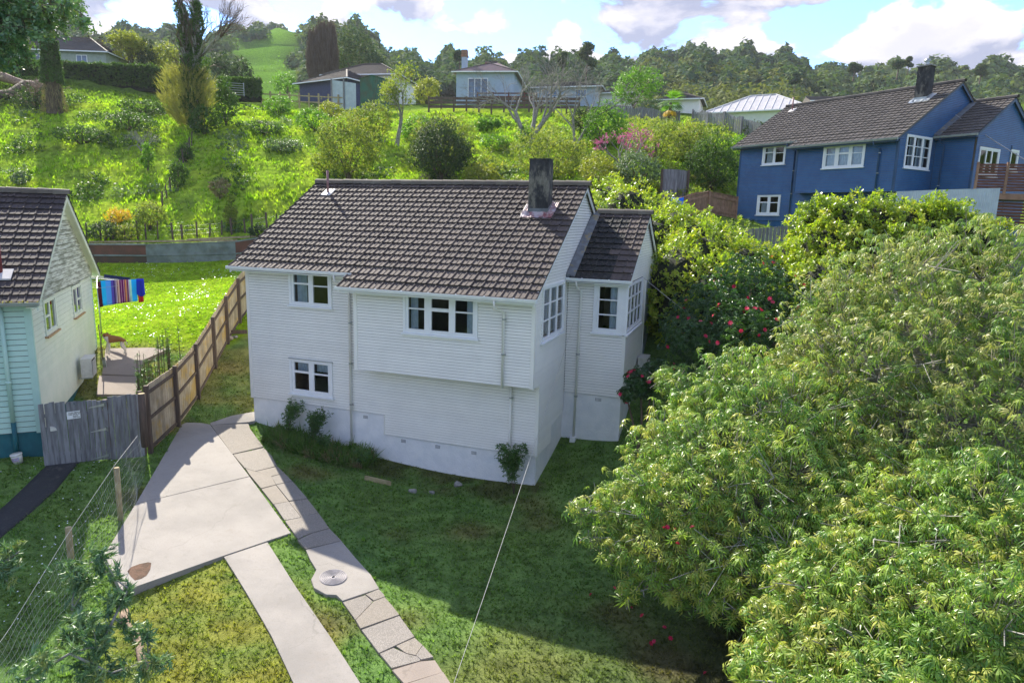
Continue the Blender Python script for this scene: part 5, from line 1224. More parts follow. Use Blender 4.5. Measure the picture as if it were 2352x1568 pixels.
# ------------------------------------------------------------------ wires
def wire(pts, r, label, sag=.3, mat=None):
    a, b = Vector(pts[0]), Vector(pts[1]); n = 24; P = []
    for i in range(n + 1):
        s = i / n; p = (b - a) * s; p.z -= sag * 4 * s * (1 - s); P.append(p)
    mb = MB(); mb.tube(P, r, 6); o = mb.build('service_wire', mat or M['cable'], None, True); o.location = a; return tag(o, label, 'wire')
wire((at(1340, 662, 23.3), at(1000, 1690, 9.5)), .0045, 'thick pale service cable dropping from the wing of the white house over the lawn', .25)
wire((at(1348, 520, 25.2), at(1600, 735, 22)), .010, 'thin wire from the white house gable end down over the wing roof', .1)
wire((at(1385, 505, 27.5), at(1700, 680, 24)), .010, 'thin wire passing over the wing roof to the hedge', .1)
wire((at(2168, 245, 36), at(2420, 405, 30)), .022, 'pale cable in front of the blue house gable', .1)
wire((at(2210, 205, 39), at(2430, 345, 36)), .012, 'thin cable above the blue house wing roof', .1)
# ------------------------------------------------------------------ things by the blue house
def blue_surroundings():
    a, b = Vector(at(1700, 538, 31)), Vector(at(1835, 538, 30)); paling_fence(a, b, lambda s: 1.25, 'paling_fence', 'grey paling fence under the lower window of the blue house', M['wood_grey'], M['wood_grey'], w=.14, gap=.01, rails=False)
    a, b = Vector(at(2230, 560, 27)), Vector(at(2420, 575, 25.5)); paling_fence(a, b, lambda s: 1.5, 'paling_fence', 'grey paling fence at the right edge below the deck', M['wood_grey'], M['wood_grey'], w=.14, gap=.01, rails=False)
    a, b = Vector(at(1555, 485, 37)), Vector(at(1688, 492, 40)); paling_fence(a, b, lambda s: 1.25, 'paling_fence', 'warm brown timber fence left of the blue house', M['wood_tan'], M['wood_tan'], w=.13, gap=.02, cap=M['wood_tan'])
    a, b = Vector(at(1515, 465, 41)), Vector(at(1575, 470, 42)); paling_fence(a, b, lambda s: 1.7, 'paling_fence', 'dark grey paling fence between the shrubs left of the blue house', M['wood_grey'], M['wood_post'], w=.15, gap=.01, rails=False)
    # corrugated sheet lean-to before the wing
    e = empty('iron_screen', at(2200, 520, 28), label='pale corrugated iron screen below the deck of the blue house', cat='iron fence'); o = e.location.copy()
    A = Vector(at(2060, 440, 30.5)) - o; B = Vector(at(2155, 436, 29.6)) - o; Cc = Vector(at(2298, 432, 28.3)) - o
    for p, q, dp in ((A, B, 1.6), (B, Cc, 1.75)): 
        corr_sheet('iron_sheet', (p.x, p.y, 0), (q.x, q.y, 0), p.z - dp, p.z, q.z - dp, q.z, M['corr_white'], e, False)
    # deck with slatted screen
    d = empty('deck', at(2290, 480, 31), label='raised dark timber deck with slatted screen beside the blue house', cat='deck'); o = d.location.copy()
    P = [Vector(at(x, y, t)) - o for x, y, t in ((2238, 440, 31.5), (2306, 442, 30.7), (2390, 444, 29.8))]; H = 1.35
    for p in P:
        mb = MB(); mb.box(p.x - .05, p.x + .05, p.y - .05, p.y + .05, p.z - .1, p.z + H); mb.build('post', M['wood_tan'], d)
    for p, q in zip(P, P[1:]):
        for k in range(10):
            z = .1 + k * .125; mb = MB(); mb.bar(p + Vector((0, 0, z)), q + Vector((0, 0, z)), .02, .10); mb.build('slat', M['wood_red'], d)
    nr = Vector((.35, .93, 0)); mb = MB(); mb.hexa([P[0] - Vector((0,0,.32)), P[2] - Vector((0,0,.32)), P[2] + nr * 3 - Vector((0,0,.32)), P[0] + nr * 3 - Vector((0,0,.32)), P[0] - Vector((0,0,.05)), P[2] - Vector((0,0,.05)), P[2] + nr * 3 - Vector((0,0,.05)), P[0] + nr * 3 - Vector((0,0,.05))]); mb.build('deck_floor', M['wood_tan'], d)
    for k in range(9):
        z = -.5 - k * .14; mb = MB(); mb.bar(P[0] + Vector((.3, .2, z)), P[2] + Vector((.3, .2, z)), .02, .11); mb.build('slat', M['wood_red'], d)
    # blue chair back standing behind the hedge
    e = empty('blue_chair', at(1555, 470, 34), label='bright blue plastic chair back behind the hedge, left of the brown fence', cat='chair'); bm = simple('bright blue plastic', (.01, .16, .75), None, 3, .4)
    mb = MB(); w = .30
    for i in range(7):
        u = -1 + i / 3; mb.v += [(u * w, .05 * u * u, -.4), (u * w * 1.05, .05 * u * u, .38 - .05 * (1 - u * u))]
    mb.f = [(2*i, 2*i+2, 2*i+3, 2*i+1) for i in range(6)]; q = mb.build('backrest', bm, e, True); q.modifiers.new('t', 'SOLIDIFY').thickness = .03
    mb = MB(); mb.box(-.28, .28, .0, .5, -.42, -.38); mb.build('seat', bm, e)
    for x in (-.25, .25):
        for y in (.03, .46): mb = MB(); mb.tube([(x, y, -.42), (x * 1.1, y, -.9)], .02, 6); mb.build('leg', bm, e)
blue_surroundings()
# ------------------------------------------------------------------ far houses
def hip_house(px, py, t, rz, L, D, wallh, rise, wmat, rmat, trim, label, wins=(), gable=False, ov=.5, name='house', ribs=False, chim=None, local=None):
    p = Vector(at(px, py, t)); e = empty(name, p, rz, label, 'house')
    b = MB(); b.box(-L/2, L/2, 0, D, -2.5, wallh); w = b.build('wall', wmat, e)
    for (u, z0, z1, wd) in wins:
        f = MB(); f.box(u - wd/2, u + wd/2, -.06, -.001, z0, z1); f = f.build('window', trim, e)
        n = max(1, round(wd / .9)); 
        for i in range(n):
            a = u - wd/2 + .09 + i * (wd - .09) / n; g = MB(); g.box(a, a + (wd - .09) / n - .09, -.075, -.061, z0 + .1, z1 - .1); g.build('pane', M['far_glass'], f)
    X, Y = L/2 + ov, ov; r = D/2 + ov; k = 0 if gable else r
    V = [(-X, -Y, wallh), (X, -Y, wallh), (X, D + Y, wallh), (-X, D + Y, wallh), (-X + k, D/2, wallh + rise), (X - k, D/2, wallh + rise)]
    b = MB(); b.add(V, [(0, 1, 5, 4), (1, 2, 5), (2, 3, 4, 5), (3, 0, 4), (3, 2, 1, 0)]); rf = b.build('roof', rmat, e)
    # courses of tiles or ribs as raised strips
    b = MB()
    if ribs:
        n = int(L / .8)
        for i in range(n):
            x = -X + (i + .5) * 2 * X / n; f = min(1, (X - abs(x)) / k) if k else 1
            b.bar((x, -Y, wallh + .03), (x, -Y + (D/2 + Y) * f, wallh + rise * f + .03), .06, .06)
        for f in (.33, .66): pass
        b.build('roof_rib', M['roof_rib'], rf)
    else:
        n = 11
        for i in range(1, n):
            f = i / n; y = -Y + (D/2 + Y) * f; z = wallh + rise * f + .02; b.bar((-X + k * f, y, z), (X - k * f, y, z), .06, .05)
            if k:
                for sg in (1, -1): b.bar((sg * (X - k * f), -Y + (D/2 + Y) * f, z), (sg * (X - k * f), D + Y - (D/2 + Y) * f, z), .06, .05)
        b.build('tile_course', rmat, rf)
    b = MB(); b.bar((-X + k, D/2, wallh + rise + .04), (X - k, D/2, wallh + rise + .04), .22, .12)
    if k:
        for c0, c1 in (((-X, -Y), (-X + k, D/2)), ((X, -Y), (X - k, D/2))): b.bar((*c0, wallh + .04), (*c1, wallh + rise + .04), .2, .12)
    b.build('ridge_capping', M['tile_ridge'] if not ribs else M['roof_rib'], rf)
    b = MB(); b.box(-X - .06, X + .06, -Y - .1, -Y, wallh - .10, wallh + .04); b.box(X, X + .08, -Y, D + Y, wallh - .1, wallh + .04); b.build('gutter', trim, rf)
    if chim:
        x, y, z = chim; b = MB(); b.box(x - .35, x + .35, y - .35, y + .35, wallh - 1, z); c = b.build('chimney', M['blue_grey'], e)
        b = MB(); b.box(x - .45, x + .45, y - .45, y + .45, z, z + .25); b.box(x - .38, x + .38, y - .38, y + .38, z + .26, z + .9); b.build('chimney_pot', M['wood_tan'], c)
    return e
M['far_glass'] = simple('far window glass', (.10, .16, .24), (.05, .07, .1), 2, .08, spec=1.)
M['roof_rib'] = simple('white roof rib', (.78, .76, .74), None, 3, .5)
M['blue_grey'] = simple('pale blue grey weatherboards', (.38, .47, .56), (.33, .42, .52), 4, .5)
M['navy'] = simple('navy weatherboards', (.04, .055, .13), (.03, .04, .10), 4, .5)
M['pale_green'] = simple('pale grey green wall', (.36, .42, .36), None, 3, .6)
hip_house(130, 165, 88, R(22), 13, 8, 2.6, 2.6, M['pale_green'], M['tile_grey'], M['white'], 'tiled house behind the clipped hedge at the upper left', [(-3, 1.1, 2.2, 2.2), (3.4, 1.1, 2.2, 1.4)])
hip_house(742, 236, 90, R(-12), 9, 8, 2.7, 2.2, M['navy'], M['tile_dark'], M['white'], 'navy house with dark hipped roof, left of the green shed', [(2.8, 1.0, 2.4, 2.0)], ov=.6)
hip_house(830, 240, 97, R(8), 11, 8, 4.0, 2.4, M['white_board'], M['tile_dark'], M['white'], 'dark hipped roof house just behind the green shed', [(-1, 2.4, 3.5, 2.4), (2, 2.4, 3.5, 1.4)], ov=.6)
villa = hip_house(1113, 236, 86, R(12), 7.5, 9, 3.7, 2.2, M['blue_grey'], M['roof_old'] if 'roof_old' in M else simple('faded red roof iron', (.30,.2,.2), (.22,.17,.17), 2, .6), M['white'], 'pale blue villa with veranda and chimney on the crest', [(-.9, .4, 3.0, 2.6)], chim=(-3.4, 3.5, 6.3))
hip_house(1300, 236, 92, R(5), 9, 7, 2.0, 1.3, M['blue_grey'], M['tile_grey'], M['white'], 'long low pale house seen through the bare tree branches', [(-2, .7, 1.7, 1.5), (2, .7, 1.7, 1.6)])
hip_house(1410, 246, 92, R(3), 4, 6, 1.8, 1.2, M['white_board'], M['tile_grey'], M['white'], 'small white house peeking left of the round bright tree')
hip_house(1560, 262, 88, R(0), 5, 6, 1.8, 1.4, M['white_board'], M['tile_grey'], M['white'], 'small white walled house right behind the palm')
hip_house(1735, 283, 82, R(-8), 12, 9, 1.4, 2.6, M['cream_board'], M['roof_white'], M['white'], 'house with pale ribbed iron roof left of the blue house', [], ribs=True)
hip_house(1905, 240, 105, R(10), 5, 6, .5, 1.1, M['white'], M['tile_grey'], M['white'], 'white gabled house just showing above the blue house ridge', gable=True)
def veranda():
    e = empty('veranda_railing', at(1150, 238, 84), R(12), 'dark red timber railing in front of the pale blue villa', 'railing')
    for z in (.35, .75, 1.15): b = MB(); b.box(-3, 4.5, -.05, .05, z, z + .14); b.build('rail', M['wood_red'], e)
    for x in (-3, -1, 1, 3, 4.5): b = MB(); b.box(x - .08, x + .08, -.08, .08, -.6, 1.35); b.build('post', M['wood_red'], e)
    b = MB(); b.box(-1.5, 1.2, .1, .5, -.5, 1.6); 
veranda()
def rail_fence(px0, px1, t0, t1, h, nr_, label, mat, n=10, w=.14):
    a, b_ = Vector(at(*px0, t0)), Vector(at(*px1, t1)); e = empty('rail_fence', a, label=label, cat='fence'); d = b_ - a
    for i in range(n + 1): c = d * i / n; mb = MB(); mb.box(c.x - .08, c.x + .08, c.y - .08, c.y + .08, c.z - 1., c.z + h); mb.build('post', mat, e)
    for k in range(nr_):
        z = h * (k + .5) / nr_
        for i in range(n): mb = MB(); mb.bar(d * i / n + Vector((0, 0, z)), d * (i + .96) / n + Vector((0, 0, z)), .05, w); mb.build('rail', mat, e)
rail_fence((985, 250), (1330, 252), 78, 78, 1.4, 3, 'dark horizontal rail fence below the pale blue villa', M['wood_post'], 12, .3)
rail_fence((600, 236), (800, 246), 84, 82, 1.4, 2, 'pale post and rail fence before the navy house', M['wood_treated'], 9, .14)
def shed():
    e = empty('garden_shed', at(850, 243, 80), R(-12), 'green corrugated iron shed with curved top on the crest', 'shed')
    corr_sheet('side_sheet', (-1.6, 0, 0), (.4, 0, 0), -.6, 3.2, -.6, 3.4, M['corr_green'], e, False, .25, .03); corr_sheet('side_sheet', (.4, 0, 0), (1.9, 1.2, 0), -.6, 3.4, -.6, 2.9, M['corr_green'], e, False, .25, .03)
    b = MB(); b.hexa([(-1.7, -.1, 3.2), (.45, -.1, 3.4), (2, 1.2, 2.95), (-.2, 1.6, 2.9), (-1.7, -.1, 3.26), (.45, -.1, 3.46), (2, 1.2, 3.0), (-.2, 1.6, 2.96)]); b.build('shed_roof', M['corr_green'], e)
    e = empty('iron_screen', at(790, 243, 82), R(-6), 'pale blue corrugated iron screen left of the green shed', 'iron fence')
    corr_sheet('iron_sheet', (-1.8, 0, 0), (1.9, 0, 0), -.5, 3.1, -.5, 2.5, M['corr_white'], e, False, .25, .03)
    for x in (-1.8, .1): b = MB(); b.box(x - .08, x + .08, -.16, -.04, -.5, 3.2); b.build('post', M['wood_grey'], e)
    e = empty('farm_gate', at(541, 222, 74), R(35), 'galvanised farm gate standing open at the end of the hedge', 'gate')
    for k in range(6): b = MB(); b.tube([(-.9, 0, .2 + k * .24), (.9, 0, .2 + k * .24)], .03, 6); b.build('bar', M['metal'], e)
    for x in (-.9, .9): b = MB(); b.tube([(x, 0, .1), (x, 0, 1.5)], .035, 6); b.build('upright', M['metal'], e)
shed()
a, b_ = at(1400, 262, 78), at(1560, 285, 72); paling_fence(a, b_, lambda s: 1.6, 'paling_fence', 'weathered paling fence below the round bright tree', M['wood_grey'], M['wood_grey'], w=.24, gap=.03, rails=False, railh=())
a, b_ = at(1590, 292, 68), at(1745, 315, 60); paling_fence(a, b_, lambda s: 1.7, 'paling_fence', 'weathered paling fence before the pale iron roof house', M['wood_grey'], M['wood_grey'], w=.2, gap=.04, rails=False)
# ------------------------------------------------------------------ vegetation
def leaf_tpl(l, w, droop=.0, fold=.25):
    """one leaf along +x, as four triangles folded at its midrib"""
    return [(0,0,0),(l*.5,w/2,w*fold-droop*.35*l),(l*.55,0,-droop*.3*l),(l*.5,-w/2,w*fold-droop*.35*l),(l,0,-droop*l)], [(0,2,1),(0,3,2),(1,2,4),(2,3,4)]
def kite_tpl(l, w, droop=.0, fold=.25):
    """one leaf along +x, as two triangles folded at its midrib"""
    return [(0,0,0),(l*.45,w/2,w*fold-droop*.15*l),(l,0,-droop*l),(l*.45,-w/2,w*fold-droop*.15*l)], [(0,2,1),(0,3,2)]
def whorl(k, l, w, droop, up=.15, seed=1, tpl=leaf_tpl):
    r = random.Random(seed); V = []; F = []
    for i in range(k):
        a = 2 * math.pi * i / k + r.uniform(-.25, .25); v, f = tpl(l * r.uniform(.75, 1.15), w * r.uniform(.8, 1.1), droop * r.uniform(.6, 1.3)); tw = r.uniform(-.5, .5); b = len(V)
        for (x, y, z) in v:
            y2, z2 = y * math.cos(tw) - z * math.sin(tw) * .3, z + y * math.sin(tw) * .6; x += .012; z2 += up * min(x, l * .3)
            V.append((x * math.cos(a) - y2 * math.sin(a), x * math.sin(a) + y2 * math.cos(a), z2))
        F += [tuple(q + b for q in t) for t in f]
    return V, F
def sprig(k, l, s, seed=1):
    """a short shoot set with small flat leaves, two triangles each"""
    r = random.Random(seed); V = []; F = []
    for i in range(k):
        z = s * (i / k - .3); a = i * 2.4; t = r.uniform(.2, .9); d = np.array([math.cos(a) * math.cos(t), math.sin(a) * math.cos(t), math.sin(t)]); n = np.cross(d, [0, 0, 1.]); n /= np.linalg.norm(n); b = len(V); o = np.array([0, 0, z])
        V += [tuple(o), tuple(o + d * l * .5 + n * l * .28), tuple(o + d * l), tuple(o + d * l * .5 - n * l * .28)]; F.append((b, b + 1, b + 2, b + 3))
    return V, F
def strands(k, h, w, spread, seed=1, bend=.3):
    r = random.Random(seed); V = []; F = []
    for i in range(k):
        a = r.uniform(0, 6.28); s = spread * r.uniform(.2, 1); ca, sa = math.cos(a), math.sin(a); hh = h * r.uniform(.6, 1.1); b = len(V)
        bx = .15 * spread * r.uniform(-1, 1); by = .15 * spread * r.uniform(-1, 1)
        V += [(bx - w * sa, by + w * ca, 0), (bx + w * sa, by - w * ca, 0), (bx + s * ca * .5 + w * sa * .7, by + s * sa * .5 - w * ca * .7, hh * .62), (bx + s * ca * .5 - w * sa * .7, by + s * sa * .5 + w * ca * .7, hh * .62)]
        F.append((b, b + 1, b + 2, b + 3)); V += [(bx + s * ca, by + s * sa, hh * (1 - bend * r.random()))]; F.append((b + 3, b + 2, b + 4, b + 4))
    return V, [tuple(f) for f in F]
def shell(blobs, n, deep=.16, inner=.78, rg=rng, lump=.10):
    """n points spread through the outer layer of a union of balls (x,y,z,rx,ry,rz); returns points, outward normals"""
    B = np.array([b if len(b) == 6 else (b[0], b[1], b[2], b[3], b[3], b[3]) for b in blobs], float)
    wt = (B[:, 3] * B[:, 4] + B[:, 3] * B[:, 5] + B[:, 4] * B[:, 5]); wt /= wt.sum(); P = []; N = []; got = 0
    for _ in range(12):
        m_ = int((n - got) * 1.6) + 50; k = rg.choice(len(B), m_, p=wt); d = rg.normal(size=(m_, 3)); d /= np.linalg.norm(d, axis=1, keepdims=True)
        lm = 1 + lump * (np.sin(d[:, 0] * 5 + k) * np.sin(d[:, 1] * 6 + k * 2) + .6 * np.sin(d[:, 2] * 9 + d[:, 0] * 7 + k * 3))
        rad = lm * (1 - np.abs(rg.normal(0, deep, m_))); p = B[k, :3] + d * B[k, 3:] * rad[:, None]
        ok = np.ones(m_, bool)
        for j in range(len(B)):
            q = (((p - B[j, :3]) / B[j, 3:]) ** 2).sum(1); ok &= (q > inner ** 2) | (k == j) & (q > (inner * .55) ** 2)
        nn = d / B[k, 3:]; nn /= np.linalg.norm(nn, axis=1, keepdims=True)
        P.append(p[ok]); N.append(nn[ok]); got += ok.sum()
        if got >= n: break
    return np.concatenate(P)[:n], np.concatenate(N)[:n]
L = {}
L['olive'] = leafmat('olive green fine foliage', [(0.084,0.120,0.030),(0.156,0.204,0.042),(0.252,0.288,0.060),(0.336,0.288,0.084)], .42, .6, .25)
L['dark'] = leafmat('dark green foliage', [(.02,.04,.018),(.04,.07,.028),(.07,.11,.04)], .3, .6, .25)
L['ivy'] = leafmat('ivy leaves', [(.03,.065,.015),(.06,.12,.025),(.10,.18,.035)], .35, .55, .3)
L['bright'] = leafmat('bright green foliage', [(.06,.14,.015),(.11,.23,.025),(.17,.30,.035)], .42, .5, .3)
L['hedge'] = leafmat('yellow green hedge leaves', [(0.104,0.169,0.019),(0.208,0.299,0.026),(0.338,0.403,0.039),(0.468,0.429,0.052)], .42, .35, .5)
L['clip'] = leafmat('clipped hedge leaves', [(.035,.07,.015),(.06,.12,.025),(.10,.17,.035)], .35, .6, .2)
L['rhodo'] = leafmat('rhododendron leaves', [(0.072,0.160,0.035),(0.128,0.255,0.047),(0.208,0.334,0.056),(0.319,0.431,0.079),(0.510,0.479,0.112),(0.096,0.208,0.047)], .38, .36, .5, (1.35,1.5,.75), .5)
L['rhodo2'] = leafmat('dry topped rhododendron leaves', [(.07,.15,.035),(.12,.22,.05),(.19,.29,.06),(.30,.38,.09),(.42,.40,.15),(.10,.18,.04)], .4, .4, .45, (1.35,1.45,.75), .5)
L['camellia'] = leafmat('glossy camellia leaves', [(0.026,0.065,0.023),(0.046,0.111,0.033),(0.091,0.182,0.039)], .25, .3, .6)
L['grey'] = leafmat('grey green shrub leaves', [(.07,.11,.06),(.12,.18,.10),(.18,.24,.15)], .3, .5, .35)
L['yellow'] = leafmat('yellow green foliage', [(.13,.16,.02),(.22,.24,.03),(.30,.28,.05)], .45, .5)
L['gold'] = leafmat('golden yellow flowers', [(.50,.30,.01),(.65,.42,.02)], .3, .6)
L['pink'] = leafmat('magenta blossom', [(.36,.06,.17),(.5,.16,.28)], .3, .6, tcol=(1,1,1))
L['red'] = leafmat('rose red camellia petals', [(.60,.015,.08),(.75,.05,.14)], .2, .5, tcol=(1,1,1))
L['willow'] = leafmat('pale willow shoots', [(.22,.22,.06),(.30,.28,.08),(.34,.30,.12)], .35, .6)
L['straw'] = leafmat('dry stalks', [(.22,.17,.09),(.32,.26,.15),(.16,.12,.07)], .3, .7)
L['pine'] = leafmat('blue green conifer sprays', [(0.049,0.109,0.060),(0.095,0.190,0.095),(0.190,0.299,0.136),(0.245,0.272,0.082)], .15, .5)
L['forest'] = leafmat('forest canopy', [(.045,.085,.06),(.07,.12,.065),(.11,.155,.07),(.18,.20,.09)], .2, .9, .08, nscale=.03)
L['forest2'] = leafmat('lighter forest canopy', [(0.103,0.127,0.057),(0.161,0.184,0.069),(0.218,0.218,0.086)], .2, .9, .08, nscale=.04)
L['twigs'] = leafmat('brown winter twigs', [(.13,.09,.06),(.20,.15,.11),(.26,.21,.17)], .1, .8, .1, (1,1,1))
SPR = [sprig(5, 1.35, 1.5, i) for i in range(3)]
def foliage(name, blobs, n, size, mat, parent, tpl=None, deep=.26, upb=.4, inner=.7, lump=.26, clipz=None):
    P, N = shell(blobs, n, deep, inner, lump=lump)
    if clipz is not None: k = P[:, 2] > clipz; P, N = P[k], N[k]
    up = N + np.array([[0, 0, upb]]); tv, tf = tpl or SPR[n % 3]
    return scatter(name, tv, tf, P, rots(len(P), up, .9), size * rng.uniform(.6, 1.3, len(P)), mat, parent)
def stems(base, blobs, r, mat, parent, n=3, name='trunk', bend=.2):
    S = []
    for i, b in enumerate(blobs * n if len(blobs) == 1 else blobs):
        t = np.array(b[:3], float) + rng.normal(0, .25, 3) * (b[3] if len(b) > 3 else 1) * (.8 if len(blobs) == 1 else .2); p = np.array(base, float); q0 = p; m_ = 5
        for k in range(1, m_ + 1):
            q = p + (t - p) * (k / m_) + rng.normal(0, bend * r * 3, 3) * (k < m_) + np.array([0, 0, .12 * np.linalg.norm(t - p) * math.sin(math.pi * k / m_) * (.5)])
            S.append((q0, q, r * (1 - .75 * (k - 1) / m_), r * (1 - .75 * k / m_))); q0 = q
    return segs_mesh(name, S, mat, parent, 6)
def bush(px, py, wpx, hpx, label, mat, n=2500, name='shrub', cat='shrub', seed=0, trunk='bark', leaf=None, lobes=6, depth_f=.9, group=None, upb=.4, t=None, dens=1., deep=.22, sink=.12):
    """a bush standing where the photograph shows its foot; width and height measured in rows of the picture"""
    p = hit(px, py) if t is None else at(px, py, t); k = depth(p) / FPX; w = wpx * k / 2; h = hpx * k; rr = random.Random(seed + int(px * 7 + py))
    e = empty(name, p, rr.uniform(0, 6), label, cat, group); B = []
    for i in range(lobes):
        a = 2 * math.pi * i / lobes + rr.uniform(-.4, .4); f = rr.uniform(.3, .62); z = h * rr.uniform(.34, .68); rad = w * rr.uniform(.40, .58); rad = min(rad, h * .42)
        B.append((math.cos(a) * w * f, math.sin(a) * w * f * depth_f, z, rad, rad, rad * rr.uniform(.75, 1.0)))
    rt = min(w * .55, h * .36); B.append((0, 0, h - rt, rt, rt, rt)); B.append((0, 0, h * .42, w * .72, w * .72 * depth_f, h * .40))
    s = leaf or max(.055, 1.15 * k * 2.2)
    area = w * h * 6; n = int(min(4000, max(300, area / (s * s) * .30)) * dens); s *= 1.12
    foliage('foliage', B, n, s, mat, e, deep=deep, upb=upb, clipz=-h * sink)
    stems((0, 0, -.1), B[:lobes], max(.03, w * .035), M[trunk], e)
    return e
# shrubs on and below the bank
bush(800, 418, 165, 150, 'big olive feathery shrub in the middle of the bank above the roof vent', L['olive'], name='olive_shrub')
bush(850, 330, 120, 88, 'olive shrub higher up behind the big feathery one', L['olive'])
bush(1012, 425, 170, 150, 'dark rounded shrub hung with bare grey twigs', L['dark'], deep=.3)
bush(1010, 380, 190, 110, 'light green open shrub crowning the dark twiggy one', L['olive'])
bush(1265, 415, 180, 110, 'yellowish feathery shrub behind the chimney', L['olive'])
bush(1110, 430, 110, 52, 'low yellow green scrub left of the chimney', L['yellow'])
bush(1385, 340, 130, 100, 'green shrub below the weathered fence', L['bright'])
bush(1345, 310, 80, 62, 'dark shrub at the foot of the leaning bare tree', L['dark'])
bush(1505, 378, 120, 100, 'thin brownish shrub left of the small lawn', L['olive'], dens=.55)
bush(1375, 440, 110, 85, 'yellow green bush just behind the gable of the white house', L['yellow'])
bush(1460, 432, 135, 78, 'grey green bush before the magenta tree', L['grey'])
bush(1632, 440, 150, 130, 'large dark leafy shrub left of the blue house', L['clip'])
bush(1588, 372, 110, 92, 'light green shrub in front of the small lawn', L['olive'])
bush(1205, 330, 60, 40, 'low bright bush below the bare tree', L['bright'])
bush(1540, 330, 110, 50, 'scrubby bush below the palm', L['olive'])
bush(745, 400, 70, 50, 'small olive shrub at the left of the big feathery one', L['olive'])
bush(345, 528, 78, 66, 'bushy shrub standing at the foot of the bank', L['olive'], deep=.35)
bush(532, 524, 34, 76, 'narrow upright brown shrub on the shaded bank', L['olive'], depth_f=1.)
bush(275, 512, 72, 32, 'shrub covered in golden yellow flowers', L['gold'])
bush(240, 552, 90, 44, 'scrub against the fence behind the left house', L['dark'], group=None)
bush(297, 552, 60, 38, 'scrub by the fence below the yellow shrub', L['olive'])
bush(600, 545, 90, 26, 'brambles behind the corrugated fence near the roof corner', L['dark'])
bush(340, 392, 30, 62, 'slim sapling shrub alone on the sunny bank', L['bright'])
bush(410, 438, 46, 70, 'ivy clad clump on the old post fence', L['ivy'])
bush(426, 372, 40, 40, 'ivy mound farther up the old post fence', L['ivy'])
bush(505, 455, 46, 44, 'brown fern clump in the poplar shadow', L['straw'])
bush(45, 425, 42, 30, 'grey bramble clump on the bank at the far left', L['grey'])
bush(520, 290, 60, 110, 'dark ivy covered shrub right of the poplar', L['ivy'])
bush(470, 310, 90, 60, 'ivy mound at the foot of the poplar', L['ivy'])
bush(640, 262, 80, 40, 'ferny clump on the crest behind the farm gate', L['bright'])
bush(720, 300, 90, 50, 'bright green bush left below the navy house', L['bright'])
bush(760, 270, 80, 34, 'bright scrub on the crest before the navy house', L['yellow'])
bush(830, 300, 60, 48, 'bright green bush below the green shed', L['bright'])
bush(960, 330, 100, 60, 'leafy bush right of the twiggy ivy tree', L['bright'])
bush(1110, 300, 40, 26, 'small rounded bright bush, left one of the pair below the villa', L['bright'], group='pair of round bushes'); bush(1137, 300, 30, 24, 'small rounded bright bush, right one of the pair below the villa', L['bright'], group='pair of round bushes')
bush(1135, 345, 90, 34, 'patch of broad bright leaves on the slope', L['bright'])
bush(1500, 268, 60, 40, 'clump of upright flax leaves by the round tree', L['grey'], depth_f=.8)
bush(980, 240, 80, 60, 'yellow leaved shrub behind the dead tree', L['yellow'])
bush(1730, 320, 80, 40, 'dark bush at the foot of the weathered fence', L['dark'])
bush(1700, 350, 70, 36, 'green bush beside the small lawn', L['bright'])
bush(190, 330, 150, 44, 'grey bramble mass below the hedge', L['ivy']); bush(300, 300, 180, 40, 'glossy ivy mass on the bank below the hedge', L['ivy']); bush(330, 262, 150, 34, 'ivy ridge under the clipped hedge', L['clip'])
bush(610, 310, 120, 34, 'low glossy scrub right of the poplar', L['ivy']); bush(655, 350, 120, 30, 'pale glinting bramble patch on the bank', L['grey'])
# clipped hedge on the crest
def clipped_hedge(pts, h, wd, label, mat, n):
    e = empty('clipped_hedge', hit(*pts[0][:2]) if len(pts[0]) == 2 else at(*pts[0]), label=label, cat='hedge'); o = np.array(e.location); P = [np.array(at(*p)) - o for p in pts]; V = []; N = []
    seg = [np.linalg.norm(b - a) for a, b in zip(P, P[1:])]; tot = sum(seg)
    for a, b, ln in zip(P, P[1:], seg):
        m_ = int(n * ln / tot); u = rng.random(m_); d = (b - a) / ln; nr = np.array([-d[1], d[0], 0]); face = rng.random(m_); q = a + (b - a) * u[:, None]; hh = h * (1 + .03 * np.sin(u * 40))
        top = face < .35; z = np.where(top, hh, rng.random(m_) * hh); s = np.where(top, rng.uniform(-1, 1, m_), np.where(face < .8, -1, 1)) * wd / 2
        V.append(q + nr * s[:, None] + np.stack([0*z, 0*z, z], 1) + rng.normal(0, .06, (m_, 3))); N.append(np.where(top[:, None], [[0, 0, 1.]], nr[None] * np.sign(s)[:, None]))
        mb = MB(); mb.hexa([a - nr * wd * .44 - [0,0,.5], b - nr * wd * .44 - [0,0,.5], b + nr * wd * .44 - [0,0,.5], a + nr * wd * .44 - [0,0,.5], a - nr * wd * .44 + [0,0,h*.95], b - nr * wd * .44 + [0,0,h*.95], b + nr * wd * .44 + [0,0,h*.95], a + nr * wd * .44 + [0,0,h*.95]]); mb.build('dark_core', M['hedge_core'], e)
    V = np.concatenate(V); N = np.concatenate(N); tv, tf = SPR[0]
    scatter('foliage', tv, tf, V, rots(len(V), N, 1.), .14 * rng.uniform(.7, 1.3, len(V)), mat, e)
M['hedge_core'] = simple('dark hedge core', (.012,.018,.008), None, 3, .9)  # solid core coloured near black for the shade inside a hedge
clipped_hedge([(-60, 186, 76), (110, 193, 78), (360, 203, 79)], 2.3, 1.6, 'long clipped dark hedge along the crest at the left', L['clip'], 5500)
clipped_hedge([(360, 203, 79), (470, 212, 80)], 2.1, 1.6, 'shorter clipped hedge behind the poplar', L['clip'], 1900)
clipped_hedge([(505, 222, 80), (600, 224, 82)], 2.0, 1.6, 'clipped hedge with rounded end right of the farm gate', L['clip'], 1900)
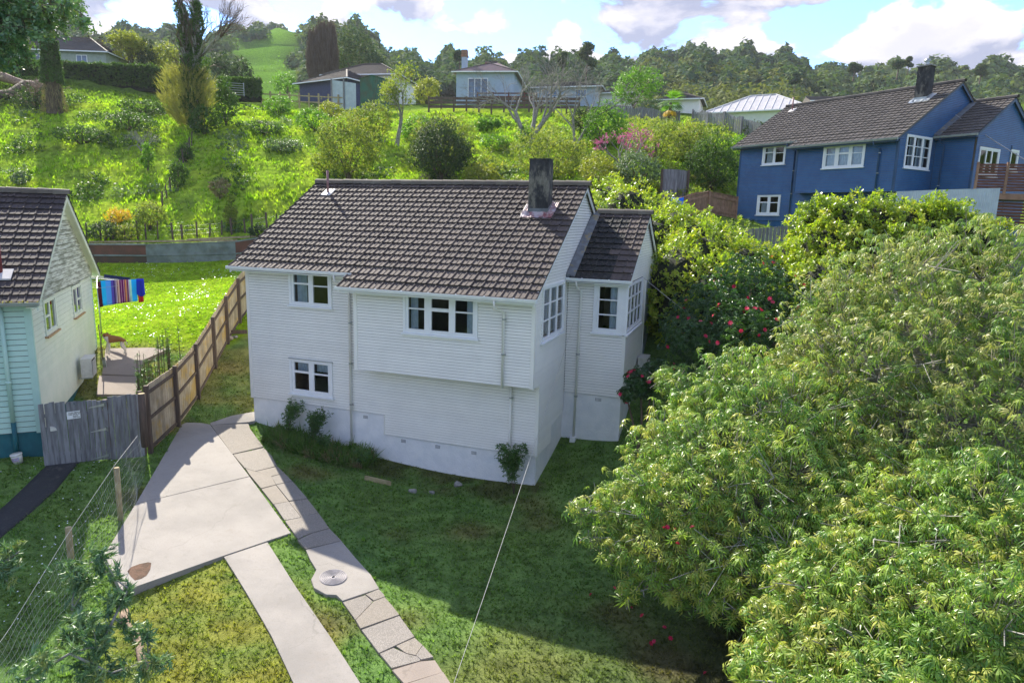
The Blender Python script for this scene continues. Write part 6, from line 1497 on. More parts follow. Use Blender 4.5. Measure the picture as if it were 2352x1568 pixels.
# big hedge between the white and the blue house
def big_hedge(spec, label, n, mat, size=.095, name='hedge', inner=True):
    B = []
    e = empty(name, hit(spec[0][0], spec[0][1]) if False else (0, 0, 0), label=label, cat='hedge'); c = np.array(at(*spec[0][:3])); e.location = c
    for (x, y, t, r) in spec: p = np.array(at(x, y, t)) - c; B.append((p[0], p[1], p[2] - r * .1, r, r, r * 1.05))
    foliage('foliage', B, n, size, mat, e, deep=.10, upb=.7, inner=.8)
    # stems reaching the ground
    S = []
    for b in B:
        for _ in range(4):
            x, y = b[0] + random.uniform(-.5, .5) * b[3], b[1] + random.uniform(-.5, .5) * b[3]; z = tz(c[0] + x, c[1] + y) - c[2]; S.append(((x, y, z - .1), (x * 1 + random.uniform(-.3, .3), y + random.uniform(-.3, .3), b[2]), .07, .03))
    segs_mesh('trunk', S, M['bark'], e, 5)
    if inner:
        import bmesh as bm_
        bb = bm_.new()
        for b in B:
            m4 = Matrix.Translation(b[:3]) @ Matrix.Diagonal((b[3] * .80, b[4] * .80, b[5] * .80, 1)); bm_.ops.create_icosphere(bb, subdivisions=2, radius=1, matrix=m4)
        me = bpy.data.meshes.new('dark_core'); bb.to_mesh(me); bb.free(); link('dark_core', me, M['hedge_core'], e, 'stuff')
    return e
big_hedge([(1560,650,25.5,1.5),(1490,565,29,1.5),(1545,545,30,1.5),(1440,490,33,1.5),(1400,475,36,1.5),(1495,505,33.5,1.3),(1625,605,27,1.5),(1580,620,26.5,1.5),(1700,635,26,1.5),(1650,585,28,1.4),(1760,660,25.5,1.4),(1815,680,24.5,1.3),(1640,680,24.5,1.4),(1720,700,24,1.3),(1560,715,24.8,1.1),(1480,610,28,1.2),(1600,570,28.5,1.4),(1510,680,26.8,1.1),(1545,520,32,1.1),(1860,690,23.5,1.2),(1900,660,23,1.2),(1800,620,26,1.1)],
   'dense yellow green hedge running uphill right behind the white house', 17000, L['hedge'])
big_hedge([(1885,520,25,1.0),(1940,520,24.5,1.05),(2005,532,24,1.15),(2090,545,23.6,1.3),(2180,552,23.2,1.2),(2250,570,23,.95),(1890,575,24,1.0),(1980,590,23.5,1.1),(2140,520,23.6,.9),(2060,600,23.3,1.2)],
   'rounded green hedge standing in front of the blue house', 11000, L['hedge'], .09)
# magenta tree
def blossom(px, py, wpx, hpx, label):
    p = hit(px, py); k = depth(p) / FPX; e = empty('blossom_tree', p, 0, label, 'tree'); S = []; tips = []; H = hpx * k
    for i in range(5): a = i * 1.26; grow((0, 0, 0), (math.cos(a) * .5, math.sin(a) * .5, 1), H * .62, .07, 2, S, tips, .6, 3, 0, .55)
    segs_mesh('trunk', S, M['grey_bark'], e, 4); T = np.array(tips); T = np.repeat(T, 3, 0) + rng.normal(0, .14, (len(T) * 3, 3)); rng.shuffle(T)
    tv, tf = SPR[1]; scatter('blossom', tv, tf, T[:520], rots(min(520, len(T))), .085 * rng.uniform(.7, 1.4, min(520, len(T))), L['pink'], e)
blossom(1432, 400, 120, 92, 'bare tree covered in magenta blossom behind the white house')
# bare trees
def bare(px, py, hpx, label, mat, lev=4, r=.16, n0=1, spread=.55, dirs=None, droop=0, t=None, leaf=None, leafn=0, ls=.12, name='bare_tree', ratio=.68, kids=3, L0=.34, wob=.12, sides=4):
    p = hit(px, py) if t is None else at(px, py, t); k = depth(p) / FPX; H = hpx * k; e = empty(name, p, 0, label, 'tree'); S = []; tips = []
    for i in range(n0):
        d = dirs[i] if dirs else (random.gauss(0, .12), random.gauss(0, .12), 1); grow((0, 0, -.2), d, H * L0, r, lev, S, tips, spread, kids, droop, ratio, wob)
    nb = [s for s in S if s[2] > r * .22]; tw = [s for s in S if s[2] <= r * .22]
    segs_mesh('trunk', nb, mat, e, 6); segs_mesh('twigs', [(a, b, max(c, .010), max(d, .008)) for a, b, c, d in tw], mat, e, 3, 'stuff')
    if leaf is not None:
        T = np.array(tips); T = T[rng.integers(0, len(T), leafn)] + rng.normal(0, .3, (leafn, 3)); tv, tf = SPR[2]; scatter('foliage', tv, tf, T, rots(leafn), ls * rng.uniform(.6, 1.3, leafn), leaf, e)
    return e
bare(1215, 330, 200, 'large spreading bare grey tree on the slope before the villa', M['grey_bark'], 4, .24, 3, .65, [(-.5, 0, 1), (.1, .2, 1), (.55, -.1, 1)], L0=.42)
bare(1320, 345, 190, 'pale leaning bare tree right of the big grey one', M['grey_bark'], 4, .15, 2, .6, [(.35, 0, 1), (-.1, .2, 1)], L0=.42)
bare(912, 335, 200, 'slim twiggy tree with mossy branches above the shrubs', M['grey_bark'], 4, .20, 1, .5, L0=.34, leaf=L['olive'], leafn=900, ls=.10)
bare(1000, 412, 60, 'bare fallen twigs hanging over the dark shrub', M['pale_twig'], 3, .06, 3, .9, [(-.6, -.3, .5), (.5, -.3, .3), (0, -.6, .5)], droop=.12, name='dead_branches')
bare(230, 178, 110, 'winter bare tree behind the hedge, left one', M['bark'], 4, .2, 2, .5, L0=.32, t=92)
bare(300, 185, 130, 'spreading tree with sparse young leaves behind the hedge', M['bark'], 4, .22, 2, .6, leaf=L['yellow'], leafn=1500, ls=.16, t=92, L0=.31)
bare(262, 182, 118, 'thin bare tree between its neighbours behind the hedge', M['bark'], 4, .16, 2, .5, t=95, L0=.31)
bare(1290, 250, 90, 'brown bare tree behind the long low house', M['bark'], 4, .2, 2, .6, t=100, L0=.31)
bare(330, 345, 90, 'dead bush with grey bare branches on the bank', M['grey_bark'], 3, .06, 4, .9, [(-.7, 0, .5), (.6, 0, .5), (-.2, .3, 1), (.2, -.3, .8)], name='dead_bush', L0=.3)
def undergrowth(name, label, n, tr, mask, mat, size, hgt, tpl=SPR[0]):
    t = rng.uniform(*tr, n); u = rng.uniform(-.84, .5, n) * t; f = FWH; r = np.array([f[1], -f[0]]); P = C0[:2] + f * t[:, None] + r * u[:, None]; k = mask(P[:, 0], P[:, 1], t); P = P[k]; t = t[k]; z = terr(P[:, 0], P[:, 1])
    v = hnoise(P[:, 0], P[:, 1], .8, 6) * .5 + .5; z = z + rng.random(len(z)) * hgt * (.3 + v); o = scatter(name, *tpl, np.column_stack([P, z]), rots(len(P), np.array([[0, 0, .8]])), size * rng.uniform(.6, 1.4, len(P)), mat); o['label'] = label; o['category'] = 'undergrowth'
undergrowth('ivy_cover', 'glossy ivy and brambles spreading over the bank', 60000, (45, 78), lambda x, y, t: (x < 14) & (wob(x, y, 2.9, 21) + .25 * wob(x, y, .7, 3) > .86), L['ivy'], .12, .5)
undergrowth('bramble_cover', 'pale grey brambles in patches on the bank', 40000, (45, 72), lambda x, y, t: (x < 8) & (wob(x, y, 3.3, 33) + .25 * wob(x, y, .6, 5) > .88), L['grey'], .11, .35)
undergrowth('scrub_cover', 'mixed olive scrub on the slope behind the white house', 60000, (42, 80), lambda x, y, t: (x > -6) & (x < 22) & (wob(x, y, 2.2, 13) + .3 * wob(x, y, .7, 5) > .72), L['olive'], .13, .7)
def street_trees():
    for i in range(7):
        x = -10 + i * 9 + random.uniform(-1, 1); y = -37 - abs(i - 3) * 1.2; z = tz(x, y); e = empty('street_tree', (x, y, z), 0, None, 'tree', 'trees across the street behind the camera'); e['label'] = 'broad dark tree across the street, ' + ('far left', 'second from the left', 'third from the left', 'middle one', 'third from the right', 'second from the right', 'far right')[i]
        B = [(random.uniform(-1.5, 1.5), random.uniform(-1, 1), 2.5 + k * 1.3, 3.2, 3, 2.4) for k in range(4)]; foliage('foliage', B, 1200, .45, L['dark'], e); stems((0, 0, -.2), B, .2, M['bark'], e)
street_trees()
# big poplar clad in ivy
def poplar():
    p = hit(447, 296); k = depth(p) / FPX; e = empty('poplar_tree', p, 0, 'tall twin trunked poplar wrapped in ivy, reaching above the frame', 'tree'); S = []; tips = []
    H = 335 * k; P1 = []; fork = 105 * k
    ctr = lambda z, s: np.array([s * (0 if z < fork else (z - fork) * .085 + .35 * min(1, (z - fork) / (1.5))), .2 * math.sin(z * .2), z])
    for s, rr in ((-1, .42), (1, .46)):
        q = ctr(0, s)
        for i in range(1, 16):
            z = H * i / 15; q2 = ctr(z, s); f = 1 - .6 * i / 15; S.append((q, q2, rr * (f + .03), rr * f)); q = q2
            if i > 3:
                for _ in range(2):
                    a = random.uniform(0, 6.28); grow(q2, (math.cos(a) * .45, math.sin(a) * .45, 1), H * .13, .09, 2, S, tips, .5, 3, 0, .6)
    for _ in range(5): grow(ctr(150 * k, 1), (1.0, random.uniform(-.4, .4), .75), 75 * k, .10, 3, S, tips, .5, 3, -.03, .62)
    segs_mesh('trunk', [s for s in S if s[2] > .05], M['grey_bark'], e, 7); segs_mesh('twigs', [(a, b, max(c, .013), max(d, .01)) for a, b, c, d in S if s and c <= .05], M['bark'], e, 3, 'stuff')
    n = 6000; z = rng.random(n) ** 1.25 * H * .8; s = rng.choice([-1, 1], n); a = rng.uniform(0, 6.28, n); C = np.array([ctr(z_, s_) for z_, s_ in zip(z, s)])
    rad = (.62 + .18 * np.sin(z * 2.1 + s * 2) + .1 * np.sin(a * 3 + z)) * np.where(z < fork * 1.5, 1.25, .72) * rng.uniform(.8, 1.1, n)
    N = np.stack([np.cos(a), np.sin(a), 0 * a], 1); tv, tf = SPR[1]; k_ = z > 60 * k * .7
    P = (C + N * rad[:, None])[k_]; scatter('ivy', tv, tf, P, rots(len(P), N[k_] + [[0, 0, .3]], .8), .10 * rng.uniform(.7, 1.4, len(P)), L['ivy'], e)
    # dense shoots round the foot
    n = 1900; a = rng.uniform(0, 6.28, n); zz = rng.uniform(.05, 1, n); r0 = rng.random(n) ** .6 * 68 * k * (.35 + .65 * np.sin(np.clip(zz, 0, 1) * 2.6)); P = np.stack([np.cos(a) * r0 - .6, np.sin(a) * r0 * .7, zz * 125 * k], 1)
    tv, tf = strands(4, 1.0, .016, .35, 4); tf = [f for f in tf]; N = np.stack([np.cos(a) * .7, np.sin(a) * .7, 1 + 0 * a], 1)
    scatter('suckers', tv, tf, P, rots(n, N, .6), rng.uniform(.6, 1.3, n), L['willow'], e)
poplar()
def ivy_stump(px, py, hpx, wpx, label):
    p = hit(px, py); k = depth(p) / FPX; H = hpx * k; w = wpx * k / 2; e = empty('ivy_clad_trunk', p, 0, label, 'tree')
    segs_mesh('trunk', [((0, 0, -.2), (.1, 0, H * .5), w * .6, w * .5), ((.1, 0, H * .5), (.1, 0, H * .93), w * .5, w * .35)], M['bark'], e, 8)
    n = 4200; z = rng.uniform(.02, 1, n); a = rng.uniform(0, 6.28, n); r = w * (.75 + .3 * np.sin(z * 4.5 + 1) + .12 * np.sin(a * 2 + z * 8)) * rng.uniform(.8, 1.1, n) * np.where(z > .93, .75, 1); N = np.stack([np.cos(a), np.sin(a), .3 + 0 * a], 1)
    P = np.stack([np.cos(a) * r + .1 * z, np.sin(a) * r, z * H], 1); tv, tf = SPR[0]; up = z > .38
    scatter('ivy', tv, tf, P[up], rots(up.sum(), N[up], .8), .11 * rng.uniform(.7, 1.3, up.sum()), L['ivy'], e)
    dn = ~up & (rng.random(n) < .45); tv, tf = strands(3, -.7, .012, .15, 7); scatter('hanging_stems', tv, tf, P[dn] * [.8, .8, 1], rots(dn.sum(), np.array([[0, 0, 1.]]), .3), rng.uniform(.4, 1., dn.sum()), L['straw'], e)
ivy_stump(126, 258, 165, 56, 'broken off trunk thickly clad in ivy, standing on the bank at the left')
def fallen():
    a, b = hit(-30, 205), hit(100, 208); mb = MB(); a = Vector(a) + Vector((0, 0, 1.2)); b = Vector(b) + Vector((0, 0, .5)); d = b - a; pts = [d * i / 6 + Vector((0, 0, .3 * math.sin(i))) for i in range(7)]
    mb.tube(pts, [.55, .5, .5, .42, .5, .6, .75], 9); o = mb.build('fallen_tree', M['dead_wood'], None, True); o.location = a; tag(o, 'fallen bleached tree trunk lying on the bank at the far left', 'fallen tree')
    a2, b2 = Vector(hit(-20, 248)) + Vector((0, 0, .7)), Vector(hit(75, 205)) + Vector((0, 0, .8)); d = b2 - a2; mb = MB(); mb.tube([d * i / 5 + Vector((0, 0, .2 * math.sin(i * 2))) for i in range(6)], [.45, .42, .4, .36, .3, .2], 8); o = mb.build('fallen_tree', M['bark'], None, True); o.location = a2; tag(o, 'darker fallen trunk leaning below the bleached one', 'fallen tree')
    e = empty('brush_pile', hit(80, 245), 0, 'tangle of roots and dead branches at the end of the fallen trunk', 'brush pile'); S = []; T = []
    for i in range(9): grow((random.uniform(-1, 1), random.uniform(-.5, .5), 0), (random.gauss(0, .8), random.gauss(0, .5), .8), 1.5, .07, 2, S, T, .9, 3, 0, .7)
    segs_mesh('branches', [(a, b, max(c, .02), max(d, .015)) for a, b, c, d in S], M['dead_wood'], e, 4, 'stuff')
    n = 900; P = rng.normal(0, 1, (n, 3)) * [2.2, 1., .7] + [0, 0, .5]; tv, tf = SPR[1]; scatter('foliage', tv, tf, P, rots(n), .13, L['dark'], e)
fallen()
# trees on the crest and beyond
bush(340, 176, 48, 84, 'dark pointed evergreen behind the hedge', L['dark'], name='evergreen_tree', cat='tree', t=92, depth_f=1.)
bush(388, 196, 76, 92, 'rounded yellow green tree behind the hedge', L['yellow'], name='leafy_tree', cat='tree', t=94)
bush(1455, 248, 118, 88, 'round bright green tree on the crest', L['bright'], name='leafy_tree', cat='tree', t=84)
bush(512, 205, 60, 80, 'dark tree right behind the poplar', L['dark'], name='evergreen_tree', cat='tree', t=110)
bush(555, 208, 60, 70, 'blue green conifer left of the grass hill', L['dark'], name='evergreen_tree', cat='tree', t=105)
bush(815, 190, 120, 122, 'tall dark tree mass right of the brown poplars', L['forest'], name='evergreen_tree', cat='tree', t=125)
bush(862, 190, 70, 70, 'dark tree right below the tall dark mass', L['forest'], name='evergreen_tree', cat='tree', t=122)
bush(660, 215, 60, 42, 'green tree at the foot of the grass hill', L['bright'], name='leafy_tree', cat='tree', t=115)
def lombardy(px, py, wpx, hpx, t, label):
    p = at(px, py, t); k = t / FPX; H = hpx * k; w = wpx * k / 2; e = empty('brown_poplar', p, 0, label, 'tree', 'brown bare poplars'); S = []
    n = 2000; z = rng.random(n); prof = np.sin(np.clip(z, 0, 1) ** .7 * 2.9 + .15) ** .6; a = rng.uniform(0, 6.28, n); r = w * prof * rng.random(n) ** .5
    P0 = np.stack([np.cos(a) * r, np.sin(a) * r, z * H], 1); d = np.stack([np.cos(a) * .18, np.sin(a) * .18, 1 + 0 * a], 1) * rng.uniform(.8, 2.2, n)[:, None]
    S = [(p_, p_ + d_, .035, .02) for p_, d_ in zip(P0, d)]; segs_mesh('twigs', S, L['twigs'], e, 3, 'stuff'); segs_mesh('trunk', [((0, 0, -2), (0, 0, H * .9), .35, .08)], M['bark'], e, 6)
for x, w, h, lb in ((722, 30, 100, 'brown bare poplar, left one of the tight row'), (742, 34, 118, 'brown bare poplar in the middle of the tight row'), (762, 32, 116, 'brown bare poplar, right one of the tight row')): lombardy(x, 196, w, h, 118, lb)
def pine(px, py, wpx, hpx, t, label, mat=None):
    p = at(px, py, t); k = t / FPX; H = hpx * k; w = wpx * k / 2; rr = random.Random(px); e = empty('pine_tree', p, 0, label, 'tree'); B = []; S = [((0, 0, -1), (w * .1, 0, H * .92), w * .07, w * .03)]
    for i in range(9): z = H * rr.uniform(.42, .97); a = rr.uniform(0, 6.28); f = w * rr.uniform(.2, .75) * (1.25 - z / H); B.append((math.cos(a) * f, math.sin(a) * f, z, w * .32, w * .32, w * .16)); S.append(((w * .05, 0, z - w * .25), (math.cos(a) * f, math.sin(a) * f, z), w * .03, w * .015))
    foliage('foliage', B, 1300, .26, mat or L['forest'], e, deep=.3, inner=.3); segs_mesh('trunk', S, M['bark'], e, 5)
pine(1345, 185, 62, 82, 150, 'lone spreading pine on the skyline right of the bare trees'); pine(1290, 185, 50, 62, 150, 'dark pine left of the lone skyline pine'); pine(1825, 205, 32, 36, 170, 'small round tree standing in the dip of the skyline')
pine(2060, 175, 50, 34, 190, 'wind shaped tree on the skyline, left of the blue house chimney'); pine(2085, 165, 24, 30, 190, 'slim tree beside the blue house chimney on the skyline'); pine(1960, 178, 50, 30, 190, 'flat topped tree on the right skyline'); pine(2250, 185, 46, 34, 190, 'dark tree on the skyline above the blue house gable'); pine(1055, 148, 40, 30, 160, 'small tree breaking the skyline above the villa')
def palm(px, py, wpx, hpx, t, label):
    p = at(px, py, t); k = t / FPX; H = hpx * k; e = empty('palm_tree', p, 0, label, 'palm'); segs_mesh('trunk', [((0, 0, -1), (0, 0, H * .62), .2, .17)], M['bark'], e, 7)
    V = []; F = []
    for i in range(14):
        a = 2 * math.pi * i / 14; v = []; 
        for j in range(-4, 5):
            b = a + j * .14; l = wpx * k * .30; V_ = len(V); V += [(0, 0, 0), (math.cos(b - .03) * l * .7, math.sin(b - .03) * l * .7, .25 * l), (math.cos(b) * l * 1.25, math.sin(b) * l * 1.25, -.1 * l), (math.cos(b + .03) * l * .7, math.sin(b + .03) * l * .7, .25 * l)]; F.append((V_, V_ + 1, V_ + 2, V_ + 3))
    F = np.array(F).reshape(14, 9, 4) if False else F
    n = 22; a = rng.uniform(0, 6.28, n); fan_v = [(0,0,0)]; fv, ff = [], []
    for j in range(9): b = (j - 4) * .2; l = .95; q = len(fv); fv += [(.5, 0, 0), (.5 + math.cos(b - .08) * .5, math.sin(b - .08) * .5, .05), (.5 + math.cos(b) * l, math.sin(b) * l, -.12), (.5 + math.cos(b + .08) * .5, math.sin(b + .08) * .5, .05)]; ff.append((q, q+1, q+2, q+3))
    rt = []; 
    for i in range(n):
        el = random.uniform(-.7, .9); m3 = Matrix.Rotation(a[i], 3, 'Z') @ Matrix.Rotation(-el, 3, 'Y'); rt.append([list(r) for r in m3])
    scatter('frond', fv, ff, np.tile([0, 0, H * .66], (n, 1)), np.array(rt), 1.25, L['bright'], e)
    scatter('dead_fronds', fv, ff, np.tile([0, 0, H * .5], (10, 1)), np.array([[list(r) for r in (Matrix.Rotation(i * .63, 3, 'Z') @ Matrix.Rotation(.9, 3, 'Y'))] for i in range(10)]), .9, L['gold'], e)
palm(1537, 287, 70, 78, 72, 'fan palm with yellowing lower fronds by the weathered fence')
# forest on the hills: distinct front trees, the rest as masses
def forest(name, azr, rr_, n, mat, label, size=(2.0, 3.9), q=52, ls=1.08):
    a = rng.uniform(*azr, n * 4); r = rng.uniform(*rr_, n * 4); th = np.radians(a - 19.3); X = C0[0] + np.sin(th) * r; Y = C0[1] + np.cos(th) * r
    hill = (a > -22.2) & (a < -17.0) & (hnoise(X, Y, 15, 1) * .5 + .5 < .74); fld = (a > 21.2) & (a < 24.4) & (r > 400); ok = ~hill & ~fld; X, Y, a = X[ok][:n], Y[ok][:n], a[ok][:n]; Z = terr(X, Y); n = len(X)
    s = rng.uniform(*size, n); hh = s * rng.uniform(.7, 1.15, n) * np.where(rng.random(n) < .25, 1.5, 1); s = s * np.where(hh > s * 1.2, .75, 1); d = rng.normal(size=(n, q, 3)); d /= np.linalg.norm(d, axis=2, keepdims=True); d[..., 2] = np.abs(d[..., 2]) * 1. - .15
    lm = 1 + .22 * np.sin(d[..., 0] * 5 + X[:, None]) * np.sin(d[..., 1] * 6 + Y[:, None]); P = d * lm[..., None] * s[:, None, None]; P[..., 2] = P[..., 2] * (hh / s)[:, None] + (hh * .55)[:, None]
    P = P + np.stack([X, Y, Z], 1)[:, None]; tone = np.repeat(rng.random(n), q) * .7 + rng.random(n * q) * .3; P = P.reshape(-1, 3); N = d.reshape(-1, 3)
    tv = [(-.7,-.5,0),(.75,-.35,.15),(.0,.8,-.05)]
    o = scatter(name, tv, [(0,1,2)], P, rots(len(P), N * 1.4 + [[0,0,.3]], 1.), ls * np.repeat(np.hypot(X - C0[0], Y - C0[1]) / 300, q) * rng.uniform(.6, 1.6, len(P)), mat, rnd=tone % 1); o['label'] = label; o['category'] = 'forest'
forest('forest', (-48, -19), (190, 440), 900, L['forest'], 'wooded ridge behind the poplar at the left')
forest('forest', (-22.5, -9), (190, 460), 1500, L['forest'], 'trees round the grass hill and the brown poplars')
forest('forest', (-10, 9), (190, 345), 2000, L['forest'], 'dark wooded ridge behind the villa in the middle')
forest('forest', (8, 22), (190, 385), 2300, L['forest'], 'rounded wooded hill left above the blue house')
forest('forest', (9, 22), (150, 260), 420, L['forest2'], 'paler trees on the lower slope of the rounded hill', (2.5, 4.))
forest('forest', (21, 48), (200, 450), 1900, L['forest'], 'wooded ridge behind the blue house')
# ------------------------------------------------------------------ rhododendrons, camellia and near plants
def rhodo(name, label, spec, n, mat, base_px, t_base, tr=.16, ll=.155, seed=0, extra_twigs=0, cat='rhododendron'):
    c = np.array(at(base_px[0], base_px[1], t_base)); c[2] = tz(c[0], c[1]); e = empty(name, c, 0, label, cat); B = []
    for (x, y, t, r) in spec: p = np.array(at(x, y, t)) - c; B.append((p[0], p[1], p[2], r, r, r * .88))
    P, N = shell(B, n, .24, .62, lump=.26); vw = (P + c - C0); vw /= np.linalg.norm(vw, axis=1, keepdims=True); k = (P[:, 2] > .25) & (((N * vw).sum(1) < .25) | (rng.random(len(P)) < .3)); P, N = P[k], N[k]; up = N * .85 + np.array([[0, 0, .7]]); R_ = rots(len(P), up, .9); sc = rng.uniform(.7, 1.2, len(P)); w = rng.integers(0, 3, len(P))
    for i in range(3):
        k = w == i; tv, tf = whorl(7 + i, ll * .95, ll * .25, (.75, 1.05, 1.4)[i], .25, seed + i); ft = scatter('foliage', tv, tf, P[k], R_[k], sc[k], mat, e)
    # yellowing single leaves
    S = []
    for i in range(len(P)):
        if i % 3 == 0: q = P[i] - N[i] * random.uniform(.25, .5) + rng.normal(0, .07, 3) - [0, 0, .12]; S.append((q, P[i], .009, .005))
    segs_mesh('twigs', S, M['pale_twig'], e, 3, 'stuff'); S = []
    for b in B:
        tgt = np.array(b[:3]); start = np.array([random.uniform(-.15, .15), random.uniform(-.15, .15), -.1]); q0 = start; m_ = 7; r0 = tr * random.uniform(.6, 1)
        for j in range(1, m_ + 1):
            f = j / m_; q = start + (tgt - start) * f; q[:2] = start[:2] + (tgt[:2] - start[:2]) * f ** 1.25; q = q + rng.normal(0, .10, 3) * (j < m_); S.append((q0, q, r0 * (1 - .7 * (j-1) / m_), r0 * (1 - .7 * f))); q0 = q
            if j > 2:
                for _ in range(3):
                    dd = rng.normal(size=3); dd /= np.linalg.norm(dd); dd[2] = abs(dd[2]) * .6; e1 = q + dd * b[3] * .45; e2 = e1 + (dd + rng.normal(0, .4, 3)) * b[3] * .35; S.append((q, e1, .035, .02)); S.append((e1, e2, .02, .010))
                    for _ in range(3): S.append((e2, e2 + (dd + rng.normal(0, .6, 3)) * b[3] * random.uniform(.25, .5), .010, .006))
    segs_mesh('trunk', S, M['grey_bark'], e, 6)
    return e, c, B
R1, c1, B1_ = rhodo('rhododendron', 'huge rhododendron with pale drooping leaf tops filling the right edge', [(2250,640,16,1.7),(2050,660,16.5,1.6),(1930,720,16.5,1.3),(2350,760,15,1.8),(2150,790,15,1.8),(2000,850,14.8,1.5),(2300,950,13.5,1.8),(2420,700,15,1.6),(1880,800,15.8,1.1),(2120,620,17,1.1),(2440,1050,13,1.8),(2080,1000,14,1.3),(2200,1060,13.2,1.2),(1960,780,16,1.2),(1850,860,16,1.0),(2150,900,14.5,1.3),(2360,880,13.6,1.3),(1990,930,14.6,1.1),(2080,1080,13.2,1.2),(2210,1010,13.2,1.3)], 8200, L['rhodo2'], (2200, 1300), 14.5, .2, .14, 3)
R2, c2, B2_ = rhodo('rhododendron', 'broad rhododendron spreading toward the lawn, nearest the white house', [(1700,900,15.5,1.25),(1800,960,14.6,1.4),(1620,960,15.2,1.0),(1540,1030,14.6,.95),(1660,1060,13.9,1.3),(1470,1120,14.0,.75),(1410,1150,13.7,.55),(1560,1160,13.4,1.0),(1800,1130,13.4,1.4),(1500,1260,13,.75),(1420,1270,13,.42),(1620,1280,12.8,.95),(1560,1340,12.6,.5),(1740,1240,13,1.1),(1900,1060,13.8,1.3),(1580,900,16,.7),(1880,960,15,1.1),(1530,870,16.5,.4),(1600,1120,13.4,1.0),(1700,1160,13.2,1.2),(1850,1240,12.6,1.1),(1960,1160,12.8,1.1),(1760,1040,14.2,1.2),(1660,1330,12.3,.6),(1480,1190,13.4,.7),(1335,1170,13.6,.3),(1362,1235,13.3,.28),(1450,1345,12.8,.3),(1730,1330,12.1,.85),(1820,1300,11.9,.9),(1650,1395,12.0,.32)], 10200, L['rhodo'], (1750, 1330), 13.6, .15, .13, 9)
R3, c3, B3_ = rhodo('rhododendron', 'lowest nearest rhododendron in the bottom right corner', [(2250,1200,11.5,1.35),(2080,1180,12,1.05),(2000,1300,11,.85),(1880,1360,10.9,.75),(1790,1440,10.6,.6),(2100,1400,10.2,1.0),(1930,1500,10.0,.75),(1800,1560,9.8,.6),(2260,1450,9.6,1.15),(2080,1580,9.2,.8),(1720,1520,10.3,.38),(2380,1300,10.6,1.2),(2330,1650,8.8,1.0),(1900,1640,9.3,.7),(1880,1310,11.4,.8),(1960,1240,11.9,.9),(2180,1120,12.4,1.0),(2160,1280,11,1.0),(2000,1420,10.5,.9),(2180,1520,9.6,.9),(2000,1600,9.4,.8),(1900,1440,10.5,.7)], 9500, L['rhodo'], (2080, 1500), 11.0, .15, .13, 21)
def cam_flower(parent, p, s=.05):
    if not hasattr(cam_flower, 'me'):
        V = []; F = []
        for ring, (k, r, z) in enumerate(((6, 1., .0), (5, .7, .25), (4, .4, .42))):
            for i in range(k):
                a = 2 * math.pi * i / k + ring; b = len(V); V += [(0, 0, z * .6), (math.cos(a - .5) * r * .7, math.sin(a - .5) * r * .7, z + .12), (math.cos(a) * r, math.sin(a) * r, z + .2), (math.cos(a + .5) * r * .7, math.sin(a + .5) * r * .7, z + .12)]; F.append((b, b + 1, b + 2, b + 3))
        me = bpy.data.meshes.new('flower'); me.from_pydata(V, [], F); me.materials.append(L['red']); cam_flower.me = me
    o = link('flower', cam_flower.me, None, parent); o.location = tuple(p); o.scale = (s, s, s); o.rotation_euler = (random.uniform(-.9, .9), random.uniform(-.9, .9), random.uniform(0, 6)); return o
def camellia(label, spec, n, nf, base, t):
    c = np.array(at(*base, t)); c[2] = tz(c[0], c[1]); e = empty('camellia', c, 0, label, 'camellia'); B = []
    for (x, y, tt, r) in spec: p = np.array(at(x, y, tt)) - c; B.append((p[0], p[1], p[2], r, r, r))
    foliage('foliage', B, n, .085, L['camellia'], e, deep=.14, upb=.5, tpl=whorl(6, 1.3, .62, .25, .3, 5, kite_tpl)); stems((0, 0, -.1), B, .06, M['bark'], e)
    P, N = shell(B, nf * 3, .02, .85); d = (C0 - c) / np.linalg.norm(C0 - c); k = (N @ d) > -.1; P, N = P[k][:nf], N[k][:nf]
    for p, nn in zip(P, N): o = cam_flower(e, p + nn * .05, random.uniform(.055, .085)); o.rotation_euler = Vector(nn + rng.normal(0, .3, 3)).to_track_quat('Z', 'Y').to_euler()
camellia('dark glossy camellia dotted with rose red flowers, right of the wing', [(1640,720,21.5,1.15),(1720,660,22,1.1),(1780,700,21,1.0),(1600,790,20.5,.9),(1700,780,20,1.1),(1780,780,19.5,.8),(1560,750,21.5,.6)], 4400, 55, (1680, 900), 21)
camellia('small camellia with red flowers at the back corner of the wing', [(1470,880,19.5,.42),(1510,860,19.5,.42),(1440,905,19.3,.22)], 900, 14, (1485, 930), 19.4)
# flowers among the rhododendron and fallen on the ground
for (x, y, t) in ((1524,1212,12.6),(1533,1210,12.6),(1550,1216,12.4),(1590,1210,12.3),(1556,1248,12.2),(1475,1413,12.5)): cam_flower(R2, np.array(at(x, y, t)) - c2, .055)
for (x, y, lb) in ((1495,1477,'lower left one of the tight pair'),(1502,1473,'upper right one of the tight pair'),(1540,1465,'single one right of the pair'),(1526,1440,'one just above the pair'),(1357,1365,'leftmost, at the edge of the foliage'),(1412,1350,'one at the foliage edge, second from the left'),(1620,1545,'lowest one near the bottom edge'),(1450,1395,'one midway between edge and pair')):
    p = lift((x, y), .03); o = cam_flower(None, p, .055); o.name = 'fallen_blossom'; o.parent = None; tag(o, 'pink fallen blossom on the lawn, ' + lb, 'flower', 'fallen blossoms on the lawn')
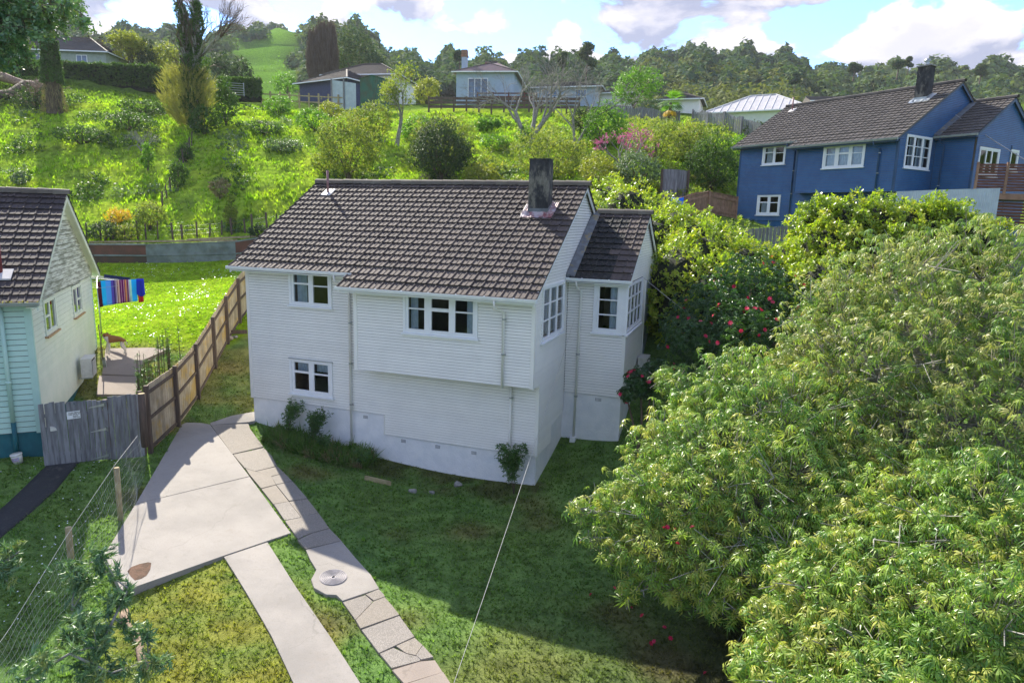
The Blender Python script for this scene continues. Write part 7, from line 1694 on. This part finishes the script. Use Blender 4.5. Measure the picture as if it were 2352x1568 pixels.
# conifer branches hanging into the picture near the camera
def conifer_branch(label, a, pts, r, nt, size, mat, name='conifer_branch'):
    """a main limb through given points with side shoots and needle sprays"""
    o = np.array(pts[0]); e = empty(name, o, 0, label, 'conifer branch'); P = [np.array(p) - o for p in pts]; S = []; T = []
    for i, (p, q) in enumerate(zip(P, P[1:])):
        f0, f1 = 1 - i / len(P), 1 - (i + 1) / len(P); S.append((p, q, r * f0 * .6 + .004, r * f1 * .6 + .004)); n = max(2, int(np.linalg.norm(q - p) / .16))
        for j in range(n):
            s = p + (q - p) * (j / n); d = (q - p) / np.linalg.norm(q - p) * .6 + rng.normal(0, .6, 3); d[2] += .1; l = a * random.uniform(.4, 1.); e1 = s + d * l * .6; e2 = e1 + (d + rng.normal(0, .3, 3)) * l * .5; S += [(s, e1, .007, .005), (e1, e2, .005, .003)]
            for _ in range(nt): u = random.random(); T.append((s + (e1 - s) * u if random.random() < .35 else e1 + (e2 - e1) * u) + rng.normal(0, .03, 3))
    segs_mesh('limb', S, M['grey_bark'], e, 5); T = np.array(T); T = np.concatenate([T, T + rng.normal(0, .05, T.shape)]); V = []; F = []
    for i in range(11):
        z = i / 11; al = i * 2.4; b = len(V); d = np.array([math.cos(al) * .5, math.sin(al) * .5, .75]); n_ = np.cross(d, [0, 0, 1.]); n_ /= np.linalg.norm(n_); o_ = np.array([0, 0, z - .4]); V += [tuple(o_ - n_ * .10), tuple(o_ + n_ * .10), tuple(o_ + d * .8)]; F.append((b, b + 1, b + 2))
    scatter('needles', V, F, T, rots(len(T)), size * rng.uniform(.7, 1.3, len(T)), mat, e)
    return e
conifer_branch('blue green conifer limb in the bottom left corner of the picture', .34, [at(200,1600,6.6), at(225,1500,6.8), at(262,1420,7.0), at(295,1350,7.2), at(210,1290,7.4)], .03, 15, .11, L['pine'])
conifer_branch('conifer side limb reaching right along the bottom edge', .30, [at(60,1560,6.4), at(160,1500,6.5), at(255,1545,6.5), at(330,1520,6.6), at(350,1480,6.7)], .02, 12, .10, L['pine'])
conifer_branch('conifer shoot entering from the left edge', .24, [at(-40,1330,7.2), at(10,1290,7.3), at(45,1265,7.4)], .02, 16, .10, L['pine'])
conifer_branch('upright conifer tip between the posts and the log', .26, [at(180,1480,6.9), at(165,1400,7.1), at(170,1345,7.3), at(205,1310,7.4)], .018, 14, .10, L['pine'])
def overhead():
    c = np.array(at(-420, 500, 9)); c[2] = tz(c[0], c[1]); e = empty('conifer_tree', c, 0, 'tall conifer outside the left edge whose drooping foliage hangs into the top left corner', 'tree'); S = [((0, 0, -.2), (0, 0, 12), .25, .10)]; T = []
    for (x0, y0, x1, y1) in ((-200,-60,150,10),(-200,-20,190,45),(-250,0,90,60),(-250,20,40,90),(-200,-80,180,0),(-260,60,20,130),(-200,-40,110,40),(-250,40,60,110),(-150,-100,160,-10),(-200,10,25,60),(-200,-60,70,20)):
        for _ in range(3):
            a = np.array(at(x0, y0, 9 + random.uniform(-.4, .4))) - c; b = np.array(at(x1 + random.gauss(0, 12), y1 + random.gauss(0, 10), 8.8 + random.uniform(-.6, .6))) - c; q0 = a; trunk = np.array([0, 0, a[2] - .5]); S.append((trunk, a, .03, .02))
            for j in range(1, 9):
                f = j / 8; q = a + (b - a) * f + [0, 0, -.08 * math.sin(f * 3)]; q = q + rng.normal(0, .025, 3); S.append((q0, q, .014 * (1.1 - f) + .003, .014 * (1 - f) + .003)); q0 = q
                for _ in range(5):
                    d = rng.normal(0, .04, 3); d[2] -= .15; T.append(q + d * random.random()); T.append(q + d * .5 + rng.normal(0, .04, 3)); S.append((q, q + d, .004, .002))
    segs_mesh('trunk', S, M['bark'], e, 5); T = np.array(T); T = np.concatenate([T + rng.normal(0, .035, T.shape) for _ in range(2)]); scatter('foliage', *SPR[1], T, rots(len(T)), .034 * rng.uniform(.7, 1.5, len(T)), L['pine'], e)
overhead()
# ------------------------------------------------------------------ bed at the foot of the house
def strap_clump():
    e = empty('iris_clump', hit(750, 1040), 0, 'bank of strappy iris leaves against the plaster base of the white house', 'plants'); o = np.array(e.location); tv, tf = strands(12, .55, .014, .42, 3, .7); P = []
    for i in range(420): x = random.uniform(1.2, 4.9); y = -random.uniform(.15, 1.25) * (1 - .25 * abs(x - 3) / 2); P.append((x, y, tz(x, y)))
    P = np.array(P) - o; k = rng.random(len(P)) < .72; N = np.tile([0, -.25, 1.], (len(P), 1))
    scatter('leaves', tv, tf, P[k], rots(k.sum(), N[k], .4), rng.uniform(.7, 1.25, k.sum()), L['iris'], e); scatter('dead_leaves', tv, tf, P[~k], rots((~k).sum(), N[~k], .5), rng.uniform(.6, 1., (~k).sum()), L['straw'], e)
L['iris'] = leafmat('iris leaves', [(0.048,0.112,0.024),(0.096,0.192,0.032),(0.160,0.256,0.048)], .4, .4)
strap_clump()
def rose(x, y, h, label, name='rose_bush', dirs=3, leaf=.05, n=360, sp=.3):
    e = empty(name, (x, y, tz(x, y)), 0, label, 'shrub'); S = []; T = []
    for i in range(dirs): grow((0, 0, 0), (random.gauss(0, sp), random.gauss(0, sp * .5), 1), h * .5, .014, 1, S, T, .35, 3, 0, .75, .10)
    segs_mesh('stems', S, M['bark'], e, 4); A = np.array([s[1] for s in S if s[1][2] > h * .3]); T = A[rng.integers(0, len(A), n)] + rng.normal(0, .07, (n, 3)); scatter('foliage', *whorl(5, 1.4, .7, .3, .2, 4), T, rots(n, np.array([[0, 0, .6]])), leaf * rng.uniform(.7, 1.2, n), L['bright2'], e)
L['bright2'] = leafmat('glossy mid green leaves', [(0.030,0.075,0.018),(0.060,0.135,0.030),(0.105,0.210,0.045)], .3, .3, .6)
rose(1.75, -.5, 1.5, 'straggly shrub in front of the plaster base, left one of two'); rose(2.75, -.45, 1.45, 'leafy upright shrub in front of the plaster base, right one of two', n=520, sp=.12)
rose(3.4, -.7, .7, 'small shoot rising from the iris clump near the downpipe', n=120, dirs=2); rose(9.75, -.55, 1.65, 'young laurel shrub by the right corner of the white house', 'young_laurel', n=420, leaf=.062, sp=.10)
rose(4.6, -.8, .75, 'thin weedy shoot at the right end of the iris clump', n=70, dirs=2)
def gate_plants():
    for i, (x, y, n, h) in enumerate(((325, 850, 9, .85), (345, 822, 7, .9), (372, 790, 8, 1.1), (395, 770, 5, .8))):
        p = at(x, y, 21.5 + i * 1.0); z = tz(p[0], p[1]); e = empty('spiky_plant', (p[0], p[1], z), 0, 'upright leafy stems behind the paling fence, number %s from the gate' % ('one', 'two', 'three', 'four')[i] if False else ('upright leafy stems nearest the gate', 'upright leafy stems second from the gate', 'tall dark upright stems midway along the lit fence', 'short upright stems farthest along the fence')[i], 'plant', 'upright plants behind the fence'); S = []; T = []; N = []
        for k in range(n):
            bx, by = random.gauss(0, .25), random.gauss(0, .25); hh = h * random.uniform(.6, 1.25) + .9; S.append(((bx, by, 0), (bx + random.gauss(0, .05), by, hh), .02, .01))
            for j in range(26): zz = hh * random.uniform(.25, 1); T.append((bx, by, zz))
        segs_mesh('stem', S, M['bark'], e, 4); T = np.array(T) + rng.normal(0, .035, (len(T), 3)); scatter('foliage', *whorl(6, 1.2, .4, -.1, .6, 2), T, rots(len(T), np.array([[0, 0, 1.]]), .8), .055, L['bright2'], e)
gate_plants()
# ------------------------------------------------------------------ grass
def inside(P, poly):
    x, y = P[:, 0], P[:, 1]; c = np.zeros(len(P), bool); n = len(poly)
    for i in range(n):
        x0, y0 = poly[i]; x1, y1 = poly[(i + 1) % n]; k = ((y0 > y) != (y1 > y)) & (x < (x1 - x0) * (y - y0) / (y1 - y0 + 1e-12) + x0); c ^= k
    return c
_cl = np.array(TL.inverted()); _cb = np.array(TB.inverted())
def clear(P):
    ok = ~((P[:, 0] > 0) & (P[:, 0] < WX) & (P[:, 1] > 0) & (P[:, 1] < DP) & ~((P[:, 0] > L_) & (P[:, 1] < 2.8)))
    J = P + rng.normal(0, .028, P.shape)
    for q in EXCL: ok &= ~inside(J, q)
    l = P @ _cl[:2, :2].T + _cl[:2, 3]; ok &= ~((l[:, 0] > 0) & (l[:, 0] < LH) & (l[:, 1] > 0) & (l[:, 1] < LD))
    l = P @ _cb[:2, :2].T + _cb[:2, 3]; ok &= ~((l[:, 0] > 0) & (l[:, 0] < WX) & (l[:, 1] > 0) & (l[:, 1] < DP)); return ok
def in_view(P, z, m_=60):
    d = np.column_stack([P, z]) - C0; t = d @ FW; x = 1176 + FPX * (d @ RT) / t; y = 784 - FPX * (d @ UP) / t; return (t > 1) & (x > -m_) & (x < 2352 + m_) & (y < 1568 + m_)
def grass(name, label, n, tr, tpl, sc, keep=None, boost=1., lat=(-1, 1), col=None, tilt=.5, bias=1.0):
    """tufts between two depths from the camera, evenly over the ground"""
    t = np.sqrt(rng.uniform(tr[0] ** (2*bias), tr[1] ** (2*bias), n)) if bias == 1.0 else rng.uniform(tr[0] ** .9, tr[1] ** .9, n) ** (1/.9); u = rng.uniform(-.84, .84, n) * t; f = FW[:2] / np.hypot(*FW[:2]); r = np.array([f[1], -f[0]])
    P = C0[:2] + f * t[:, None] + r * u[:, None]; ok = clear(P)
    if keep is not None: ok &= keep(P[:, 0], P[:, 1], t)
    P = P[ok]; t = t[ok]; z = terr(P[:, 0], P[:, 1]); v = in_view(P, z); P, z, t = P[v], z[v], t[v]
    c = tint(P[:, 0], P[:, 1]) * boost if col is None else np.tile(col, (len(P), 1)); c = c * rng.uniform(.7, 1.3, (len(P), 1))
    s = sc(P[:, 0], P[:, 1], t) * rng.uniform(.6, 1.3, len(P))
    o = scatter(name, *tpl, np.column_stack([P, z]), rots(len(P), np.array([[0, 0, 1.]]), tilt), s, M['grass'], rnd=rng.random(len(P)), col=c); o['label'] = label; o['category'] = 'grass'; print(name, len(P))
def bl(k, w, h, sp, seed):
    V, F = strands(k, h, w, sp, seed, .6); V2 = []; F2 = []
    for i in range(k): b = len(V2); q = V[i*5:i*5+5]; V2 += [q[0], q[1], q[4]]; F2.append((b, b + 1, b + 2))
    return V2, F2
lawn_s = lambda x, y, t: .75 + .5 * wob(x, y, .7, 3)
grass('lawn_grass', 'short mown grass of the front lawn', 66000, (8.5, 26), bl(5, .008, .062, .06, 1), lambda x, y, t: lawn_s(x, y, t) * (.8 + t * .035), lambda x, y, t: ~((t > 24.5) & (x < -4)), bias=.5)
grass('weed_grass', 'coarser tufts and weeds in the front lawn', 5000, (8.5, 24), bl(9, .010, .11, .10, 2), lambda x, y, t: .5 + .9 * wob(x, y, .5, 8), lambda x, y, t: wob(x, y, .9, 11) > .45, 1.1, bias=.5)
grass('back_lawn_grass', 'lush sunlit grass of the lawn behind the left house', 42000, (25, 43), bl(5, .014, .09, .10, 3), lambda x, y, t: 1 + .4 * wob(x, y, 1, 3), lambda x, y, t: x < -4, 1.15)
grass('bank_grass', 'long rough grass on the bank', 44000, (43, 80), bl(7, .045, .42, .34, 4), lambda x, y, t: .35 + .9 * wob(x, y, 2.4, 9) ** 1.5, lambda x, y, t: (x < 16), 1.1)
grass('crest_grass', 'long grass on the slopes right of the white house', 9000, (26, 80), bl(8, .03, .30, .3, 5), lambda x, y, t: .5 + .7 * wob(x, y, 2.4, 9), lambda x, y, t: (x > 12))
grass('hill_grass', 'grass and rushes on the far green hill', 5000, (105, 262), bl(8, .09, .9, .8, 6), lambda x, y, t: .5 + .7 * wob(x, y, 6, 9), lambda x, y, t: True | (x > 0))
def daisies():
    P = []
    n = 9000; x = rng.uniform(-12, 3, n); y = rng.uniform(-12, -4.5, n); Pp = np.column_stack([x, y]); z = terr(x, y); d = np.column_stack([x, y, z]) - C0; t = d @ FW; px = 1176 + FPX * (d @ RT) / t; py = 784 - FPX * (d @ UP) / t
    ok = clear(Pp) & (px < 290 - (py - 1000) * .3) & (py > 1020) & (hnoise(x, y, .9, 4) > .0); 
    k = np.where(ok)[0][:420]; x2 = rng.uniform(-26, -5, 6000); y2 = rng.uniform(0, 26, 6000)
    Q = np.column_stack([x[k], y[k], z[k] + .05])
    tv = [(math.cos(a) * .016, math.sin(a) * .016, 0) for a in np.arange(6) * math.pi / 3]; tf = [(0,1,2,3),(0,3,4,5)]
    o = scatter('daisies', tv, tf, Q, rots(len(Q), np.array([[0, -.2, 1.]]), .4), 1.0, M['white']); o['label'] = 'white daisies in the shaded grass of the left front lawn'; o['category'] = 'flowers'
    z2 = terr(x2, y2); t2 = (np.column_stack([x2, y2, z2]) - C0) @ FW; k = (t2 > 27) & (t2 < 41.5) & (hnoise(x2, y2, 1.4, 4) > .1); Q = np.column_stack([x2, y2, z2 + .09])[k][:1500]
    o = scatter('daisies', tv, tf, Q, rots(len(Q), np.array([[0, -.2, 1.]]), .4), 1.6, M['white']); o['label'] = 'white daisies in the sunny lawn behind the left house'; o['category'] = 'flowers'
daisies()
print('objects', len(bpy.data.objects), 'tris', sum(sum(len(p.vertices) - 2 for p in o.data.polygons) if len(o.data.polygons) < 2000 else len(o.data.polygons) * 2 for o in bpy.data.objects if o.type == 'MESH'))

# ------------------------------------------------------------------ the air over the valley
def haze():
    mt = bpy.data.materials.new('valley haze'); mt.use_nodes = True; t = mt.node_tree; t.nodes.clear(); v = nd(t, 'ShaderNodeVolumePrincipled'); v.inputs['Color'].default_value = (.86, .92, 1, 1); v.inputs['Density'].default_value = .00018; v.inputs['Anisotropy'].default_value = .2
    o = nd(t, 'ShaderNodeOutputMaterial'); t.links.new(v.outputs[0], o.inputs['Volume'])
    b = MB(); zmin = float(fz.min()) - 1.; zmax = float(fz.max()) + 30; b.box(-901, 901, -501, 1401, zmin, zmax); h = b.build('haze', mt, None, False, 'stuff'); return h
haze()
